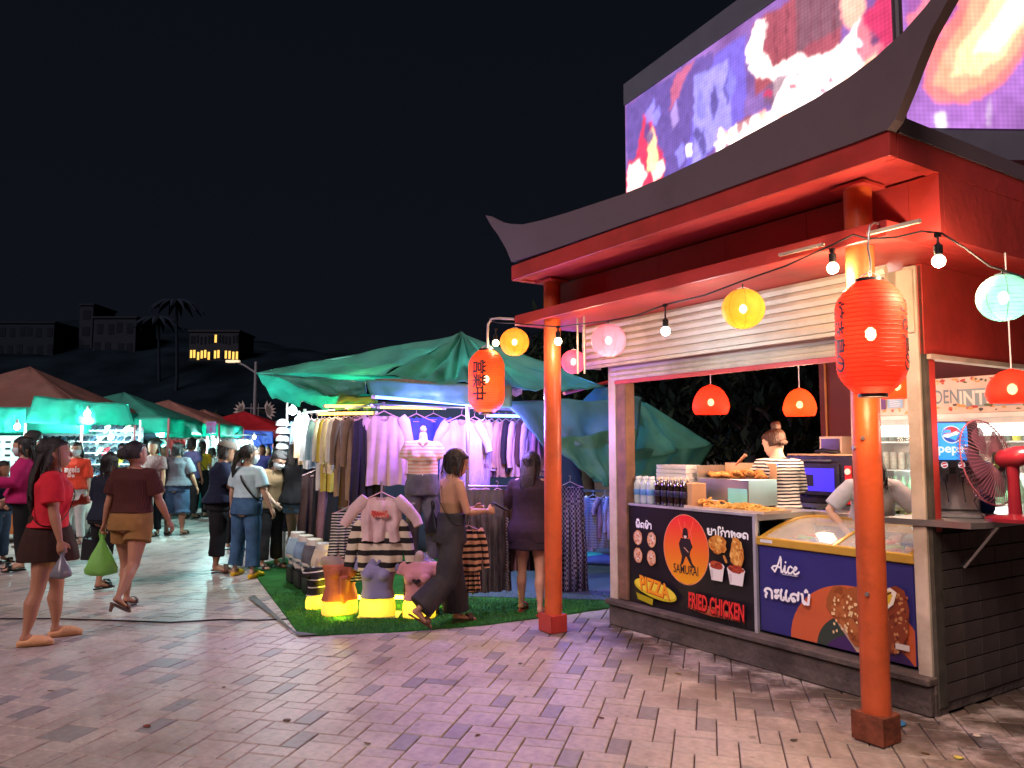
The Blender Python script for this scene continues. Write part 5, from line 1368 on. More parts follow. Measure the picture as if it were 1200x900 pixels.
# ================================================================ people
def rotX(a): return Matrix.Rotation(a, 3, 'X')
def rotY(a): return Matrix.Rotation(a, 3, 'Y')
def rotZ(a): return Matrix.Rotation(a, 3, 'Z')
def skin(i): return mat('skin_%d' % i, [(0.46, 0.24, 0.15), (0.36, 0.17, 0.10), (0.55, 0.33, 0.23)][i], rough=0.5, var=0.08, spec=0.35)
m_hair = mat('black_hair', (0.012, 0.009, 0.008), rough=0.42, var=0.4, scale=40, bump=0.6, bscale=120, spec=0.5)
m_hairb = mat('brown_hair', (0.045, 0.018, 0.010), rough=0.42, var=0.4, scale=40, bump=0.6, bscale=120)
m_mask = mat('mask_cloth', (0.62, 0.70, 0.72), rough=0.8)
m_eyew = mat('eye_dark', (0.02, 0.015, 0.012), rough=0.2)
def ering(c, ax, ay, w, f, b, n=16, pw=2.0):
    out = []
    for k in range(n):
        a = 6.28318 * k / n; ca, sa = math.cos(a), math.sin(a)
        q = lambda t: math.copysign(abs(t) ** (2 / pw), t)
        out.append(c + ax * (w * q(ca)) + ay * ((f if sa > 0 else b) * q(sa)))
    return out
TORSO = [(.455, .040, .050, .055), (.48, .085, .060, .072), (.515, .103, .064, .078), (.55, .100, .063, .070), (.59, .086, .060, .056), (.63, .075, .056, .050), (.67, .078, .058, .052),
         (.71, .084, .066, .056), (.745, .090, .070, .060), (.775, .098, .062, .060), (.80, .104, .050, .054), (.818, .098, .040, .046), (.832, .066, .034, .038), (.845, .038, .030, .034), (.865, .031, .029, .032)]
class Fig:
    """joints of a standing figure; x right, y forward, z up, unit height scaled by H"""
    def __init__(s, H, pose, fat=1.0):
        s.H = H; s.fat = fat; s.p = pose; g = pose.get
        s.lean = R(g('lean', 0)); s.tw = R(g('twist', 0))
        s.hip = Vector((0, 0, .52))
        s.Rt = rotX(-s.lean) @ rotZ(s.tw) @ rotY(R(g('side', 0)))
        s.legs = {}; s.arms = {}
        for sd, nm in ((-1, 'L'), (1, 'R')):
            fw, ou, kn = g('leg' + nm, (0, 2, 3))[:3]; toe = g('toe' + nm, None)
            h = Vector((sd * .052 * (1 + .3 * (fat - 1)), 0, .50))
            M = rotY(R(-sd * ou)) @ rotX(R(fw))
            k = h + M @ Vector((0, 0, -.235))
            M2 = M @ rotX(R(-kn)); a = k + M2 @ Vector((0, 0, -.225))
            fy = rotZ(R(-sd * g('splay', 8)))
            pit = R(toe) if toe is not None else 0
            fd = fy @ (rotX(-pit) @ Vector((0, 1, 0)))
            s.legs[nm] = (h, k, a, fd.normalized())
            sh = s.T(Vector((sd * .100 * (1 + .18 * (fat - 1)), -.003, .805)))
            f, o, e, tw = g('arm' + nm, (3, 8, 8, 0))
            MA = s.Rt @ rotY(R(-sd * o)) @ rotX(R(f))
            el = sh + MA @ Vector((0, 0, -.165))
            MB_ = MA @ rotZ(R(sd * tw)) @ rotX(R(e)); wr = el + MB_ @ Vector((0, 0, -.145))
            s.arms[nm] = (sh, el, wr, MB_)
        lo = min(l[2].z - .040 - max(0, -l[3].z) * .11 - (0.0) for l in s.legs.values())
        s.dz = -lo + 0.006
    def T(s, p): return s.hip + s.Rt @ (p - s.hip) if p.z > .52 else p.copy()
    def Tt(s, p):
        t = sm((p.z - .50) / .14); q = s.hip + s.Rt @ (p - s.hip); return p.lerp(q, t)
    def W(s, p): return Vector((p.x, p.y, p.z + s.dz)) * s.H
    def wrist(s, nm): return s.W(s.arms[nm][2] + s.arms[nm][3] @ Vector((0, 0, -.05)))
    def neck(s): return s.T(Vector((0, -.004, .86)))
    def headM(s):
        return s.Rt @ rotZ(R(s.p.get('yaw', 0))) @ rotX(R(-s.p.get('nod', 5) * -1 if False else s.p.get('nod', -5)))
    def hpt(s, x, y, z):
        """head space: z 0 chin .. 1 crown, unit = head height"""
        hh = .146; M = s.headM()
        base = s.neck() + s.Rt @ Vector((0, .004, -.005))
        return base + M @ Vector((x * hh, y * hh + .004, z * hh))
HEADS = [(0.0, .13, .30, .02), (.06, .20, .38, .08), (.16, .27, .42, .22), (.30, .32, .435, .36), (.45, .345, .43, .45), (.60, .355, .435, .50), (.75, .345, .42, .50), (.87, .29, .34, .42), (.96, .17, .20, .26), (1.0, .06, .07, .09)]
def limb(mb, s, pts, rs, n=12):
    mb.tube([s.W(p) for p in pts], [r * s.H for r in rs], n)
    for p, r in ((pts[0], rs[0]), (pts[-1], rs[-1])): mb.ell(s.W(p), r * s.H * .98, r * s.H * .98, r * s.H * .98, 10, 6)
def body_mesh(s, vox, face=True, fingers=True, shoes=False):
    mb = MB(); f = s.fat; H = s.H
    X, Y = Vector((1, 0, 0)), Vector((0, 1, 0))
    rs = []
    for z, w, fr, bk in TORSO:
        c = s.Tt(Vector((0, 0, z))); t = sm((z - .5) / .14)
        ax = X.lerp(s.Rt @ X, t); ay = Y.lerp(s.Rt @ Y, t); ff = 1 + (f - 1) * (1 if z < .78 else .4)
        rs.append([s.W(v) for v in ering(c, ax, ay, w * (1 + (ff - 1) * .8), fr * ff, bk * ff, 18, 2.3 if .7 < z < .82 else 2.0)])
    mb.rings(rs)
    for nm, (h, k, a, fd) in s.legs.items():
        sd = -1 if nm == 'L' else 1; g = 1 + (f - 1) * .8
        P = [h + Vector((0, 0, .02)), h.lerp(k, .15), h.lerp(k, .45), h.lerp(k, .8), k, k.lerp(a, .12), k.lerp(a, .32), k.lerp(a, .62), k.lerp(a, .88), a]
        back = Vector((0, -1, 0)); kb = (a - k).normalized(); bk = (back - kb * back.dot(kb)).normalized()
        P[6] = P[6] + bk * .008; P[5] = P[5] + bk * .002
        limb(mb, s, P, [.050 * g, .052 * g, .046 * g, .034 * g, .030 * g, .029 * g, .033 * g, .025 * g, .0175, .018])
        hl = a + Vector((0, 0, -.012)) - fd * .012
        rt = fd.cross(Vector((0, 0, 1))).normalized(); up = rt.cross(fd).normalized()
        ft = []
        for q, w, hg, zz in ((-.022, .010, .012, -.006), (-.012, .019, .022, -.010), (.02, .020, .024, -.012), (.055, .024, .016, -.020), (.085, .027, .011, -.025), (.108, .024, .008, -.028), (.122, .014, .005, -.030)):
            c = a + fd * q + up * zz * 1.0
            ft.append([s.W(v) for v in ering(c, rt, up, w, hg, min(hg, .012), 12)])
        mb.rings(ft)
    for nm, (sh, el, wr, M) in s.arms.items():
        g = 1 + (f - 1) * .9; sd = -1 if nm == 'L' else 1
        tp = s.T(Vector((sd * .07, -.003, .81)))
        limb(mb, s, [tp, sh, sh.lerp(el, .2), sh.lerp(el, .6), el, el.lerp(wr, .2), el.lerp(wr, .55), wr], [.030, .031 * g, .0295 * g, .025 * g, .021 * g, .0225 * g, .018 * g, .0125])
        # hand: palm and five fingers
        hx = M @ Vector((0, 1, 0)); hz = M @ Vector((0, 0, -1)); hy = M @ Vector((-sd, 0, 0))   # palm faces the body
        pr = []
        for q, w, t in ((0, .013, .010), (.018, .020, .011), (.035, .023, .0105), (.050, .022, .009)):
            pr.append([s.W(v) for v in ering(wr + hz * q, hx, hy, w, t, t, 10, 2.4)])
        mb.rings(pr)
        curl = s.p.get('curl' + nm, 25)
        if fingers:
            for i, (o, L1) in enumerate(((.017, .040), (.006, .045), (-.006, .042), (-.017, .034))):
                b0 = wr + hz * .046 + hx * o; d = hz.copy(); pts = [b0]; ang = R(curl * .5)
                for j in range(3):
                    d = (hz * math.cos(ang) + hy * math.sin(ang)).normalized(); b0 = b0 + d * L1 * (.42, .32, .26)[j]; pts.append(b0); ang += R(curl * (.9, .8, .6)[j] + i)
                limb(mb, s, pts, [.0058, .0056, .0052, .0044], 8)
            t0 = wr + hz * .014 + hx * .016
            limb(mb, s, [t0, t0 + (hx * .8 + hz * .7 + hy * .3).normalized() * .020, t0 + (hx * .8 + hz * .7 + hy * .3).normalized() * .020 + (hz + hy * .6 + hx * .2).normalized() * .020], [.0075, .0066, .0052], 8)
        else:
            d = (hz * math.cos(R(curl)) + hy * math.sin(R(curl)))
            for o in (.014, .004, -.006, -.016): limb(mb, s, [wr + hz * .046 + hx * o, wr + hz * .046 + hx * o + d * .036], [.0075, .0065], 8)
            limb(mb, s, [wr + hz * .014 + hx * .016, wr + hz * .034 + hx * .030 + hy * .006], [.008, .0065], 8)
    # head
    M = s.headM(); ax, ay = M @ X, M @ Y
    rs = []
    for z, w, fr, bk in HEADS:
        c = s.hpt(0, 0, z); rs.append([s.W(v) for v in ering(c, ax, ay, w * .146, fr * .146, bk * .146, 20, 2.1)])
    mb.rings(rs)
    nb = s.T(Vector((0, -.004, .835)))
    limb(mb, s, [nb, s.hpt(0, -.06, .12), s.hpt(0, -.08, .3)], [.033, .030, .031])
    for sd in (-1, 1):
        mb.tube([s.W(s.hpt(sd * .345, -.02, .36)), s.W(s.hpt(sd * .385, -.05, .46)), s.W(s.hpt(sd * .36, -.05, .58))], [.004 * H, .0075 * H, .005 * H], 8)
    if face:
        mb.tube([s.W(s.hpt(0, .43, .60)), s.W(s.hpt(0, .47, .50)), s.W(s.hpt(0, .53, .40)), s.W(s.hpt(0, .43, .36))], [.0040 * H, .0055 * H, .0085 * H, .006 * H], 8)
        mb.ell(s.W(s.hpt(0, .43, .235)), .010 * H, .005 * H, .0042 * H, 10, 6)
        mb.ell(s.W(s.hpt(0, .425, .205)), .008 * H, .005 * H, .0040 * H, 10, 6)
        mb.tube([s.W(s.hpt(-.24, .35, .62)), s.W(s.hpt(-.1, .42, .645)), s.W(s.hpt(0, .425, .62)), s.W(s.hpt(.1, .42, .645)), s.W(s.hpt(.24, .35, .62))], .0045 * H, 8)
    return remeshed(mb, vox, 2)
def folds(seed, amp, zs, H, k=9.0):
    o = seed * 3.1
    def f(co):
        x, y, z = co[:, 0], co[:, 1], co[:, 2]
        a = np.arctan2(y, x)
        v = np.sin(a * 3 + o + z * 7) * .45 + np.sin(a * 5 + z * 13 + o * 2) * .3 + np.sin(z * 34 + a * 2 + np.sin(x * 22 + o) * 2) * .35 + np.sin((x * 27 + z * 19) + o) * .3
        return (amp * v).astype(np.float32)
    return f
def torso_shell(s, mb, z0, z1, grow, hemgrow=0.0, n=20, squash=1.0):
    X, Y = Vector((1, 0, 0)), Vector((0, 1, 0)); rs = []
    zs = [z0] + [t[0] for t in TORSO if z0 + .012 < t[0] < z1 - .008] + [z1]
    tz = [t[0] for t in TORSO]
    for z in zs:
        w, fr, bk = (float(np.interp(z, tz, [t[i] for t in TORSO])) for i in (1, 2, 3))
        if z < .515: w, fr, bk = .103, .064, .078
        t = sm((z - .5) / .14); c = s.Tt(Vector((0, 0, z))); ff = 1 + (s.fat - 1) * (1 if z < .78 else .4)
        gq = grow * (1 if z < .80 else .55) + hemgrow * sm((.70 - z) / .2)
        if z > .57 and z < .72 and grow > .012: w = max(w, .088)
        rs.append([s.W(v) for v in ering(c, X.lerp(s.Rt @ X, t), Y.lerp(s.Rt @ Y, t), w * (1 + (ff - 1) * .8) + gq, (fr * ff + gq) , bk * ff + gq, n, 2.25)])
    mb.rings(rs)
def sleeves(s, mb, frac, r0=.042, r1=.034, which='LR'):
    for nm in which:
        sh, el, wr, M = s.arms[nm]; sd = -1 if nm == 'L' else 1
        tp = s.T(Vector((sd * .062, -.003, .80)))
        g = 1 + (s.fat - 1) * .9
        if frac <= 1: P = [tp, sh, sh.lerp(el, frac * .5), sh.lerp(el, frac)]; rr = [.040 * g, .038 * g, (r0 + r1) / 2 * g, r1 * g]
        else:
            e2 = el.lerp(wr, frac - 1); P = [tp, sh, sh.lerp(el, .5), el, el.lerp(e2, .5), e2]; rr = [.040 * g, .038 * g, r0 * g * .92, r1 * g * .95, r1 * g * .9, r1 * .78 * g]
        mb.tube([s.W(p) for p in P], [r * s.H for r in rr], 14)
        mb.ell(s.W(sh), .036 * s.H * g, .034 * s.H * g, .030 * s.H * g, 12, 8)
def trousers(s, mb, frac, top=.62, r_th=.060, r_kn=.044, r_hem=.045, grow=.017):
    torso_shell(s, mb, .475, top, grow)
    for nm, (h, k, a, fd) in s.legs.items():
        g = 1 + (s.fat - 1) * .8
        P = [h + Vector((0, 0, .03)), h.lerp(k, .3)]; rr = [r_th * .97, r_th]
        if frac <= 1:
            P += [h.lerp(k, frac)]; rr += [r_hem]
        else:
            e = k.lerp(a, frac - 1); P += [h.lerp(k, .75), k, k.lerp(e, .5), e]; rr += [(r_th + r_kn) / 2, r_kn, (r_kn + r_hem) / 2, r_hem]
        mb.tube([s.W(p) for p in P], [r * s.H * g for r in rr], 16)
        mb.ell(s.W(h + Vector((0, 0, .02))), r_th * s.H * g * .95, r_th * s.H * g * .95, r_th * s.H * g * .9, 12, 8)
def skirt(s, mb, z_hem, flare=.03, top=.62):
    X, Y = Vector((1, 0, 0)), Vector((0, 1, 0)); rs = []
    cx = sum((l[1].x for l in s.legs.values())) / 2; cy = sum((l[1].y for l in s.legs.values())) / 2
    spread = abs(s.legs['L'][1].y - s.legs['R'][1].y) / 2
    for k in range(8):
        t = k / 7; z = top + (z_hem - top) * t
        w = .096 + (.016 + flare) * sm(t * 1.4); d = .072 + (.012 + flare) * sm(t * 1.4) + spread * t * .8
        rs.append([s.W(v) for v in ering(Vector((cx * t, cy * t * .9, z)), X, Y, w * (1 + (s.fat - 1) * .8), d * s.fat, d * s.fat, 20, 2.1)])
    mb.rings(rs)
def hair_mesh(s, style, vox):
    mb = MB(); H = s.H; M = s.headM(); X, Y = M @ Vector((1, 0, 0)), M @ Vector((0, 1, 0)); rs = []
    for z, w, fr, bk in ((.30, .33, -.10, .46), (.42, .375, -.06, .51), (.55, .385, .02, .55), (.66, .385, .16, .57), (.74, .375, .40, .56), (.84, .345, .415, .52), (.93, .26, .30, .42), (1.01, .14, .16, .24), (1.055, .05, .06, .08)):
        c = s.hpt(0, 0, z); out = []
        for k in range(20):
            a = 6.28318 * k / 20; ca, sa = math.cos(a), math.sin(a)
            yy = (fr if sa > 0 else bk) * .146
            out.append(s.W(c + X * (w * .146 * ca) + Y * (yy * sa)))
        rs.append(out)
    mb.rings(rs)
    back = s.Rt @ Vector((0, -1, 0))
    def drape(p0, ln, w0, w1, dep, off=.012, sway=0.0, n=7):
        pts = []
        for k in range(n):
            t = k / (n - 1); p = p0 + Vector((sway * t * t, 0, -ln * t)) + back * (off * math.sin(t * 2.4)) ; pts.append(p)
        rr = []
        Xs = s.Rt @ Vector((1, 0, 0))
        for k, p in enumerate(pts):
            t = k / (n - 1); w = w0 + (w1 - w0) * t; w *= (1 if t < .85 else 1 - (t - .85) * 3)
            rr.append([s.W(v) for v in ering(p, Xs, back, w, dep * (1 - .4 * t), dep * (1 - .4 * t), 14)])
        mb.rings(rr)
    bp_ = s.hpt(0, -.46, .55)
    if style == 'long':
        drape(s.hpt(0, -.36, .52), .20, .050, .046, .022, .03)
        for sd in (-1, 1): mb.tube([s.W(s.hpt(sd * .33, -.05, .6)), s.W(s.hpt(sd * .37, -.12, .2)), s.W(s.hpt(sd * .36, -.22, -.1))], [.012 * H, .014 * H, .008 * H], 8)
    elif style == 'verylong':
        drape(s.hpt(0, -.34, .52), .30, .048, .040, .026, .045)
        for sd in (-1, 1): mb.tube([s.W(s.hpt(sd * .33, -.08, .6)), s.W(s.hpt(sd * .34, -.2, .2)), s.W(s.hpt(sd * .30, -.4, -.3))], [.012 * H, .016 * H, .010 * H], 8)
    elif style in ('pony', 'braid'):
        p0 = s.hpt(0, -.56, .62); mb.ell(s.W(p0), .018 * H, .018 * H, .018 * H)
        ln = .17 if style == 'pony' else .20
        pts = [p0, p0 + back * .022 + Vector((0, 0, -.02)), p0 + back * .024 + Vector((s.p.get('ponyx', 0) * .3, 0, -.07)), p0 + back * .02 + Vector((s.p.get('ponyx', 0) * .7, 0, -.12)), p0 + back * .012 + Vector((s.p.get('ponyx', 0), 0, -ln))]
        mb.tube([s.W(p) for p in pts], [.013 * H, .019 * H, .020 * H, .017 * H, .006 * H], 12)
    elif style == 'bun':
        mb.ell(s.W(s.hpt(0, -.34, 1.06)), .030 * H, .030 * H, .026 * H); mb.ell(s.W(s.hpt(0.08, -.38, 1.14)), .018 * H, .018 * H, .018 * H); mb.ell(s.W(s.hpt(0, -.44, .34)), .030 * H, .022 * H, .02 * H)
    elif style == 'lowbun':
        mb.ell(s.W(s.hpt(0, -.60, .55)), .032 * H, .024 * H, .036 * H)
    elif style == 'bob':
        drape(s.hpt(0, -.30, .5), .075, .052, .046, .028, .006)
        for sd in (-1, 1): mb.tube([s.W(s.hpt(sd * .34, -.02, .6)), s.W(s.hpt(sd * .38, -.02, .2)), s.W(s.hpt(sd * .34, .0, -.02))], [.012 * H, .015 * H, .010 * H], 8)
    def strand(co):
        a = np.arctan2(co[:, 1], co[:, 0]); return (0.0016 * np.sin(co[:, 0] * 420 + np.sin(co[:, 2] * 18) * 2) + 0.003 * np.sin(co[:, 2] * 30 + co[:, 0] * 40)).astype(np.float32)
    return remeshed(mb, vox, 1, strand)
SHOEM = {}
def shoe(s, nm, kind, m, root):
    h, k, a, fd = s.legs[nm]; rt = fd.cross(Vector((0, 0, 1))).normalized(); up = rt.cross(fd).normalized(); mb = MB(); H = s.H
    def cc(q, zz): return a + fd * q + up * zz
    if kind in ('slide', 'heel', 'flat'):
        rs = [[s.W(v) for v in ering(cc(q, -.036 - (.0 if kind != 'heel' else .0)), rt, up, w, .006, .006, 14)] for q, w in ((-.030, .012), (-.018, .022), (.02, .024), (.055, .028), (.095, .030), (.118, .024), (.128, .012))]
        mb.rings(rs)
        o = mb.build('sole', m, root, smooth=True)
        mb = MB(); pts = [cc(.065, -.030) + rt * (.031 * math.cos(t)) + up * (.036 * math.sin(t)) for t in [i * math.pi / 8 for i in range(9)]]
        rs = []
        for off in (.0, .012, .024, .030):
            rs.append([s.W(p + fd * (off)) for p in pts])
        q = MB(); q.rings([r_ for r_ in rs], cap=False, closed=False)
        me = q.mesh('strap', True); oo = link('strap', me, m, root); md = oo.modifiers.new('t', 'SOLIDIFY'); md.thickness = .005
        if kind == 'heel':
            MB().tube([s.W(cc(-.018, -.036)), s.W(cc(-.014, -.080))], [.013 * H, .009 * H], 8).build('heel', m, root)
    else:
        rs = [[s.W(v) for v in ering(cc(q, zz), rt, up, w, hg, .030 + zz + .018, 14)] for q, w, hg, zz in ((-.034, .014, .004, -.024), (-.022, .025, .008, -.022), (.012, .028, .010, -.020), (.034, .031, .024, -.016), (.070, .034, .022, -.018), (.100, .031, .014, -.021), (.122, .014, .006, -.027))]
        mb.rings(rs)
        link('shoe', remeshed(mb, .005, 2, (lambda co: (0.0015 * np.sin(co[:, 0] * 300) * np.sin(co[:, 2] * 300 + co[:, 1] * 260)).astype(np.float32)) if kind == 'fluffy' else None), m, root)
FLAT_D = {}
def person(label, px, feet_py, head_py, facing, pose, top, bottom, hair=('long', m_hair), sk=0, shoes=('flat', m_black), detail=1, fat=1.0, mask=False,
           face=True, group=None, Y=None, H=None, strap=None, loc=None, toplen=.50, extra=None):
    """facing in degrees: 0 away from the camera, 90 to the right, 180 to the camera"""
    w0 = loc if loc is not None else (ground(px, feet_py) if Y is None else Vector((at(px, 500, Y).x, Y, 0)))
    if H is None:
        zt = at(px, head_py, w0.y).z; H = zt / 0.997
    s = Fig(H, pose, fat)
    # real top height may be lower when leaning: rescale
    if loc is None:
        topz = max(s.W(s.hpt(0, -.1, 1.03)).z, 0.5)
        if H and head_py is not None:
            zt = at(px, head_py, w0.y).z; s.H = H * zt / topz; s.H = min(max(s.H, 1.3), 1.85)
    vox = {2: .0075, 1: .0115, 0: .017}[detail]
    ss = SHIRT = None
    me = body_mesh(s, vox, face and detail > 0, detail == 2)
    root = link('person', me, skin(sk), None, w0, -R(facing))
    tag(root, label, 'person', group)
    root['_f'] = 0; del root['_f']
    # top
    kind, m, fr = top[:3]
    mb = MB(); seed = random.uniform(0, 9)
    if kind == 'tee': torso_shell(s, mb, toplen, .838, .014, .012); sleeves(s, mb, fr, .044, .046)
    elif kind == 'fitted': torso_shell(s, mb, toplen, .838, .008, .003); sleeves(s, mb, fr, .038, .034)
    elif kind == 'loose': torso_shell(s, mb, toplen, .838, .022, .026); sleeves(s, mb, fr, .052, .050)
    elif kind == 'halter': torso_shell(s, mb, .62, .70, .006)
    if mb.v:
        o = link('halter_top' if kind == 'halter' else ('jacket' if 'jacket' in str(top[3:]) else 'shirt'), remeshed(mb, vox * 1.05, 2, folds(seed, .0045 if kind != 'fitted' else .0025, 0, s.H)), m, root)
    kind, m, fr = bottom[:3]
    mb = MB()
    if kind == 'jeans': trousers(s, mb, fr, .625, .062, .050, .052)
    elif kind == 'wide': trousers(s, mb, fr, .64, .068, .064, .078)
    elif kind == 'slim': trousers(s, mb, fr, .62, .060, .044, .036)
    elif kind == 'shorts': trousers(s, mb, fr, .62, .066, .060, .068, .014)
    elif kind == 'skirt': skirt(s, mb, fr, *(bottom[3:] or (.03,)))
    if mb.v: link({'jeans': 'jeans', 'wide': 'trousers', 'slim': 'trousers', 'shorts': 'shorts', 'skirt': 'skirt'}[kind], remeshed(mb, vox * 1.05, 2, folds(seed + 2, .005, 0, s.H)), m, root)
    if hair: link('hair', hair_mesh(s, hair[0], vox * .8), hair[1], root)
    if hair and detail > 0 and hair[0] in ('long', 'verylong', 'bob', 'braid'):
        q = MB(); ln = {'long': .22, 'verylong': .32, 'bob': .10, 'braid': .04}[hair[0]]; rr_ = random.Random(int(px))
        for k in range(46):
            a = rr_.uniform(-1.9, 1.9); x_, y_ = math.sin(a), -math.cos(a)
            p0 = s.hpt(x_ * .30, y_ * .42, .92); p1 = s.hpt(x_ * .40, y_ * .58 - .02, .62); p2 = s.hpt(x_ * .40, y_ * .54, .25) ; dz_ = ln * rr_.uniform(.5, 1.05)
            p3 = p2 + Vector((rr_.gauss(0, .010), rr_.gauss(0, .006) - .004, -dz_ * .5)); p4 = p3 + Vector((rr_.gauss(0, .014), rr_.gauss(0, .008), -dz_ * .4))
            q.tube([s.W(v) for v in (p0, p1, p2, p3, p4)], [.0012, .0026, .0026, .002, .0006], 4, cap=False)
        link('hair_strands', q.mesh('hair_strands', fix=False), hair[1], root)['kind'] = 'stuff'
    if shoes:
        for nm in 'LR': shoe(s, nm, shoes[0], shoes[1], root)
    if mask:
        q = MB(); rs = []
        for z, wd, yf_ in ((.03, .16, .38), (.10, .26, .445), (.22, .34, .49), (.34, .355, .55), (.44, .345, .52), (.50, .33, .45)):
            rs.append([s.W(s.hpt(wd * math.sin(R(-78 + 156 * k / 12)), -.04 + (yf_ + .04) * math.cos(R(-78 + 156 * k / 12)), z)) for k in range(13)])
        q.rings(rs, cap=False, closed=False); oo = link('mask', q.mesh('mask', True), m_mask, root); md = oo.modifiers.new('t', 'SOLIDIFY'); md.thickness = .003
        for sd in (-1, 1): MB().tube([s.W(s.hpt(sd * .34, .05, .42)), s.W(s.hpt(sd * .385, -.06, .50))], .0012 * s.H, 5).build('ear_loop', m_mask, root)
    if face and detail > 0:
        for sd in (-1, 1):
            MB().ell(s.W(s.hpt(sd * .145, .385, .515)), .0085, .006, .0055, 10, 6).build('eye', m_eyew, root, smooth=True)
            MB().tube([s.W(s.hpt(sd * .07, .437, .60)), s.W(s.hpt(sd * .15, .42, .63)), s.W(s.hpt(sd * .24, .355, .605))], [.0022, .003, .0015], 6).build('eyebrow', m_hair, root)
        if not mask: MB().ell(s.W(s.hpt(0, .452, .222)), .014, .005, .007, 10, 6).build('lips', mat('lips', (0.4, 0.10, 0.09), rough=0.5), root, smooth=True)
    if strap:
        m_s, sd, wd = strap    # band from one shoulder to the opposite hip, front and back
        q = MB(); loop = []
        for k in range(25):
            a = k / 24 * 6.28318; z = .70 + .125 * math.cos(a) ; 
            xx = sd * (.045 + 0 * a) * math.cos(a) + (-sd) * .06 * (1 - math.cos(a)) / 2 * 1.4
            yy = math.sin(a)
            tz = [t[0] for t in TORSO]
            dp = float(np.interp(z, tz, [t[2] for t in TORSO])) * s.fat + .024
            loop.append(s.W(s.Tt(Vector((xx, yy * dp, z)))))
        q.tube(loop, wd / 2, 6, flat=.35); q.build('bag_strap', m_s, root, smooth=True)
    root['H'] = 0; del root['H']
    return root, s
def wpos(root, v): return root.matrix_basis @ v
def hand_world(root, s, nm, drop=0.0):
    v = s.wrist(nm); Rz = Matrix.Rotation(root.rotation_euler.z, 3, 'Z')
    return Vector(root.location) + Rz @ v + Vector((0, 0, -drop))
def plastic_bag(label, top, w, h, m, sq=0.6, seed=0, name='plastic_bag', cat='bag', rot=0.0):
    """sagging carrier bag hung by its gathered handles at 'top'"""
    N = 22; rs = []
    prof = [(.10, 0), (.09, -.10), (.16, -.20), (.34, -.34), (.62, -.52), (.86, -.70), (1.0, -.86), (.93, -.95), (.6, -1.0), (.1, -1.01)]
    for r, z in prof:
        ring = []
        for k in range(N):
            a = 6.28318 * k / N
            q = 1 + .10 * math.sin(a * 5 + seed) * (1 if z < -.2 else .4) + .06 * math.sin(a * 9 + z * 9 + seed * 2)
            ring.append(Vector((w / 2 * r * q * math.cos(a), w / 2 * sq * r * q * math.sin(a), h * z + .004 * math.sin(a * 3 + seed))))
        rs.append(ring)
    mb = MB(); mb.rings(rs, cap=True)
    root = thing(name, label, cat, top, rot)
    o = mb.build('bag_body', m, root, smooth=80)
    for sd in (-1, 1):
        MB().tube([(sd * w * .05, 0, -h * .16), (sd * w * .10, .004, -h * .04), (sd * .02, 0, .02), (0, 0, .035), (-sd * .012, 0, .015)], [.010, .008, .006, .005, .004], 8, flat=.5).build('handle', m, root, smooth=True)
    return root

# ---------------------------------------------------------------- cloths of the crowd
C = cloth
p_red = C('red_tee', (0.55, 0.02, 0.035)); p_dkb = C('dark_brown_skirt', (0.035, 0.016, 0.012)); p_brn = C('maroon_brown_lace', (0.045, 0.013, 0.012), stripes=(0.07, 0.02, 0.016), axis='X', freq=60)
p_kha = C('khaki', (0.24, 0.125, 0.04)); p_ora = C('angel_orange', (0.68, 0.06, 0.03)); p_wht = C('white_cotton', (0.66, 0.62, 0.58)); p_gry = C('slate_grey', (0.10, 0.10, 0.115))
p_den = C('mid_denim', (0.045, 0.105, 0.20), var=0.3); p_dend = C('dark_denim', (0.05, 0.085, 0.15), var=0.25); p_nav = C('navy_cotton', (0.010, 0.014, 0.035)); p_blk = C('black_cotton', (0.012, 0.012, 0.014))
p_lbl = C('pale_blue_cotton', (0.45, 0.62, 0.66)); p_chr = C('charcoal_trousers', (0.035, 0.032, 0.036), var=0.3); p_mag = C('magenta_jacket', (0.42, 0.015, 0.12)); p_yel = C('yellow_top', (0.62, 0.36, 0.02))
p_tan = C('tan_cotton', (0.26, 0.17, 0.09)); p_blu = C('blue_cotton', (0.08, 0.10, 0.36)); p_jl = C('light_denim', (0.16, 0.25, 0.36), var=0.3)
p_str = C('striped_tee', (0.62, 0.58, 0.52), stripes=(0.02, 0.02, 0.03), freq=38, duty=0.52); p_gtee = C('light_grey_tee', (0.36, 0.38, 0.42)); p_bei = C('sheer_beige', (0.30, 0.17, 0.09))
p_dot = C('dotted_maroon', (0.10, 0.03, 0.035), stripes=(0.25, 0.15, 0.14), dots=True, freq=60); p_hood = C('black_hoodie', (0.030, 0.018, 0.026))
m_yclog = mat('yellow_rubber', (0.70, 0.45, 0.02), rough=0.4); m_peach = mat('peach_plush', (0.68, 0.36, 0.18), rough=0.9, bump=0.6, bscale=150); m_sand = mat('sandal_brown', (0.10, 0.045, 0.03), rough=0.5); m_rshoe = mat('red_shoe', (0.35, 0.03, 0.02), rough=0.5)
m_pink = mat('pink_sandal', (0.45, 0.15, 0.17), rough=0.5)
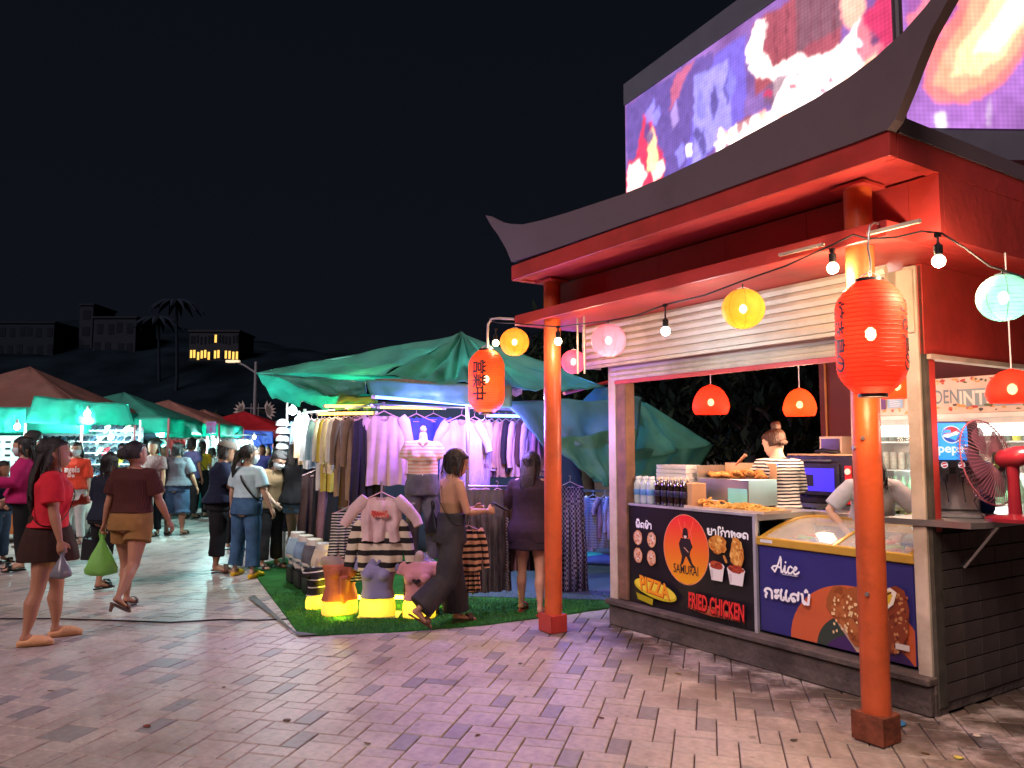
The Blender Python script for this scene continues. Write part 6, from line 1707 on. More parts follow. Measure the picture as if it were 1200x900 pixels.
# left foreground
r1, s1 = person('young woman in a red tee and dark skirt with very long black hair', 50, 752, 514, 62,
    dict(lean=3, legL=(12, 3, 12), legR=(-7, 3, 4), armR=(8, 9, 8, 0), armL=(2, 4, 108, 30), yaw=0, nod=8, curlR=80, curlL=50, splay=4),
    ('tee', p_red, .72), ('skirt', p_dkb, .40, .004), ('verylong', m_hair), 1, ('fluffy', m_peach), 2, fat=1.17, strap=(m_black, -1, .02), toplen=.565)
plastic_bag('small grey plastic bag bulging with goods in the hand of the woman in red', hand_world(r1, s1, 'R'), .15, .20, mat('grey_bag', (0.22, 0.22, 0.25), rough=0.25, transl=0.3, spec=0.7), .8, 1.3)
r2, s2 = person('woman in a maroon lace top and khaki shorts seen from behind', 150, 716, 517, 8,
    dict(lean=3, legL=(14, 2, 6), legR=(-16, 3, 26), toeR=28, toeL=6, armL=(-4, 14, 10, 0), armR=(12, 16, 14, 0), yaw=-22, nod=6, curlL=80),
    ('tee', p_brn, .78), ('shorts', p_kha, .42), ('lowbun', m_hair), 1, ('heel', m_sand), 2, fat=1.18, toplen=.575)
plastic_bag('translucent lime green plastic carrier bag held by the woman in khaki shorts', hand_world(r2, s2, 'L'), .27, .40, mat('lime_bag', (0.30, 0.62, 0.16), rough=0.3, transl=0.45, spec=0.6), .5, 2.2, rot=.2)
# small fabric hair clip
q = s2.W(s2.hpt(-.10, -.56, .75)); o = MB()
for k in range(7): a = k * .9; o.tube([q, q + Vector((.026 * math.cos(a), -.012, .026 * math.sin(a))), q + Vector((.018 * math.cos(a + .8), -.016, .018 * math.sin(a + .8)))], .0028, 5)
o.build('hair_clip', mat('clip_pink', (0.6, 0.35, 0.28), rough=0.5), r2)
r3, s3 = person('short haired person in black standing between the red and maroon tops', 119, 690, 530, 20,
    dict(lean=4, armL=(10, 14, 10, 0), armR=(5, 8, 10, 0), legL=(8, 3, 6), legR=(-8, 3, 10), yaw=30, nod=10, curlL=70), ('tee', C('inky_blue_cotton', (0.012, 0.016, 0.03)), 1.0), ('slim', p_blk, 1.5), ('bob', m_hair), 1, ('flat', m_black), 1)
hw_ = hand_world(r3, s3, 'L')
tb_ = thing('tote_bag', 'black tote bag with loop handles hanging beside the lime carrier bag', 'bag', hw_ + Vector((0, 0, 0)), -.3)
MB().prism([(-.13, -.17), (.13, -.17), (.15, -.40), (-.15, -.40)], -.04, .04).build('bag_body', C('tote_black', (0.015, 0.015, 0.017), rough=.5), tb_)
for yy in (-.03, .03): MB().tube([(-.07, yy, -.17), (-.05, yy, -.05), (0, yy * .3, .01), (.05, yy, -.05), (.07, yy, -.17)], .006, 6).build('handle', m_black, tb_, smooth=True)
r4, s4 = person('masked woman facing the camera in an orange-red lettered tee and white trousers', 85, 637, 517, 176,
    dict(legL=(5, 4, 6), legR=(-2, 3, 4), armL=(2, 8, 6, 0), armR=(20, 8, 34, 10), nod=-6, yaw=6), ('loose', p_ora, 1.0), ('slim', p_wht, 1.9), ('long', m_hair), 2, ('flat', m_pink), 1, mask=True, toplen=.53)
A = Art(); A.text('angels', 0, 0, 0.135, (0.85, 0.75, 0.72), sx=.72, align='CENTER', bold=.003); A.text('Girls', 0.0, -.075, 0.075, (0.85, 0.75, 0.72), sx=.8, align='CENTER', shear=.3, bold=.002)
o = A.build('shirt_print', attr_mat('cloth_ink', rough=.8), r4, xf=lambda x, y, z: (s4.W(Vector((-x / s4.H, 0, .70 + z / s4.H))).x, (.108 - .5 * x * x / .10 * .5) * s4.H + .004 - y * .1, s4.W(Vector((0, 0, .70 + z / s4.H))).z))
person('woman in a magenta jacket over a white top looking left at the far left', 22, 668, 511, 235,
    dict(armL=(25, 10, 70, 20), armR=(10, 12, 20, 0), nod=-8, yaw=-20), ('loose', p_mag, 1.9), ('slim', p_blk, 1.85), ('long', m_hair), 2, ('flat', m_black), 1, mask=True)
person('dark shirted person cut by the left picture edge', -3, 660, 540, 100, dict(armR=(10, 8, 50, 0)), ('tee', p_nav, .8), ('jeans', p_dend, 1.9), ('bob', m_hair), 1, ('flat', m_black), 0)
person('short haired man whose head shows behind the magenta jacket', 34, 640, 504, 250, dict(nod=-10), ('tee', p_gry, .6), ('jeans', p_dend, 1.9), ('bob', m_hair), 1, ('flat', m_black), 0)
person('person with dark hair behind the woman with very long hair', 47, 645, 513, 200, dict(nod=-5), ('tee', p_wht, .6), ('jeans', p_dend, 1.9), ('bob', m_hair), 2, ('flat', m_black), 0)
person('capped shopper bending toward the sandal shelves', 72, 632, 516, 20, dict(nod=-10, lean=8), ('tee', p_gry, .6), ('jeans', p_dend, 1.9), ('bob', m_hair), 0, ('flat', m_black), 0)
person('person in a dotted maroon top half hidden behind the maroon lace top', 177, 628, 515, 190, dict(), ('tee', p_dot, .7), ('slim', p_blk, 1.9), ('bob', m_hair), 1, ('flat', m_black), 0)
person('broad person in a slate grey tee and denim culottes seen from behind', 205, 627, 518, 0,
    dict(armL=(2, 16, 8, 0), armR=(5, 18, 10, 0), legL=(3, 5, 4), legR=(-3, 5, 6)), ('loose', p_gry, .9), ('wide', p_dend, 1.15), ('bob', m_hair), 1, ('flat', m_sand), 1, fat=1.22, toplen=.53)
person('woman in a yellow top with a thin dark strap in the far crowd', 234, 606, 517, 5, dict(armR=(5, 8, 20, 0)), ('fitted', p_yel, .6), ('slim', p_blk, 1.9), ('long', m_hair), 0, ('flat', m_black), 0, strap=(m_black, -1, .02))
person('person in a blue lilac tee in the far crowd', 221, 608, 513, 10, dict(), ('tee', C('blue_lilac', (0.16, 0.17, 0.38)), .6), ('slim', p_chr, 1.9), ('bob', m_hair), 1, ('flat', m_black), 0)
r13, s13 = person('stout man in a navy polo and grey cap facing right', 254, 671, 517, 68,
    dict(armL=(10, 6, 55, 25), armR=(24, 8, 62, 25), nod=-14, lean=4), ('loose', p_nav, .85), ('jeans', p_blk, 1.62), ('bob', m_hair), 0, ('flat', m_sand), 1, fat=1.2, toplen=.53)
cp = MB(); rs = []
for z, w, fr, bk in ((.70, .40, .47, .58), (.80, .395, .46, .57), (.92, .34, .40, .48), (1.03, .2, .24, .30), (1.09, .05, .06, .08)):
    Mh = s13.headM(); rs.append([s13.W(v) for v in ering(s13.hpt(0, 0, z), Mh @ Vector((1, 0, 0)), Mh @ Vector((0, 1, 0)), w * .146, fr * .146, bk * .146, 20)])
cp.rings(rs); cp.build('cap', C('cap_grey', (0.16, 0.14, 0.12)), r13, smooth=True)
cp = MB(); cp.rings([[s13.W(s13.hpt(.30 * math.sin(R(a)), .38 + q * math.cos(R(a)), .72 - q * .25)) for a in range(-90, 91, 15)] for q in (0, .15, .30)], cap=False, closed=False)
oo = link('cap_brim', cp.mesh('cap_brim', True), C('cap_grey', (0.16, 0.14, 0.12)), r13); oo.modifiers.new('t', 'SOLIDIFY').thickness = .004
r14, s14 = person('woman in a pale blue tee, blue jeans and yellow clogs', 287, 676, 521, 18,
    dict(legL=(4, 7, 4), legR=(-4, 6, 5), armL=(4, 14, 12, 0), armR=(4, 15, 16, 0), yaw=-35, nod=-4, ponyx=-.045), ('tee', p_lbl, .75), ('jeans', p_den, 1.83), ('braid', m_hair), 2, ('clog', m_yclog), 2, fat=1.08, mask=True, strap=(m_black, -1, .028), toplen=.60)
person('masked woman in a tan tee and dark trousers bending behind the black tee', 316, 666, 529, 130,
    dict(nod=-24, lean=10, armR=(25, 8, 40, 20), armL=(12, 10, 20, 0)), ('tee', p_tan, .7), ('jeans', p_chr, 1.85), ('long', m_hair), 2, ('flat', m_sand), 1, mask=True)
r16, s16 = person('woman in a black tee and denim shorts reaching for the clothes', 346, 667, 514, 28,
    dict(legL=(6, 4, 3), legR=(-4, 5, 4), armL=(2, 10, 6, 0), armR=(58, 22, 34, 10), nod=-12, yaw=-25, curlL=70), ('loose', p_blk, .9), ('shorts', p_jl, .30), ('long', m_hair), 2, ('flat', m_pink), 1, toplen=.50)
plastic_bag('dark shiny plastic bag hanging from the hand of the woman in the black tee', hand_world(r16, s16, 'L'), .20, .28, mat('dark_bag', (0.06, 0.05, 0.09), rough=0.2, transl=0.2, spec=0.8), .6, .7)
person('dark haired woman with a hair band behind the pale blue tee', 272, 645, 528, 40, dict(nod=-14), ('tee', p_mag, .6), ('slim', p_blk, 1.9), ('pony', m_hair), 2, ('flat', m_black), 0)
person('far shopper in dark blue standing under the blue tent', 305, 598, 521, 170, dict(), ('tee', p_blu, .6), ('slim', p_blk, 1.9), ('bob', m_hair), 1, ('flat', m_black), 0)
person('far shopper in black walking left of the clothes stall', 322, 602, 523, 30, dict(), ('tee', p_blk, .6), ('slim', p_blk, 1.9), ('bob', m_hair), 1, ('flat', m_black), 0)
person('far shopper in a white tee beside the yellow top', 246, 600, 524, 0, dict(), ('tee', p_wht, .6), ('jeans', p_dend, 1.9), ('bob', m_hair), 1, ('flat', m_black), 0)
person('far shopper in grey between the navy polo and the pale blue tee', 266, 604, 516, 190, dict(), ('tee', p_gry, .6), ('slim', p_blk, 1.9), ('bob', m_hair), 1, ('flat', m_black), 0)
for i, (px_, fy, hy, fc, tp, hr, lb_) in enumerate(((168, 612, 520, 30, p_blk, 'bob', 'far shopper in black left of the slate grey tee'), (190, 606, 521, 190, p_tan, 'long', 'far shopper in tan facing the camera beside the turquoise clothes'), (213, 599, 522, 80, p_wht, 'bob', 'far shopper in white behind the culottes'), (259, 597, 523, 20, p_red, 'pony', 'far shopper in a red top behind the navy polo'), (296, 594, 522, 10, p_gry, 'bob', 'far shopper in grey beneath the scarlet tent'), (330, 612, 520, 200, p_nav, 'bob', 'shopper in navy in the gap before the black tee'), (140, 622, 519, 0, p_lbl, 'pony', 'shopper in pale blue bending at the sandal rack table'), (312, 590, 523, 160, p_mag, 'long', 'far shopper in magenta at the end of the lane'))):
    person(lb_, px_, fy, hy, fc, dict(legL=(5, 3, 4), legR=(-5, 3, 8), armL=(4, 10, 12, 0), armR=(12, 10, 30, 10)), ('tee', tp, .7), ('slim' if i % 2 else 'jeans', p_blk if i % 2 else p_dend, 1.88), (hr, m_hair), i % 3, ('flat', m_black), 0)
# centre: walking woman with phone
r19, s19 = person('woman in an open back top and wide charcoal trousers reading her phone', 527, 735, 526, 62,
    dict(lean=2, legL=(12, 2, 6), legR=(-13, 2, 36), toeR=34, toeL=0, armL=(14, 8, 84, 22), armR=(18, 6, 76, 14), nod=-16, yaw=0, curlL=60, curlR=60, splay=2),
    ('halter', p_bei, 0), ('wide', p_chr, 1.88), ('bob', m_hair), 0, ('flat', m_sand), 2, strap=(m_black, -1, .016))
hp = hand_world(r19, s19, 'R')
ph = thing('mobile_phone', 'dark mobile phone held flat by the woman in charcoal trousers', 'phone', hp + Vector((.05, .02, .025)), -R(62))
MB().box(-.036, .036, -.075, .075, 0, .009, Matrix.Rotation(R(-28), 4, 'X'), bev=.003).build('case', m_black, ph)
MB().box(-.032, .032, -.069, .069, .0095, .0105, Matrix.Rotation(R(-28), 4, 'X')).build('screen', glow('phone_screen', (0.4, 0.35, 0.8), .35), ph)
# shoulder bag of the walking woman
sb_ = Vector(r19.location) + Matrix.Rotation(r19.rotation_euler.z, 3, 'Z') @ s19.W(Vector((-.10, -.05, .615)))
plastic_bag('small black shoulder bag at the hip of the walking woman', sb_ + Vector((-.02, -.06, .10)), .22, .26, C('bag_black', (0.012, 0.011, 0.016), rough=.5), .45, 3.1, name='shoulder_bag', rot=-1.0)
r20, s20 = person('person in a long black hoodie half hidden by the far column', 622, 720, 529, 20,
    dict(legL=(6, 3, 3), legR=(-6, 4, 6), armL=(6, 24, 34, 20), armR=(6, 8, 20, 0), nod=-8, curlL=85), ('loose', p_hood, 1.85), ('skirt', p_hood, .40), ('long', m_hair), 0, ('flat', m_rshoe), 1, toplen=.44)
hb = hand_world(r20, s20, 'L')
plastic_bag('white plastic bag held by the person in the black hoodie', hb + Vector((.02, 0, 0)), .17, .30, mat('white_bag', (0.62, 0.58, 0.60), rough=.3, transl=.35), .7, .4)
plastic_bag('smaller lilac white plastic bag beside the white one below the hoodie', hb + Vector((-.08, .0, -.02)), .12, .27, mat('lilac_bag', (0.45, 0.40, 0.62), rough=.3, transl=.35), .7, 2.4)
# kiosk: cook and the man leaning on the freezer
w_ = K(*[kp(909, 600, 1.42)[0], 1.42, 0])
floor_z = 0.171
w_.z = floor_z
r22, s22 = person('cook in a black and white striped tee with her hair in a bun, seen from behind', 909, None, None, 14,
    dict(lean=6, armL=(42, 12, 60, 30), armR=(25, 10, 55, 25), nod=-18, yaw=22), ('tee', p_str, .95), ('jeans', p_blk, 1.9), ('bun', m_hairb), 2, ('flat', m_black), 2, loc=w_, H=1.0, toplen=.50) if False else (None, None)
def person_in_kiosk(label, px, yk, top_py, facing, pose, *a, **k):
    x, _ = kp(px, 560, yk); w = K(x, yk, floor_z)
    vy = w.y; H = 1.5
    zt = at(px, top_py, vy).z - floor_z
    s = Fig(1.0, pose, k.get('fat', 1.0)); H = zt / s.W(s.hpt(0, -.1, 1.06)).z
    return person(label, px, None, None, facing, pose, *a, loc=w, H=H, **k)
r22, s22 = person_in_kiosk('cook in a black and white striped tee with her hair in a bun', 914, 1.45, 502, 2,
    dict(lean=5, armL=(40, 12, 62, 30), armR=(25, 10, 55, 25), nod=-18, yaw=25), ('tee', p_str, .95), ('jeans', p_blk, 1.9), ('bun', m_hairb), 2, ('flat', m_black), 2, toplen=.50)
r23, s23 = person_in_kiosk('person in a light grey tee bending over the freezer, half hidden by the near column', 1019, 1.42, 548, 200,
    dict(lean=34, armL=(30, 48, 78, 62), armR=(30, 48, 78, 62), nod=-42, curlL=40, curlR=40), ('tee', p_gtee, .85), ('jeans', p_dend, 1.9), ('bob', m_hair), 2, ('flat', m_black), 2, toplen=.50)
# ================================================================ clothes stall
# carpet
cp_ = [ground(*p) for p in ((291, 664), (350, 743), (372, 745.5), (470, 741), (560, 734), (640, 724), (716, 713), (722, 668), (560, 640), (400, 640))]
m_turf = mat('green_turf', (0.035, 0.16, 0.035), rough=0.95, var=0.35, scale=4, bump=0.9, bscale=220, spec=0.1)
def carpet(pts, z0, z1, name, m, label):
    o = MB().prism([(p.x, p.y) for p in pts], z0, z1, 'xy').build(name, m); return tag(o, label, 'carpet')
carpet(cp_, -0.001, 0.012, 'turf_carpet', m_turf, 'green artificial turf carpet under the clothes stall')
gb = MB(); rgx = random.Random(9)
poly_x = [(p.x, p.y) for p in cp_]
def inside(x, y):
    c = False; n_ = len(poly_x)
    for i in range(n_):
        (x0, y0), (x1, y1) = poly_x[i], poly_x[(i + 1) % n_]
        if (y0 > y) != (y1 > y) and x < (x1 - x0) * (y - y0) / (y1 - y0) + x0: c = not c
    return c
k = 0
while k < 15000:
    x, y = rgx.uniform(-3.3, 1.0), rgx.uniform(6.2, 8.2)
    if rgx.random() > (8.6 - y) / 2.4 or not inside(x, y): continue
    k += 1; a = rgx.uniform(0, 6.28); w = 0.004; h = rgx.uniform(0.010, 0.022); lx, ly = rgx.uniform(-.012, .012), rgx.uniform(-.012, .012)
    gb.add([(x - w * math.cos(a), y - w * math.sin(a), 0.012), (x + w * math.cos(a), y + w * math.sin(a), 0.012), (x + lx, y + ly, 0.012 + h)], [(0, 1, 2)])
tag(gb.build('turf_grass', mat('turf_blade', (0.04, 0.20, 0.035), rough=0.8, var=0.4, scale=2), fix=False), None, None, kind='stuff')
e = [ground(*p) for p in ((291, 702), (298, 699), (345, 742), (372, 745.5), (350, 747), (340, 740))]
o = MB().prism([(p.x, p.y) for p in e], 0.0125, 0.017, 'xy').build('carpet_edging', mat('grey_edging', (0.11, 0.13, 0.13), rough=0.9, bump=0.5)); tag(o, 'folded grey edging strip at the near left corner of the green turf', 'edging')
e = [ground(*p) for p in ((520, 700), (716, 705), (716, 660), (560, 655))]
o = MB().prism([(p.x, p.y) for p in e], 0.013, 0.018, 'xy').build('ground_sheet', mat('blue_grey_sheet', (0.07, 0.10, 0.13), rough=0.6, bump=0.3, bscale=9)); tag(o, 'dull plastic sheet on the ground at the back of the clothes stall', 'sheet')
# garments
def garm(w, l, sl=0.0, flare=0.0, seed=0, thick=0.035, sw=None, vneck=False, nf=5, pants=False, drop=0.10, out=0.1):
    mb = MB(); NX, NZ = 22, 18; sw = sw or w
    r_ = random.Random(seed); ph = [r_.uniform(0, 6.28) for _ in range(6)]
    def halfw(t):
        if pants: return w / 2 * (1 + flare * t)
        a = sw / 2 if t < .05 else sw / 2 + (w / 2 - sw / 2) * sm((t - .05) / .15)
        return a * (1 + flare * t) * (1 + 0.02 * math.sin(t * 9 + ph[0]))
    def P(u, t, side):
        s_ = u * 2 - 1; hw = halfw(t); x = s_ * hw
        z = -l * t
        if not pants: z -= (1 - t) ** 2 * drop * w * 2 * abs(s_) ** 1.1
        y = side * thick * (0.35 + 0.65 * sm(t * 3)) * math.sqrt(max(0, 1 - s_ ** 4))
        f = (0.3 + 0.9 * t) * 0.016 * (math.sin(s_ * nf * 1.9 + ph[1] + t) + .6 * math.sin(s_ * nf * 3.7 + ph[2] - t * 2) + 0.4 * math.sin(t * 12 + s_ * 4 + ph[3]))
        y += f
        if not pants and abs(s_) < .30 and t < .12:
            z -= (.085 if side < 0 else .03) * (1 - (s_ / .30) ** 2) * (1 - t / .12) * (1.7 if vneck and side < 0 else 1)
        z += .008 * math.sin(s_ * 7 + ph[4]) * t
        if pants and t > .38 and side < 0: y += .02 * math.exp(-(s_ * 9) ** 2)
        return (x, y, z)
    for side in (-1, 1): mb.quadgrid(lambda u, t: P(u, t, side), NX, NZ)
    # close the side seams
    for u in (0, 1): mb.quadgrid(lambda a, t: tuple(Vector(P(u, t, -1)).lerp(Vector(P(u, t, 1)), a)), 1, NZ)
    if sl > 0:
        for sd in (-1, 1):
            x0 = sd * (sw / 2 - .015); z0 = -drop * w * 2 * .85
            pts = [(x0 - sd * .03, 0, z0 + .03), (x0, 0, z0 - .01), (x0 + sd * (.02 + out * sl * .35), 0.006, z0 - sl * .35), (x0 + sd * (.02 + out * sl * .75) + .01 * math.sin(ph[5]), 0.012, z0 - sl * .75), (x0 + sd * (.01 + out * sl), -.005, z0 - sl)]
            mb.tube(pts, [.050, .062, .055, .048, .045], 12, flat=.55, up=Vector((0, 1, 0)))
    me = mb.mesh('garment', smooth=70, fix=True); return me
G = {
 'blouse': garm(.42, .70, .52, .12, 1, nf=7), 'tee': garm(.40, .58, .20, .06, 2, out=.5), 'wide': garm(.50, .74, .26, .08, 3, nf=6, sw=.44, out=.5), 'long': garm(.42, .95, .50, .05, 4, nf=6),
 'slimtop': garm(.36, .60, .45, .0, 5, nf=4), 'tank': garm(.34, .55, 0, .05, 6), 'dress': garm(.38, 1.05, 0, .35, 7, nf=8), 'shirt2': garm(.46, .66, .48, .03, 8, vneck=True, nf=4), 'card': garm(.40, .46, .36, .0, 9, vneck=True, nf=3, out=.22),
 'pants': garm(.30, .98, 0, .18, 10, thick=.05, nf=6, pants=True), 'skirt': garm(.30, .55, 0, .45, 11, thick=.05, nf=8, pants=True), 'cape': garm(.36, .42, .22, .05, 12, out=.75),
}
def hanger_mesh(w, c):
    mb = MB(); mb.tube([(-w / 2, 0, -.06), (-w * .3, 0, -.035), (0, 0, .02), (w * .3, 0, -.035), (w / 2, 0, -.06)], .006, 6)
    mb.tube([(-w / 2, 0, -.06), (w / 2, 0, -.06)], .004, 6); mb.tube([(0, 0, .02), (0, 0, .06), (.012, 0, .085), (0, 0, .105), (-.018, 0, .095)], .0025, 6); return mb.mesh('hanger', True)
HG = hanger_mesh(.38, None); m_hg = mat('pink_hanger', (0.6, 0.35, 0.32), rough=0.4); m_hgw = mat('white_hanger', (0.65, 0.65, 0.65), rough=0.4)
KIND_NAME = {'blouse': 'blouse', 'tee': 'tee', 'wide': 'tee', 'long': 'cardigan', 'slimtop': 'jersey', 'tank': 'tank_top', 'dress': 'dress', 'shirt2': 'shirt', 'card': 'cardigan', 'pants': 'trousers', 'skirt': 'skirt', 'cape': 'tee'}
def hang(kind, m, loc, rotz, label, group, scale=1.0, cat=None, sx=1.0, hmat=None, hanger=True):
    t = thing('hanging_' + KIND_NAME[kind], label, cat or KIND_NAME[kind].replace('_', ' '), loc, rotz, group)
    o = link('garment', G[kind], m, t); o.scale = (scale * sx, scale, scale)
    if hanger:
        h = link('hanger', HG, hmat or m_hg, t); h.scale = (min(1, scale * sx),) * 3
    return t
c_ = lambda n, r, g, b, **k: cloth('cloth_' + n, (r, g, b), **k)
c_pkb = c_('pale_pink', .58, .40, .40); c_lav = c_('lavender', .44, .38, .50); c_blue = c_('royal_blue', .07, .10, .42); c_tan = c_('warm_tan', .42, .27, .16); c_blk = c_('soft_black', .02, .02, .022); c_mau = c_('mauve', .30, .17, .20)
c_wht = c_('off_white', .62, .60, .54); c_oli = c_('olive_yellow', .42, .33, .06); c_slt = c_('steel_blue', .11, .17, .24); c_sky = c_('sky_blue', .28, .42, .50); c_cre = c_('cream', .55, .47, .34); c_brn = c_('mushroom_brown', .24, .16, .12); c_dbr = c_('dark_brown', .07, .04, .035)
c_gry = c_('grey_denim', .10, .10, .115, var=.35); c_jea = c_('washed_blue', .17, .26, .36, var=.3); c_red = c_('brick_red', .45, .05, .05); c_cyn = c_('turquoise', .05, .42, .42)
c_bw = c_('black_white_stripe', .015, .015, .015, stripes=(.60, .56, .48), freq=24, duty=.56); c_bws = c_('fine_black_stripe', .015, .015, .015, stripes=(.60, .56, .50), freq=30, duty=.62)
c_ob = c_('orange_black_stripe', .02, .015, .015, stripes=(.62, .34, .20), freq=15, duty=.45); c_pol = c_('black_check', .02, .02, .03, stripes=(.22, .20, .26), dots=True, freq=42); c_gst = c_('grey_stripe', .14, .13, .15, stripes=(.40, .38, .40), freq=45, duty=.5)
c_ost = c_('orange_polo_stripe', .55, .30, .22, stripes=(.60, .50, .42), freq=30, duty=.5)
# left rail
a0, a1 = at(354, 490, 10.3), at(431, 489, 7.45)
a0.z = 1.86; a1.z = 1.80
def rail(pts, label, name='clothes_rail', r=.014):
    o = MB().tube(pts, r, 8).build(name, m_steel, None, smooth=True); return tag(o, label, 'rail', 'rails of the clothes stall')
dr = (a1 - a0); rz_ = math.atan2(dr.y, dr.x) + math.pi / 2
rail([a0 + Vector((-.1, .15, .10)), a1 + Vector((.05, -.08, .10))], 'steel rail carrying the garments along the left side of the clothes stall')
left_items = [('tee', c_jea, 'washed blue top, farthest on the left rail'), ('shirt2', c_slt, 'steel blue shirt near the white bulb'), ('slimtop', c_sky, 'sky blue top behind the woman in black'), ('shirt2', c_tan, 'warm tan shirt hanging high on the left rail'),
    ('blouse', c_wht, 'off white blouse after the tan shirt on the left rail'), ('slimtop', c_slt, 'dark steel blue top in the middle of the left rail'), ('shirt2', c_sky, 'pale blue shirt at the reaching hand'), ('long', c_wht, 'long off white cardigan on the left rail'),
    ('long', c_oli, 'olive yellow cardigan on the left rail'), ('blouse', c_cre, 'cream blouse beside the olive cardigan'), ('shirt2', c_wht, 'white shirt with open collar, nearer end of the left rail'), ('long', c_brn, 'mushroom brown cardigan hanging low on the left rail'),
    ('dress', c_dbr, 'dark brown dress near the front of the left rail'), ('long', c_brn, 'long brown cardigan at the front end of the left rail'), ('dress', c_blk, 'black dress ending the left rail')]
for i, (kd, m_, lb_) in enumerate(left_items):
    t = i / (len(left_items) - 1); p = a0.lerp(a1, t)
    hang(kd, m_, p + Vector((random.uniform(-.02, .02), 0, 0)), rz_ + random.uniform(-.25, .35), lb_, 'garments on the left rail', .85, sx=.8)
for i, (kd, m_, lb_) in enumerate((('dress', c_dbr, 'dark brown dress hung low behind the black tee'), ('pants', c_blk, 'black trousers hung low on the left side'), ('dress', c_mau, 'mauve dress hung low on the left side'), ('dress', c_blk, 'black dress hung low on the left side'), ('pants', c_dbr, 'brown trousers hung low on the left side'), ('dress', c_slt, 'slate dress hung low behind the striped knit'), ('dress', c_dbr, 'dark brown dress hung low behind the striped knit'))):
    p = at(372 + i * 10, 560, 9.6 - i * .28); p.z = 1.22
    hang(kd, m_, p, rz_ + random.uniform(-.2, .3), lb_, 'garments hung low on the left side', .95)
# front rail
f0, f1 = at(432, 474, 7.55), at(645, 481, 8.0)
rail([f0, f1], 'steel rail along the front of the clothes stall under the blue tube')
fz = at(450, 482, 7.5).z
hang('blouse', c_pkb, at(450, 484, 7.45), .0, 'pale pink buttoned long sleeve blouse at the left of the front rail', 'garments on the front rail', .98)
B = MB()
for k in range(9): B.ell((0.01, -.052, -.16 - k * .055), .006, .004, .006, 8, 5)
hang('tank', c_blue, at(488, 487, 7.7), .1, 'royal blue top behind the polo mannequin', 'garments on the front rail', 1.0)
hang('wide', c_blue, at(508, 486, 7.8), -.1, 'wide royal blue tee right of the polo mannequin head', 'garments on the front rail', .8)
hang('wide', c_lav, at(541, 488, 7.5), .05, 'wide lavender tee with a scoop neck', 'garments on the front rail', 1.0, sx=.78)
hang('long', c_lav, at(556, 490, 7.6), .3, 'long lavender top behind the orange-red lantern', 'garments on the front rail', .9, sx=.8)
side_items = [('shirt2', c_pkb, 'pale pink shirt'), ('slimtop', c_lav, 'lavender top'), ('shirt2', c_mau, 'mauve shirt'), ('shirt2', c_tan, 'tan shirt'), ('slimtop', c_blk, 'black top'), ('shirt2', c_pkb, 'rosy shirt'), ('slimtop', c_dbr, 'dark brown top'), ('shirt2', c_lav, 'lilac shirt'), ('slimtop', c_mau, 'dull mauve top')]
for i, (kd, m_, lb_) in enumerate(side_items):
    hang(kd, m_, at(568 + i * 8.3, 492, 7.75 + i * .02), 1.0 + random.uniform(-.12, .12), lb_ + ' hanging sideways on the front rail, ' + ordn[i] + ' right of the lantern', 'garments hung sideways on the front rail', .86, sx=.85)
# middle: tee with print and striped cardigans
t = hang('cape', c_pkb, at(447, 579, 6.95), 0, 'cream pink tee with a red printed logo on a pink hanger', 'garments on the centre stand', .98)
A = Art()
for k in range(26):
    a = k / 25; A.ell(-.07 + .14 * a, -.17 + .018 * math.sin(k * 1.7), .011, .016, (.5, .06, .05) if k % 2 else (.6, .25, .18), n=9, jit=.3)
A.text('Shantou', -.075, -.18, .05, (.55, .05, .05), bold=.0015, sx=.8)
A.build('print', attr_mat('cloth_ink'), t, y=-.062)
hang('card', c_('cream_black_block', .02, .017, .017, stripes=(.60, .50, .38), freq=9.5, duty=.45), at(446, 607, 6.97), 0, 'cream and black block striped cardigan below the printed tee', 'garments on the centre stand', 1.0)
hang('dress', c_bw, at(408, 596, 7.1), .2, 'black and white striped knit dress behind the terracotta mannequin', 'garments on the centre stand', .62, sx=1.2)
hang('card', c_bws, at(428, 607, 7.15), -.2, 'finely striped knit top left of the block striped cardigan', 'garments on the centre stand', .8)
st = thing('centre_stand', 'slim steel display stand carrying the printed tee', 'stand', Vector((at(447, 579, 7.05).x, 7.05, 0.013)), 0)
MB().tube([(0, 0, 0), (0, 0, at(447, 579, 7.05).z + .1)], .012, 8).build('pole', m_steel, st); MB().box(-.18, .18, -.14, .14, 0, .012).build('foot', m_steel, st)
hang('card', c_ob, at(549, 617, 6.9), .2, 'orange and black striped knit cardigan behind the walking woman', 'garments on the centre stand', .85, sx=.7)
hang('skirt', c_ob, at(549, 648, 6.95), .2, 'orange and black striped knit skirt below the matching cardigan', 'garments on the centre stand', .6, sx=.9, hanger=False)
# lower rail with trousers
l0, l1 = at(548, 570, 7.15), at(640, 571, 7.5)
rail([l0, l1], 'low steel rail carrying grey trousers')
for i, (px_, m_, lb_) in enumerate(((556, c_gry, 'grey wide leg jeans, leftmost on the low rail'), (569, c_gry, 'grey jeans second on the low rail'), (583, c_gry, 'grey jeans with a frayed side slit'), (597, c_dbr, 'dark brown trousers'), (609, c_mau, 'dull purple trousers on the low rail'), (623, c_blk, 'black trousers at the right of the low rail'))):
    t = hang('pants', m_, at(px_, 574, 7.12 + i * .04), .5 - i * .05, lb_ if 'rail' in lb_ else lb_ + ' on the low rail', 'trousers on the low rail', .93 if i < 3 else .75, sx=.85)
    if i == 2:
        q = MB()
        for k in range(26): q.tube([(.05, -.085, -.25 - k * .026), (.066 + .01 * math.sin(k * 2.2), -.10, -.257 - k * .026), (.058, -.105, -.268 - k * .026)], .005, 4)
        q.build('frayed_edge', c_('fray', .25, .25, .27), t)['kind'] = 'stuff'
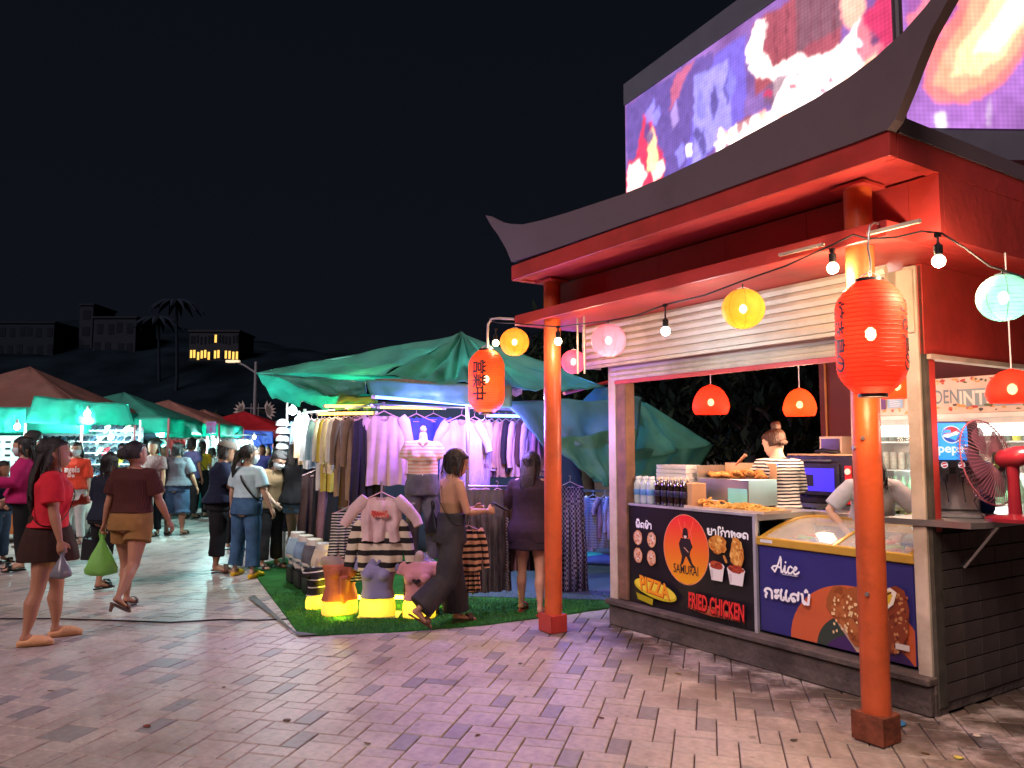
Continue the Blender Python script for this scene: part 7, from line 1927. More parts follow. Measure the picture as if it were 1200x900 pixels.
# rack on the right, behind the column
b0, b1 = at(652, 574, 9.0), at(724, 576, 9.4)
rail([b0, b1], 'steel rail at the back right of the clothes stall')
for i, (px_, kd, m_, lb_) in enumerate(((657, 'tee', c_red, 'brick red tee'), (664, 'slimtop', c_tan, 'tan top'), (673, 'tee', c_pkb, 'pale pink tee'), (681, 'slimtop', c_wht, 'off white top'), (695, 'wide', c_gst, 'grey striped tee'), (709, 'tee', c_mau, 'mauve tee'), (717, 'slimtop', c_lav, 'lavender top'))):
    hang(kd, m_, at(px_, 581, 9.0 + i * .05), (.9, .8, .5, .9, .1, .7, .8)[i], lb_ + ' hanging on the back right rail', 'garments on the back right rail', .82, sx=.8, hmat=m_hgw)
hang('tank', c_lav, at(688, 612, 9.2), .2, 'short lavender skirt hung lower on the back right rail', 'garments on the back right rail', .6)
hang('dress', c_pol, at(668, 566, 8.2), .15, 'long black checked dress hanging just right of the far column', 'garments on the front rail', 1.06, sx=.7)
for i, (px_, py_, Y_, m_) in enumerate(((668, 648, 9.0, c_blue), (690, 652, 8.9, c_cyn), (706, 655, 9.1, c_blue), (697, 644, 9.4, c_slt))):
    me = lump(.16, .55); p = ground(px_, py_ + 8); o = link('clothes_pile', me, m_, None, p + Vector((0, 0, .07))); o.scale = (1.3, 1, .8); tag(o, ['blue', 'turquoise', 'deep blue', 'slate'][i] + ' clothes heaped on the sheet at the back right of the stall', 'clothes')
# white caps stacked at the far left post
capm = MB().lathe([(.10, 0), (.103, .02), (.09, .07), (.05, .10), (0, .108)], 18).mesh('crown', smooth=60)
brm = MB(); brm.prism([(.10 * math.cos(R(a)), -.06 - .10 * math.sin(R(a))) for a in range(0, 181, 20)] + [(-.095, 0), (.095, 0)], 0.0, .008, 'xy'); brm = brm.mesh('brim')
for k in range(8):
    p = at(331, 499 + k * 9, 10.2)
    t = thing('white_cap', 'white cap, %s from the top of the hanging column of caps' % ordn[k], 'cap', p, .9 + random.uniform(-.15, .15), 'column of white caps')
    for o in (link('crown', capm, c_('cap_white', .62, .66, .68), t), link('brim', brm, c_('cap_white', .62, .66, .68), t)): o.scale = (.85,) * 3
# tent legs of the clothes stall
tlegs = []
for i, (px_, Y_, h_) in enumerate(((336, 10.3, 2.3), (548, 7.35, 1.95), (640, 7.9, 2.0), (655, 10.2, 2.0))):
    p = at(px_, 500, Y_); p.z = 0.013; tlegs.append(MB().tube([p, Vector((p.x, p.y, h_))], .018, 8).build('tent_leg', m_steel, None))
# ---------------------------------------------------------------- mannequins
m_plas = mat('mannequin_plastic', (0.62, 0.52, 0.40), rough=0.35, transl=0.6, spec=0.5)
m_plasw = mat('mannequin_white', (0.55, 0.52, 0.45), rough=0.4)
def mann_fig(H): return Fig(H, dict(armL=(0, 10, 0, 0), armR=(0, 10, 0, 0)))
def torso_mb(s, z0, z1, grow=0.0, bust=True, hem=0.0):
    mb = MB(); torso_shell(s, mb, z0, z1, grow, hem, 22)
    if bust:
        for sd in (-1, 1): mb.ell(s.W(Vector((sd * .042, .040 + grow * .3, .728))), (.036 + grow * .5) * s.H, (.036 + grow) * s.H, (.040 + grow * .5) * s.H, 14, 10)
    return mb
def floor_mannequin(px, py, Hpx, Y_, yaw, label, kind, m_top):
    p = ground(px, py); p.z = .013
    H = Hpx / F_PX * p.y / .425; s = mann_fig(H); s.dz = -.455
    t = thing('mannequin', label, 'mannequin', p, yaw, 'bust mannequins on the turf lit by yellow tubes')
    mb = torso_mb(s, .455, .838)
    limb(mb, s, [Vector((0, 0, .83)), Vector((0, 0, .885))], [.031, .029])
    for sd in (-1, 1): mb.ell(s.W(Vector((sd * .088, -.003, .795))), .030 * H, .030 * H, .034 * H)
    link('torso', remeshed(mb, .009, 3), m_plas, t); lamp((0, -.0, .10), (1.0, .74, .02), 3.8, .05, t)  # added unseen lamp inside the bust makes its lower part glow yellow
    t.scale = (1.14, 1.08, 1); z0 = .575; mb = MB()
    if kind == 'halter':
        torso_shell(s, mb, .545, .775, .009)
        for sd in (-1, 1):
            mb.ell(s.W(Vector((sd * .042, .042, .728))), .042 * H, .042 * H, .046 * H, 14, 10)
        mb.rings([[s.W(v) for v in ering(Vector((0, 0, z_)), Vector((1, 0, 0)), Vector((0, 1, 0)), w_, f_, b_, 18)] for z_, w_, f_, b_ in ((.76, .085, .068, .06), (.79, .062, .055, .05), (.82, .045, .040, .042), (.845, .040, .034, .038))])
        mb.tube([s.W(Vector((0, .075, .70))), s.W(Vector((0, .070, .60))), s.W(Vector((0, .074, .53)))], [.05 * H, .05 * H, .02 * H], 12, flat=.4)
        link('halter_top', remeshed(mb, .008, 2, folds(1, .002, 0, H)), m_top, t)
    else:
        mb = torso_mb(s, z0, .836, .010); sleeves(s, mb, .35 if kind != 'vest' else .12, .044, .044)
        link('top', remeshed(mb, .008, 2, folds(3, .0022, 0, H)), m_top, t)
        if kind == 'polo':
            for sd in (-1, 1): MB().prism([(sd * .002, 0), (sd * .040, .040), (sd * .022, .056), (sd * .002, .020)], -.004, .004, 'xz').build('collar', m_top, t, loc=s.W(Vector((0, .066, .785))), rotz=math.pi)
    return t, s
YAW = math.pi
t, s_ = floor_mannequin(398, 721, 76, 6.9, YAW + .55, 'bust mannequin in a terracotta halter top', 'halter', c_('terracotta', .42, .12, .06))
t, s_ = floor_mannequin(442, 724, 76, 6.8, YAW, 'bust mannequin in a lilac grey collared top, middle of the yellow lit row', 'polo', c_('lilac_grey', .22, .20, .36))
t, s_ = floor_mannequin(491, 725, 70, 6.8, YAW - .1, 'bust mannequin in a rose tee with a black heart cut-out', 'tee', c_('rose', .50, .22, .24))
hrt = Art(); hrt.poly([(.035 * 16 * math.sin(a) ** 3 / 16, .03 * (13 * math.cos(a) - 5 * math.cos(2 * a) - 2 * math.cos(3 * a) - math.cos(4 * a)) / 16) for a in [i * .3142 for i in range(20)]], (.02, .01, .015))
hz_ = s_.W(Vector((0, 0, .715))).z; hy_ = s_.W(Vector((0, .088, 0))).y
hrt.build('heart', attr_mat('cloth_ink'), t, xf=lambda x, y, z: (x, hy_ + .006 - abs(x) * .2 - y, hz_ + z))
t, s_ = floor_mannequin(372, 714, 52, 7.0, YAW + .8, 'low hip form dressed in a black top with white piping left of the terracotta one', 'tee', c_('black_white_piping', .015, .015, .015, stripes=(.55, .52, .48), freq=14, duty=.86))
# cap in a clear plastic bag on the rose mannequin
p = ground(497, 722); p.z = at(497, 664, p.y).z
cb_ = thing('bagged_cap', 'cap wrapped in a clear plastic bag set on the rose mannequin neck', 'cap', p + Vector((0, 0, -.09)), .4)
MB().lathe([(.115, 0), (.12, .03), (.115, .07), (.085, .125), (.03, .155), (0, .158)], 20).build('crown', c_('bag_lilac', .34, .28, .46), cb_, smooth=60)
MB().lathe([(.13, -.02), (.135, .04), (.125, .10), (.09, .15), (.04, .175), (.02, .20), (.03, .21)], 20).build('plastic_wrap', mat('clear_wrap', (0.7, 0.7, 0.75), rough=0.12, alpha=0.3, bump=1.0, bscale=30), cb_, smooth=60)
# standing mannequin in the striped polo and jeans
p = at(495, 600, 7.2); p.z = .013
zt_m = at(494, 512, 7.2).z; Hm = 1.36
sm_ = Fig(Hm, dict(legL=(2, 3, 2), legR=(-2, 3, 2), armL=(0, 12, 8, 0), armR=(0, 12, 8, 0))); 
mq = thing('standing_mannequin', 'headless standing mannequin in an orange striped polo and torn grey jeans', 'mannequin', p, YAW + .1)
sm_.dz = zt_m / Hm - .875
MB().box(-.16, .16, -.12, .12, 0, max(.05, sm_.dz * Hm - .02), bev=.01).build('stand_block', m_black, mq)
mb = torso_mb(sm_, .48, .838); limb(mb, sm_, [Vector((0, 0, .83)), Vector((0, 0, .875))], [.031, .030])
link('torso', remeshed(mb, .011, 2), m_plasw, mq)
MB().ell(sm_.W(Vector((0, 0, .915))), .022 * Hm, .022 * Hm, .026 * Hm, 14, 10).build('neck_knob', mat('knob_wood', (0.5, 0.33, 0.22), rough=0.4), mq, smooth=True)
MB().tube([sm_.W(Vector((0, 0, .87))), sm_.W(Vector((0, 0, .90)))], .014, 8).build('neck_pin', m_steel, mq)
mb = torso_mb(sm_, .60, .838, .014); sleeves(sm_, mb, .55, .046, .046); link('polo_shirt', remeshed(mb, .010, 2, folds(5, .003, 0, Hm)), c_ost, mq)
for sd in (-1, 1): MB().prism([(0, 0), (sd * .055, .045), (sd * .03, .062), (-sd * .004, .014)], -.004, .004, 'xz').build('collar', c_ost, mq, loc=sm_.W(Vector((0, .070, .79))), rotz=math.pi)
mb = MB(); trousers(sm_, mb, 1.95, .62, .058, .044, .046); link('jeans', remeshed(mb, .011, 2, folds(6, .004, 0, Hm)), c_gry, mq)
q = MB(); q.ell(sm_.W(Vector((0, .072, .61))), .008, .005, .008, 8, 6); q.build('button', m_hgw, mq)
for zz, xx in ((.33, .055), (.42, .06), (.25, -.05)): MB().ell(sm_.W(Vector((xx, .052, zz))), .022, .010, .012, 10, 6).build('knee_tear', c_('tear', .30, .28, .30), mq)
# hip forms in denim on black feet
for i, (px_, py_, m_) in enumerate(((348, 684, c_sky), (357, 690, c_jea), (367, 697, c_gry), (379, 705, c_cre))):
    p = ground(px_, py_); p.z = .013
    t = thing('hip_form', ['farthest pale blue', 'second washed blue', 'third grey', 'nearest cream'][i] + ' denim shorts on a white hip form standing on a black block', 'mannequin', p, -1.0, 'row of hip forms left of the stall')
    MB().box(-.10, .10, -.10, .10, 0, .20, bev=.02).build('foot_block', m_black, t)
    sg = mann_fig(1.45); sg.dz = -.30
    mb = MB(); torso_shell(sg, mb, .45, .64, 0)
    for nm, (h, k_, a_, fd) in sg.legs.items(): limb(mb, sg, [h, h.lerp(k_, .5)], [.052, .046])
    o = link('form', remeshed(mb, .012, 2), m_plasw, t); o.location.z = .06
    mb = MB(); trousers(sg, mb, .30, .60, .060, .056, .058, .006); o = link('denim_shorts', remeshed(mb, .012, 2, folds(i, .004, 0, 1.4)), m_, t); o.location.z = .06
# ---------------------------------------------------------------- tubes and bulbs of the stall
def tube_lamp(p0_, p1_, col, st, label, r=.016, grp='coloured light tubes of the clothes stall'):
    t = thing('light_tube', label, 'light tube', p0_, 0, grp); d = p1_ - p0_
    MB().tube([Vector((0, 0, 0)), d], r, 10).build('tube', glow('tube_%.2f_%.2f_%g' % (col[0], col[2], st), col, st), t, smooth=True)
    for q in (Vector((0, 0, 0)), d): MB().tube([q - d.normalized() * .02, q + d.normalized() * .02], r * 1.25, 8).build('end_cap', m_hgw, t)
    return t
YEL, BLU = (1.0, .62, .10), (.08, .13, 1.0)
tube_lamp(at(381, 476, 8.3), at(437, 476, 7.7), YEL, 6, 'upper yellow light tube above the left rail')
tube_lamp(at(373, 485, 8.5), at(440, 484, 7.9), YEL, 6, 'lower yellow light tube above the left rail')
tube_lamp(at(444, 477, 7.9), at(520, 478, 7.9), YEL, 6, 'yellow light tube behind the pink blouse hanger')
tube_lamp(at(438, 465, 7.35), at(552, 474, 7.3), (.10, .20, 1.0), 8, 'long blue light tube along the tent edge')
tube_lamp(at(572, 487, 7.9), at(628, 488, 7.9), (.10, .20, 1.0), 9, 'short blue light tube right of the lantern')
tube_lamp(at(560, 579, 7.5), at(632, 579, 7.7), BLU, 5, 'dim blue light tube behind the low rail', .012)
yb_ = ground(398, 716).y + .12
for i, (x0_, x1_) in enumerate(((372, 392), (408, 432), (454, 482), (500, 512))):
    p0_, p1_ = at(x0_, 500, yb_ + .02), at(x1_, 500, yb_); p0_.z = p1_.z = .10
    tube_lamp(p0_, p1_, (1.0, .72, .03), 26, ['first', 'second', 'third', 'fourth'][i] + ' yellow tube lying on the turf behind the bust mannequins, counted from the left', .018)
lamp(at(442, 690, yb_ - .03), (1.0, .75, .03), 14, .05); lamp(at(398, 700, yb_ - .05), (1.0, .75, .03), 14, .05); lamp(at(491, 700, yb_ - .03), (1.0, .75, .03), 12, .05)
q = ground(440, 735); lamp(Vector((q.x - .35, q.y + .25, .06)), (1.0, .75, .03), 3.5, .04)  # added lamp with no tube of its own, lights the turf in front
def white_bulb(px, py, Y_, pw, label, col=(.85, .95, 1.0), r=.05):
    t = thing('led_bulb', label, 'light bulb', at(px, py, Y_), 0, 'white led bulbs of the market stalls')
    MB().ell((0, 0, 0), r, r, r * 1.1, 14, 10).build('globe', glow('led_globe', (.85, .95, 1.0), 30, False), t, smooth=True)
    MB().lathe([(.02, r), (.024, r + .02), (.02, r + .07), (.0, r + .072)], 12).build('socket', m_hgw, t)
    lamp((0, -.02, -r * 1.5), col, pw, .04, t); return t
white_bulb(343, 481, 9.8, 48, 'bright white bulb hanging at the left front of the clothes stall')
white_bulb(350, 493, 9.5, 48, 'second bright white bulb just below the first at the caps')
white_bulb(357, 491, 9.4, 12, 'third bright white bulb beside the pair at the caps')
lamp(at(676, 505, 8.6), (.10, .16, 1.0), 85, .12).name = 'added_blue_light'  # added unseen lamp, no tube here; gives the hanging tarpaulin its blue glow
lamp(at(590, 500, 7.25), (.25, .15, 1.0), 62, .1); lamp(at(500, 484, 7.1), (.35, .18, 1.0), 58, .1); lamp(at(420, 470, 8.6), (1.0, .88, .5), 55, .1); lamp(at(560, 470, 8.6), (.6, .7, 1.0), 110, .1)  # added point lamps without fittings brighten the garments and tent roof
# ---------------------------------------------------------------- canopy
def tarp_mat(name, col, transl=.35, col2=None):
    m = mat(name, col, rough=.5, var=.18, scale=2.2, bump=.45, bscale=14, spec=.35, transl=transl, dirt=.35, dcol=tuple(c * .35 for c in col), dscale=1.6); return m
m_tg = tarp_mat('green_tarp', (0.13, 0.46, 0.35), .5); m_tg2 = tarp_mat('dark_green_tarp', (0.10, 0.36, 0.27), .45); m_tb = tarp_mat('blue_grey_tarp', (0.20, 0.30, 0.42), .5); m_tc = tarp_mat('cyan_green_tarp', (0.08, 0.60, 0.48), .55)
def patch(name, A0, B0, C0, D0, m, parent, nu=30, nv=22, amp=.05, sag=.1, seed=0, dirw=5.0, pin=None):
    """cloth between A-B (top) and D-C (bottom)"""
    rr = random.Random(seed); ph = [rr.uniform(0, 6) for _ in range(6)]
    nrm = (B0 - A0).cross(D0 - A0).normalized(); pin = name == 'roof_panel' if pin is None else pin
    def fn(u, v):
        p = A0.lerp(B0, u).lerp(D0.lerp(C0, u), v); e_ = math.sin(math.pi * u)
        w = amp * (math.sin(u * dirw * 3 + ph[0] + v * 2) + .6 * math.sin(u * dirw * 6.3 + ph[1] - v * 3) * v + .4 * math.sin(v * 11 + u * 9 + ph[2])) * (.25 + .75 * v) * (.3 + .7 * e_) * (1 - .85 * sm((v - .72) / .28) if pin else 1)
        p = p + nrm * w; p.z -= sag * e_ * math.sin(math.pi * min(1, v * .9)); 
        p.z += noise.noise(Vector((u * 4 + seed, v * 4, seed))) * amp * .7
        return tuple(p)
    q = MB(); q.quadgrid(fn, nu, nv); me = q.mesh(name, True, fix=False); o = link(name, me, m, parent)
    o.modifiers.new('t', 'SOLIDIFY').thickness = .006; return o
can = thing('clothes_stall_tent', 'large green tarpaulin tent roof over the clothes stall, peaked in the middle', 'canopy', (0, 0, 0))
for o in tlegs: o.parent = can
T0 = at(541, 392, 9.2); AL = at(300, 437, 10.0); F1 = at(440, 463, 7.3); F2 = at(556, 472, 7.1); F3 = at(600, 474, 7.2); Rr = at(708, 453, 8.6); BK = at(560, 440, 12.0)
RIm = at(430, 420, 8.8)
patch('roof_panel', AL, T0, T0 + Vector((.02, -.02, 0)), at(450, 440, 8.2), m_tg, can, 36, 20, .06, .08, 1, 5)
patch('roof_panel', AL, at(450, 440, 8.2), at(560, 455, 7.6), F1 + Vector((-.1, 0, .12)), m_tc, can, 26, 12, .03, .04, 2, 3)
patch('roof_panel', T0 + Vector((-.01, 0, 0)), T0 + Vector((.01, 0, 0)), F3 + Vector((0, 0, .16)), at(450, 440, 8.2), m_tg2, can, 44, 30, .09, .12, 3, 7)
patch('roof_panel', T0 + Vector((-.01, 0, 0)), T0 + Vector((.01, 0, 0)), Rr, F3 + Vector((0, 0, .16)), m_tg, can, 36, 26, .08, .12, 4, 7)
patch('roof_panel', T0, T0 + Vector((.02, .02, 0)), at(708, 456, 11.5), Rr, m_tg2, can, 14, 10, .03, .05, 5)
patch('roof_panel', T0, T0 + Vector((.02, .02, 0)), AL + Vector((-.1, 3.0, 0)), AL, m_tg2, can, 14, 10, .03, .05, 15)
# front band and valances
patch('valance', F1 + Vector((-.1, 0, .14)), F3 + Vector((0, 0, .17)), F3 + Vector((0, .02, -.03)), F1 + Vector((-.05, 0, .01)), m_tg2, can, 40, 8, .02, .02, 6, 8)
patch('valance', AL + Vector((.05, 0, .0)), F1 + Vector((-.1, 0, .13)), F1 + Vector((-.1, .1, .02)), at(372, 464, 8.6), m_tg2, can, 26, 8, .02, .02, 7, 6)
patch('side_flap', AL, at(440, 463, 7.6), at(402, 480, 8.2), at(320, 468, 8.95), m_tc, can, 24, 14, .04, .03, 8, 5)
patch('side_flap', at(398, 461, 7.9), at(444, 465, 7.5), at(440, 479, 8.1), at(392, 480, 8.4), tarp_mat('lime_tarp', (0.14, 0.40, 0.10), .5), can, 12, 8, .02, .0, 9)
# fringe band: crumpled cream strip
fr_ = MB(); fa, fb = at(440, 444, 7.75), at(612, 456, 7.35)
for k in range(60):
    pass
fr_.quadgrid(lambda u, v: tuple(fa.lerp(fb, u) + Vector((0, -.02 * v, -.075 * v + .012 * math.sin(u * 90) * v + .02 * math.sin(u * 7)))), 120, 3)
o = link('fringe', fr_.mesh('fringe', True, fix=False), mat('crumpled_edge', (0.20, 0.15, 0.11), rough=.8, var=.5, scale=14, bump=.8, bscale=40), can)
# hanging sheets on the right
m_tbb = tarp_mat('blue_tarp', (0.12, 0.32, 0.34), .45)
cur = thing('hanging_tarpaulin', 'blue and green tarpaulin hung slanting from the tent behind the far column', 'tarpaulin', (0, 0, 0))
patch('blue_sheet', at(592, 470, 7.4), at(752, 468, 8.6), at(746, 512, 8.4), at(640, 528, 7.6), m_tbb, cur, 40, 18, .05, .05, 10, 6)
patch('green_sheet', at(640, 514, 7.55), at(748, 502, 8.35), at(738, 574, 8.1), at(690, 560, 7.8), m_tg2, cur, 40, 26, .06, .05, 11, 6)
patch('green_sheet', at(742, 466, 8.7), at(756, 472, 8.9), at(836, 521, 9.3), at(740, 540, 8.5), m_tg, cur, 30, 22, .04, .03, 12, 5)
patch('green_sheet', at(740, 528, 8.5), at(836, 521, 9.35), at(800, 575, 9.2), at(716, 578, 8.2), m_tg2, cur, 34, 20, .06, .03, 13, 7)
patch('blue_sheet', at(700, 452, 8.6), at(752, 466, 8.8), at(742, 500, 8.7), at(660, 492, 8.2), m_tbb, cur, 22, 14, .04, .03, 14, 6)
patch('back_cloth', at(436, 470, 10.6), at(660, 470, 10.8), Vector((at(700, 470, 10.8).x, 10.9, .1)), Vector((at(420, 470, 10.6).x, 10.7, .1)), mat('dark_back_cloth', (0.03, 0.035, 0.06), rough=.9), cur, 24, 10, .05, .0, 16, 6)
tag(MB().tube([at(661, 461, 8.3), at(716, 447, 8.9)], .02, 8).build('tent_pole', m_red2), 'slanting reddish tent pole between the far column and the kiosk', 'pole')
# cable on the paving
p = [ground(*q) for q in ((-20, 726), (60, 726), (130, 728), (200, 730.5), (260, 727), (300, 728), (345, 726))]
tag(MB().tube([v + Vector((0, 0, .008)) for v in p], .007, 6).build('ground_cable', m_cable, None, smooth=True), 'thin dark cable lying across the paving toward the clothes stall', 'cable')
# litter
lfm = MB().add([(-.02, 0, 0), (-.008, .012, .004), (.012, .010, .002), (.026, 0, .006), (.010, -.010, .002), (-.008, -.011, .003)], [(0, 1, 2, 3, 4, 5)]).mesh('fallen_leaf', fix=False)
for i, (px_, py_, wd_) in enumerate(((262, 806, 'left of the centre foreground'), (431, 872, 'near the bottom edge'), (610, 778, 'in front of the far column'), (705, 842, 'in the middle foreground'), (795, 790, 'before the kiosk step'), (930, 868, 'left of the near column'), (1085, 884, 'right of the near column'), (60, 810, 'below the peach slippers'), (385, 770, 'in front of the green turf'), (560, 862, 'low in the centre'))):
    o = link('fallen_leaf', lfm, mat('leaf_%d' % (i % 3), ((.10, .05, .02), (.16, .11, .03), (.05, .045, .02))[i % 3], rough=.8), None, ground(px_, py_) + Vector((0, 0, .002)), random.uniform(0, 6)); tag(o, 'small dry leaf lying on the paving ' + wd_, 'leaf')
for i, (px_, py_, c3) in enumerate(((1145, 863, (.5, .42, .32)), (1123, 889, (.6, .5, .1)), (172, 852, (.15, .04, .03)), (880, 727, (.5, .5, .5)), (336, 845, (.12, .08, .06)))):
    o = link('litter', lump(.018, .35), mat('litter_%d' % i, c3, rough=.8), None, ground(px_, py_) + Vector((0, 0, .006))); tag(o, ['pale crumpled scrap on the paving at the side wall', 'small yellow scrap on the dark paving at the lower right', 'tiny dark red scrap on the left paving', 'tiny white scrap on the paving before the kiosk step', 'tiny brown crumb on the paving at the bottom'][i], 'litter')
o = MB().lathe([(.05, 0), (.055, .006), (.05, .012), (.02, .014), (0, .014)], 18).build('litter_lid', mat('lid_blue', (.05, .2, .4), rough=.3), None, loc=ground(1049, 848) + Vector((0, 0, .001))); tag(o, 'blue plastic lid lying beside the near column base', 'lid')
# ================================================================ the market beyond
m_pole = mat('red_white_pole', (0.42, 0.12, 0.13), rough=.5)
def tarp2(n, c, tr=.35): return tarp_mat(n, c, tr)
t_brn = tarp2('brown_red_tarp', (0.32, 0.16, 0.13), .4); t_grn = tarp2('teal_tarp', (0.05, 0.55, 0.42), .55); t_dgr = tarp2('deep_teal_tarp', (0.05, 0.26, 0.20), .35); t_red = tarp2('scarlet_tarp', (0.42, 0.02, 0.03), .35); t_pnk = tarp2('rose_tarp', (0.50, 0.10, 0.14), .4); t_blu = tarp2('blue_stall_tarp', (0.05, 0.10, 0.50), .4)
def tent(label, px, py, Y_, w, d, eave_py, m_roof, m_val, rot=0.2, val=.35):
    pk = at(px, py, Y_ + d / 2); ez = at(px, eave_py, Y_).z
    t = thing('market_tent', label, 'tent', Vector((pk.x, Y_ + d / 2, 0)), rot, 'peaked tents of the night market')
    ap = Vector((0, 0, pk.z)); cs = [Vector((-w / 2, -d / 2, ez)), Vector((w / 2, -d / 2, ez)), Vector((w / 2, d / 2, ez)), Vector((-w / 2, d / 2, ez))]
    for i in range(4):
        a_, b_ = cs[i], cs[(i + 1) % 4]
        patch('roof_panel', ap, ap + Vector((.001, 0, 0)), b_, a_, m_roof, t, 14, 12, .02, .06, i + int(px), 4)
        patch('valance', a_ + Vector((0, 0, .005)), b_ + Vector((0, 0, .005)), b_ + Vector((0, 0, -val)), a_ + Vector((0, 0, -val)), m_val, t, 18, 4, .02, .03, i + int(px) + 7, 6)
    for i, c in enumerate(cs): MB().tube([Vector((c.x, c.y, 0)), c], .025, 8).build('leg', m_pole, t)
    return t
tent('large brown red tent with a worn roof at the far left', 35, 430, 13.4, 3.3, 3.2, 477, t_brn, t_grn, .12, .45)
tent('green tarpaulin tent behind the sandal stall', 145, 460, 16.0, 2.9, 3.0, 490, t_dgr, t_grn, .12, .3)
tent('brown tent with a grey roof behind the green one', 197, 469, 18.5, 3.2, 3.0, 496, t_brn, t_grn, .15, .3)
tent('small dark red tent between the brown and the scarlet tents', 239, 480, 22.0, 2.4, 3.0, 499, t_brn, t_pnk, .15, .3)
tent('bright scarlet tent behind the crowd', 286, 482, 23.0, 3.3, 3.0, 504, t_red, t_pnk, .1, .25)
tent('scarlet tent mostly hidden by the caps', 322, 494, 28.0, 3.2, 3.2, 507, t_red, t_pnk, .1, .25)
# awnings
for i, (pts_, m_, lb_) in enumerate((
        (((40, 464, 13.0), (150, 474, 13.2), (158, 498, 13.2), (30, 496, 12.8)), t_grn, 'lit teal awning over the sandal shelves'),
        (((-20, 478, 12.6), (30, 478, 12.9), (30, 506, 12.9), (-20, 506, 12.6)), t_grn, 'teal awning over the white board at the far left'),
        (((160, 494, 16.6), (222, 500, 17.5), (226, 512, 17.5), (160, 512, 16.6)), t_grn, 'teal awning over the hanging turquoise clothes'),
        (((236, 500, 22), (276, 508, 23), (276, 514, 23), (236, 514, 22)), tarp2('pale_awning', (.25, .42, .50)), 'pale blue awning in the middle distance'),
        (((274, 503, 22), (320, 506, 22), (320, 520, 22), (274, 522, 22)), t_blu, 'blue lit awning at the far end of the lane'))):
    P_ = [at(*q) for q in pts_]; t = thing('awning', lb_, 'awning', (0, 0, 0)); patch('cloth', P_[0], P_[1], P_[2], P_[3], m_, t, 26, 10, .03, .04, 30 + i, 6)
    for q in (P_[2], P_[3]): MB().tube([Vector((q.x, q.y, 0)), q], .02, 8).build('pole', m_pole, t)
# sandal shelves
rk = thing('sandal_rack', 'tall white shelf rack crowded with dark sandals under the teal awning', 'shelf', Vector((at(98, 500, 13.9).x, 13.9, 0)), .06)
RW = 1.85; rows = 8
ztop = at(98, 500, 13.9).z
sole = MB(); sole.rings([[Vector((w_ * math.cos(a), y_ + 0 * a, .012 + z_ + h_ * math.sin(a))) for a in [k * .785 for k in range(8)]] for y_, w_, h_, z_ in ((-.11, .012, .010, .0), (-.08, .034, .012, 0), (0, .036, .012, .0), (.06, .046, .012, 0), (.12, .040, .010, 0), (.14, .01, .006, 0))]); sole = sole.mesh('sole', True)
strp = MB(); strp.tube([(-.042, .05, .01), (-.03, .045, .045), (0, .05, .06), (.03, .045, .045), (.042, .05, .01)], .014, 6, flat=.5); strp = strp.mesh('strap', True)
smats = [mat('sandal_%s' % n_, c3, rough=.5) for n_, c3 in (('charcoal', (.03, .035, .05)), ('slate', (.07, .10, .15)), ('black', (.015, .015, .018)), ('white', (.6, .6, .6)), ('yellow', (.65, .45, .05)), ('red', (.5, .04, .06)), ('cream', (.55, .5, .38)))]
cs_ = {}
snm = ['charcoal', 'slate', 'black', 'white', 'yellow', 'red', 'cream']
for r_ in range(rows):
    zz = ztop - .06 - r_ * .20
    MB().box(-RW / 2 + .0, RW / 2, -.03, .28, zz - .02, zz, Matrix.Rotation(0, 4, 'X')).build('shelf_board', mat('shelf_white', (.5, .55, .58), rough=.5), rk)
    for c_i in range(15):
        ci = random.choice([0, 1, 2, 0, 1]) if random.random() < .78 else random.choice([3, 4, 5, 6, 3])
        p = Vector(rk.location) + Matrix.Rotation(.06, 3, 'Z') @ Vector((-RW / 2 + .07 + c_i * .123, .06, zz + .002))
        cs_[(ci, r_)] = cs_.get((ci, r_), -1) + 1
        t = thing('sandal', '%s %s sandal from the left on the %s shelf of the rack' % (ordn[cs_[(ci, r_)]], snm[ci], ordn[r_]), 'sandal', p, .06 + random.uniform(-.1, .1), 'sandals on the rack')
        t.rotation_euler = (R(38), 0, .06 + random.uniform(-.1, .1))
        link('sole', sole, smats[ci], t); link('strap', strp, smats[ci], t)
for sx_ in (-RW / 2 - .02, RW / 2 + .02): MB().tube([(sx_, .1, 0), (sx_, .1, ztop + .12)], .02, 8).build('upright', m_hgw, rk)
MB().box(-RW / 2, RW / 2, .29, .30, .2, ztop).build('back_board', mat('shelf_white', (.5, .55, .58)), rk)
# white board with small goods at the far left
wb = thing('display_board', 'white pegboard hung with small dark goods at the far left', 'board', Vector((at(8, 530, 13.0).x, 13.0, .75)), .05)
MB().box(-.75, .55, 0, .03, 0, .95).build('board', mat('board_white', (.62, .66, .68), rough=.6), wb)
q = MB()
for i in range(7):
    for j in range(8): q.box(-.7 + i * .17, -.62 + i * .17, -.02, -.002, .06 + j * .11, .09 + j * .11)
q.build('small_goods', m_black, wb)['kind'] = 'stuff'
for lx in (-.7, .5): MB().tube([(lx, .015, -.75), (lx, .015, 0)], .02, 6).build('leg', m_hgw, wb)
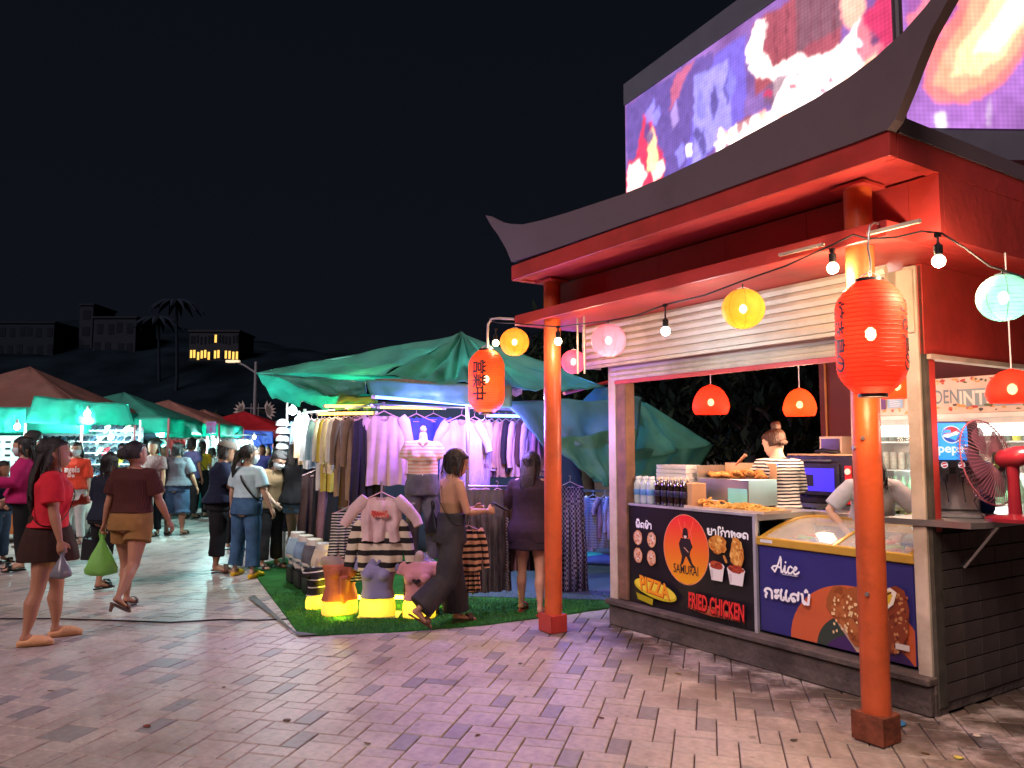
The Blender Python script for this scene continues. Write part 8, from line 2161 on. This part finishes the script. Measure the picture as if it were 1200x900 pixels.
# tables of folded goods
for i, (px_, Y_, w_, m_, lb_) in enumerate(((10, 12.3, 1.6, c_('orange_box', .45, .16, .05), 'low table with an orange front at the left edge'), (125, 13.0, 1.6, c_wht, 'table of small coloured goods below the sandal rack'), (190, 17.5, 2.2, c_cyn, 'table under the turquoise clothes'), (240, 20.5, 2.4, c_red, 'far table with a red front'), (296, 21.0, 2.6, c_blue, 'far table with a blue front'))):
    t = thing('stall_table', lb_, 'table', Vector((at(px_, 500, Y_).x, Y_, 0)), .08)
    MB().box(-w_ / 2, w_ / 2, 0, .8, .70, .73).build('tabletop', mat('table_top', (.4, .35, .3)), t); MB().box(-w_ / 2, w_ / 2, -.01, 0, .15, .72).build('table_cloth', m_, t)
    for sx_ in (-1, 1):
        for yy in (.06, .74): MB().tube([(sx_ * (w_ / 2 - .06), yy, 0), (sx_ * (w_ / 2 - .06), yy, .70)], .015, 6).build('leg', m_steel, t)
    q = MB(); rr = random.Random(i)
    for k in range(60):
        x_, y_ = rr.uniform(-w_ / 2 + .05, w_ / 2 - .15), rr.uniform(.03, .65); q.box(x_, x_ + .11, y_, y_ + .09, .731 + rr.uniform(0, .06), .76 + rr.uniform(0, .09))
    o = q.build('goods', cloth('goods_%d' % i, (.5, .2, .25), var=.9), t); o['kind'] = 'stuff'
# hanging clothes of the far stalls
far_c = [c_cyn, c_cyn, c_cyn, c_wht, c_red, c_red, c_red, c_slt, c_wht, c_blk, c_sky, c_wht, c_pkb, c_slt, c_sky, c_wht, c_wht, c_pkb, c_blue, c_blue, c_blue]
far_n = {id(c_cyn): 'turquoise', id(c_wht): 'white', id(c_red): 'red', id(c_slt): 'slate', id(c_blk): 'black', id(c_sky): 'sky blue', id(c_pkb): 'pale pink', id(c_blue): 'blue'}
for i, m_ in enumerate(far_c):
    px_ = 163 + i * 7.3; Y_ = 17.3 + i * .25
    hang('shirt2' if i % 3 else 'tee', m_, at(px_, 514, Y_), random.uniform(-.5, .5), '%s %s garment from the left on the far stall rails' % (ordn[sum(1 for q in far_c[:i] if q is m_)], far_n[id(m_)]), 'garments on the far stall rails', .95, cat='garment')
o = MB().tube([at(158, 508, 17.2), at(320, 510, 22.3)], .02, 6).build('far_rail', m_steel); tag(o, 'long far rail carrying turquoise, red and white garments', 'rail')
for i in range(6):
    o = link('handbag', lump(.13, .9), [c_blk, c_slt, c_dbr][i % 3], None, at(155 + i * 5, 512 + (i % 2) * 6, 16.4)); tag(o, ['black', 'slate', 'brown', 'smaller black', 'smaller slate', 'smaller brown'][i] + ' handbag hanging right of the sandal rack', 'handbag', 'handbags by the sandal rack')
# signs
def board_sign(px, py0, py1, Y_, wpx, m_, lines, col, label):
    p = at(px, py1, Y_); h = at(px, py0, Y_).z - p.z; w = wpx / F_PX * Y_
    t = thing('hanging_sign', label, 'sign', p, .0); MB().box(-w / 2, w / 2, 0, .03, 0, h).build('board', m_, t); A = Art()
    for k, ln in enumerate(lines): A.text(ln, 0, h - (k + 1) * h / (len(lines) + .3) + .02, h / (len(lines) + .3) * .95, col, align='CENTER', sx=.9, bold=.004)
    A.build('lettering', attr_mat('sign_ink', rough=.4), t, y=-.001); MB().tube([(0, .015, -p.z), (0, .015, 0)], .02, 6).build('post', m_hgw, t); return t
board_sign(247, 494, 508, 18.5, 11, mat('sign_lilac', (.30, .33, .62), rough=.5), ['SHOP', '8'], (.6, .1, .4), 'small lilac sign on a thin post above the crowd')
board_sign(279, 515, 524, 21.5, 14, mat('sign_pale', (.55, .62, .68), rough=.5), ['SALE'], (.55, .05, .1), 'pale sign board under the scarlet tent')
# lights of the far stalls
for i, (px_, py_, Y_, pw, lb_) in enumerate(((103, 485, 13.1, 340, 'glaring white bulb under the teal awning of the sandal stall'), (20, 500, 12.3, 120, 'white bulb over the white board at the far left'), (190, 508, 17.0, 170, 'white bulb over the turquoise clothes'), (250, 512, 19.0, 200, 'white bulb right of the lilac sign'), (298, 512, 21.0, 80, 'bluish bulb under the scarlet tent'), (252, 518, 13.5, 110, 'white bulb beside the grey cap'), (130, 512, 13.4, 50, 'white bulb before the right end of the sandal rack'))):
    white_bulb(px_, py_, Y_, pw, lb_, (.52, 1.0, .98), .06 if i == 0 else .045)
# street lamp with leaf ornament
sl = thing('street_lamp', 'tall street lamp with a curved arm and leaf shaped ornament', 'street lamp', Vector((at(298, 500, 30).x, 30, 0)))
m_lp = mat('lamp_post_grey', (.16, .17, .19), rough=.5)
zt = at(298, 424, 30).z
MB().tube([(0, 0, 0), (0, 0, zt)], [.09, .055], 10).build('pole', m_lp, sl)
e0 = at(297, 437, 30) - Vector(sl.location); e1 = at(286, 428, 30) - Vector(sl.location); e2 = at(276, 424, 30) - Vector(sl.location)
MB().tube([(0, 0, e0.z), e1, e2], .04, 8).build('arm', m_lp, sl, smooth=True)
MB().box(e2.x - .35, e2.x + .15, -.1, .1, e2.z - .03, e2.z + .06).build('lamp_head', glow('street_lamp_glow', (1.0, .8, .5), .8), sl)
zo = at(298, 482, 30).z
for sd in (-1, 1):
    for a_ in range(7):
        an = R(-50 + a_ * 22); L__ = .42; c = Vector((sd * .42, 0, zo)); d = Vector((sd * math.cos(an), 0, math.sin(an)))
        MB().prism([(c.x, c.z), (c.x + d.x * L__ * .5 - d.z * .07, c.z + d.z * L__ * .5 + d.x * .07), (c.x + d.x * L__, c.z + d.z * L__), (c.x + d.x * L__ * .5 + d.z * .07, c.z + d.z * L__ * .5 - d.x * .07)], -.02, .02).build('leaf_ornament', mat('ornament', (.35, .33, .30)), sl)
    MB().tube([(0, 0, zo + .12), (sd * .6, 0, zo + .12)], .02, 6).build('ornament_bar', m_lp, sl); MB().tube([(sd * .14, 0, zo - .6), (sd * .14, 0, zo + .3)], .02, 6).build('ornament_bar', m_lp, sl)
# ---------------------------------------------------------------- hillside, buildings, trees: night darkness and haze put into their colours
hill = MB()
def hillf(u, v):
    x = -170 + 330 * u; y = 85 + 130 * v
    h = (22 + 7 * math.sin(u * 5 + 1) + 5 * noise.noise(Vector((u * 6, v * 3, 0)))) * sm(v * 1.6) * (1 - .55 * sm((u - .42) / .3)) + 1.2 * noise.noise(Vector((u * 40, v * 20, 3)))
    return (x, y, h)
hill.quadgrid(hillf, 90, 40)
o = hill.build('hillside', mat('hill_scrub', (0.0052, 0.0100, 0.0145), rough=.95, spec=0, var=.5, scale=.15, bump=1, bscale=1.5), None, smooth=True, fix=False); o['kind'] = 'structure'
def building(label, px0, px1, py0, py1, Y_, col, rot, floors, cols, lit, dep=8):
    a_, b_ = at(px0, py1, Y_), at(px1, py1, Y_); w = b_.x - a_.x; h = at(px0, py0, Y_).z - a_.z
    t = thing('hillside_building', label, 'building', Vector((a_.x, Y_, a_.z - 6)), rot)
    MB().box(0, w, 0, dep, 0, h + 6, bev=.05).build('wall', col, t)
    MB().box(-.2, w + .2, -.2, dep + .2, h + 6.01, h + 6.35).build('roof', col, t)
    for i in range(floors):
        for j in range(cols):
            x_ = (j + .1 + .3 * random.random()) * w / cols; z_ = 6 + h * (i + .18 + .14 * random.random()) / floors; lw = (lit == 'row' and (i == 0 and random.random() < .85 or (i, j) == (1, 7)))
            wn_ = MB().box(x_, x_ + w / cols * .55, -.06, -.01, z_, z_ + h / floors * .5).build('window', glow('warm_window', (1.0, .55, .10), 1.6 if lw else 0, False) if lw else mat('dark_window', (.010, .014, .020), rough=.6, spec=0), t)
            MB().box(x_ + w / cols * .26, x_ + w / cols * .29, -.09, -.065, z_, z_ + h / floors * .5).build('mullion', col, wn_)
    return t
m_bd = mat('dim_render', (.024, .029, .036), rough=.9, spec=0)
building('pale hillside house with a row of warm lit windows', 221, 279, 389, 425, 135, m_bd, .0, 2, 14, 'row')
bw_ = bpy.data.objects.new('x', None); bpy.data.objects.remove(bw_)
building('dim flat roofed house higher on the dark hillside', 108, 158, 373, 420, 140, mat('dimmer_render', (.017, .023, .031), rough=.9, spec=0), .0, 2, 4, ())
building('narrow dim tower house on the dark hillside', 91, 107, 358, 420, 142, mat('dimmer_render', (.011, .016, .023)), .0, 3, 1, ())
building('long low dim building at the far left of the hillside', -5, 62, 379, 420, 138, mat('dimmest_render', (.014, .020, .027), rough=.9, spec=0), .0, 2, 6, ())
m_leaf = mat('dark_leaf', (.010, .016, .008), rough=.8, spec=.1, var=.5, scale=3); m_leaf2 = mat('dark_leaf_olive', (.013, .016, .008), rough=.8, spec=.1, var=.5, scale=3); m_bark = mat('bark', (.08, .055, .04), rough=.9, bump=.5)
def tree(label, p, h, cr, nleaf, seed, m_=m_leaf, ls=.14):
    rr = random.Random(seed); t = thing('tree', label, 'tree', p, rr.uniform(0, 6), 'trees behind the kiosk')
    tr = MB(); tr.tube([(0, 0, 0), (.1, .05, h * .3), (.0, .1, h * .62)], [.16, .12, .07], 8); lims = []
    for k in range(8):
        a = k * .8 + rr.random(); q = Vector((math.cos(a) * cr * .7, math.sin(a) * cr * .7, h * (.55 + .4 * rr.random()))); st_ = Vector((.03, .06, h * (.35 + .2 * rr.random())))
        tr.tube([st_, st_.lerp(q, .5) + Vector((0, 0, .2)), q], [.06, .035, .015], 6); lims.append(q)
    tr.build('trunk', m_bark, t, smooth=True); lf = MB()
    cl = [q + Vector((rr.gauss(0, cr * .25), rr.gauss(0, cr * .25), rr.gauss(0, cr * .2))) for q in lims for _ in range(3)]
    for k in range(nleaf):
        c = rr.choice(cl); q = c + Vector((rr.gauss(0, cr * .17), rr.gauss(0, cr * .17), rr.gauss(0, cr * .13)))
        M = Matrix.Rotation(rr.uniform(0, 6.28), 3, 'Z') @ Matrix.Rotation(rr.uniform(-1.2, 1.2), 3, 'X'); s_ = ls * rr.uniform(.6, 1.3)
        lf.add([q + M @ Vector(v) for v in ((-s_ * .35, 0, 0), (0, -s_, 0), (s_ * .35, 0, 0), (0, s_, 0))], [(0, 1, 2, 3)])
    o = lf.build('crown', m_, t, fix=False); return t
for i, (px_, Y_, h_, cr_) in enumerate(((745, 14.5, 3.6, 1.5), (800, 13.5, 4.2, 1.8), (872, 13.0, 4.0, 1.7), (940, 12.0, 4.0, 1.5), (690, 17, 4.0, 1.8))):
    tree('dark leafy tree ' + ['behind the gap between stall and kiosk', 'seen through the kiosk above the bottles', 'seen through the kiosk above the fried chicken', 'behind the cook and the maroon wall', 'beyond the green tarpaulin'][i], Vector((at(px_, 500, Y_).x, Y_, 0)), h_, cr_, 5200, i, m_leaf if i % 2 else m_leaf2)
def palm(label, px_, py_, Y_):
    top_ = at(px_, py_, Y_); t = thing('palm_tree', label, 'tree', Vector((top_.x, Y_, 0)), 0, 'palms on the dark hillside')
    MB().tube([(0, 0, 0), (.5, 0, top_.z * .5), (0, 0, top_.z)], [.35, .25, .2], 8).build('trunk', mat('palm_dark', (.014, .022, .032), spec=0), t, smooth=True)
    for k in range(14):
        a = k * .449; q = MB(); 
        def fr(u, v, a=a):
            L2 = 4.2 * u; return (math.cos(a) * L2 - math.sin(a) * (v - .5) * .9 * math.sin(u * 3.1 + .05), math.sin(a) * L2 + math.cos(a) * (v - .5) * .9 * math.sin(u * 3.1 + .05), top_.z + 1.4 * u - 3.2 * u * u - abs(v - .5) * .5)
        q.quadgrid(fr, 8, 2); q.build('frond', mat('palm_dark', (.014, .022, .032), spec=0), t, fix=False)
palm('tall palm silhouette on the hillside left of the lit windows', 207, 352, 120); palm('second palm silhouette between the dim houses', 186, 372, 126)
# a lit backdrop wall behind the market so that the lane ends on something: low dark hedge
hd = MB()
rr = random.Random(4)
for k in range(9000):
    x_ = rr.uniform(-32, 30); q = Vector((x_, 38 + rr.gauss(0, .8), abs(rr.gauss(1.2, .8)))); M = Matrix.Rotation(rr.uniform(0, 6.28), 3, 'Z') @ Matrix.Rotation(rr.uniform(-1.2, 1.2), 3, 'X'); s_ = .35
    hd.add([q + M @ Vector(v) for v in ((-s_ * .4, 0, 0), (0, -s_, 0), (s_ * .4, 0, 0), (0, s_, 0))], [(0, 1, 2, 3)])
tag(hd.build('hedge', m_leaf2, fix=False), None, None, kind='stuff')
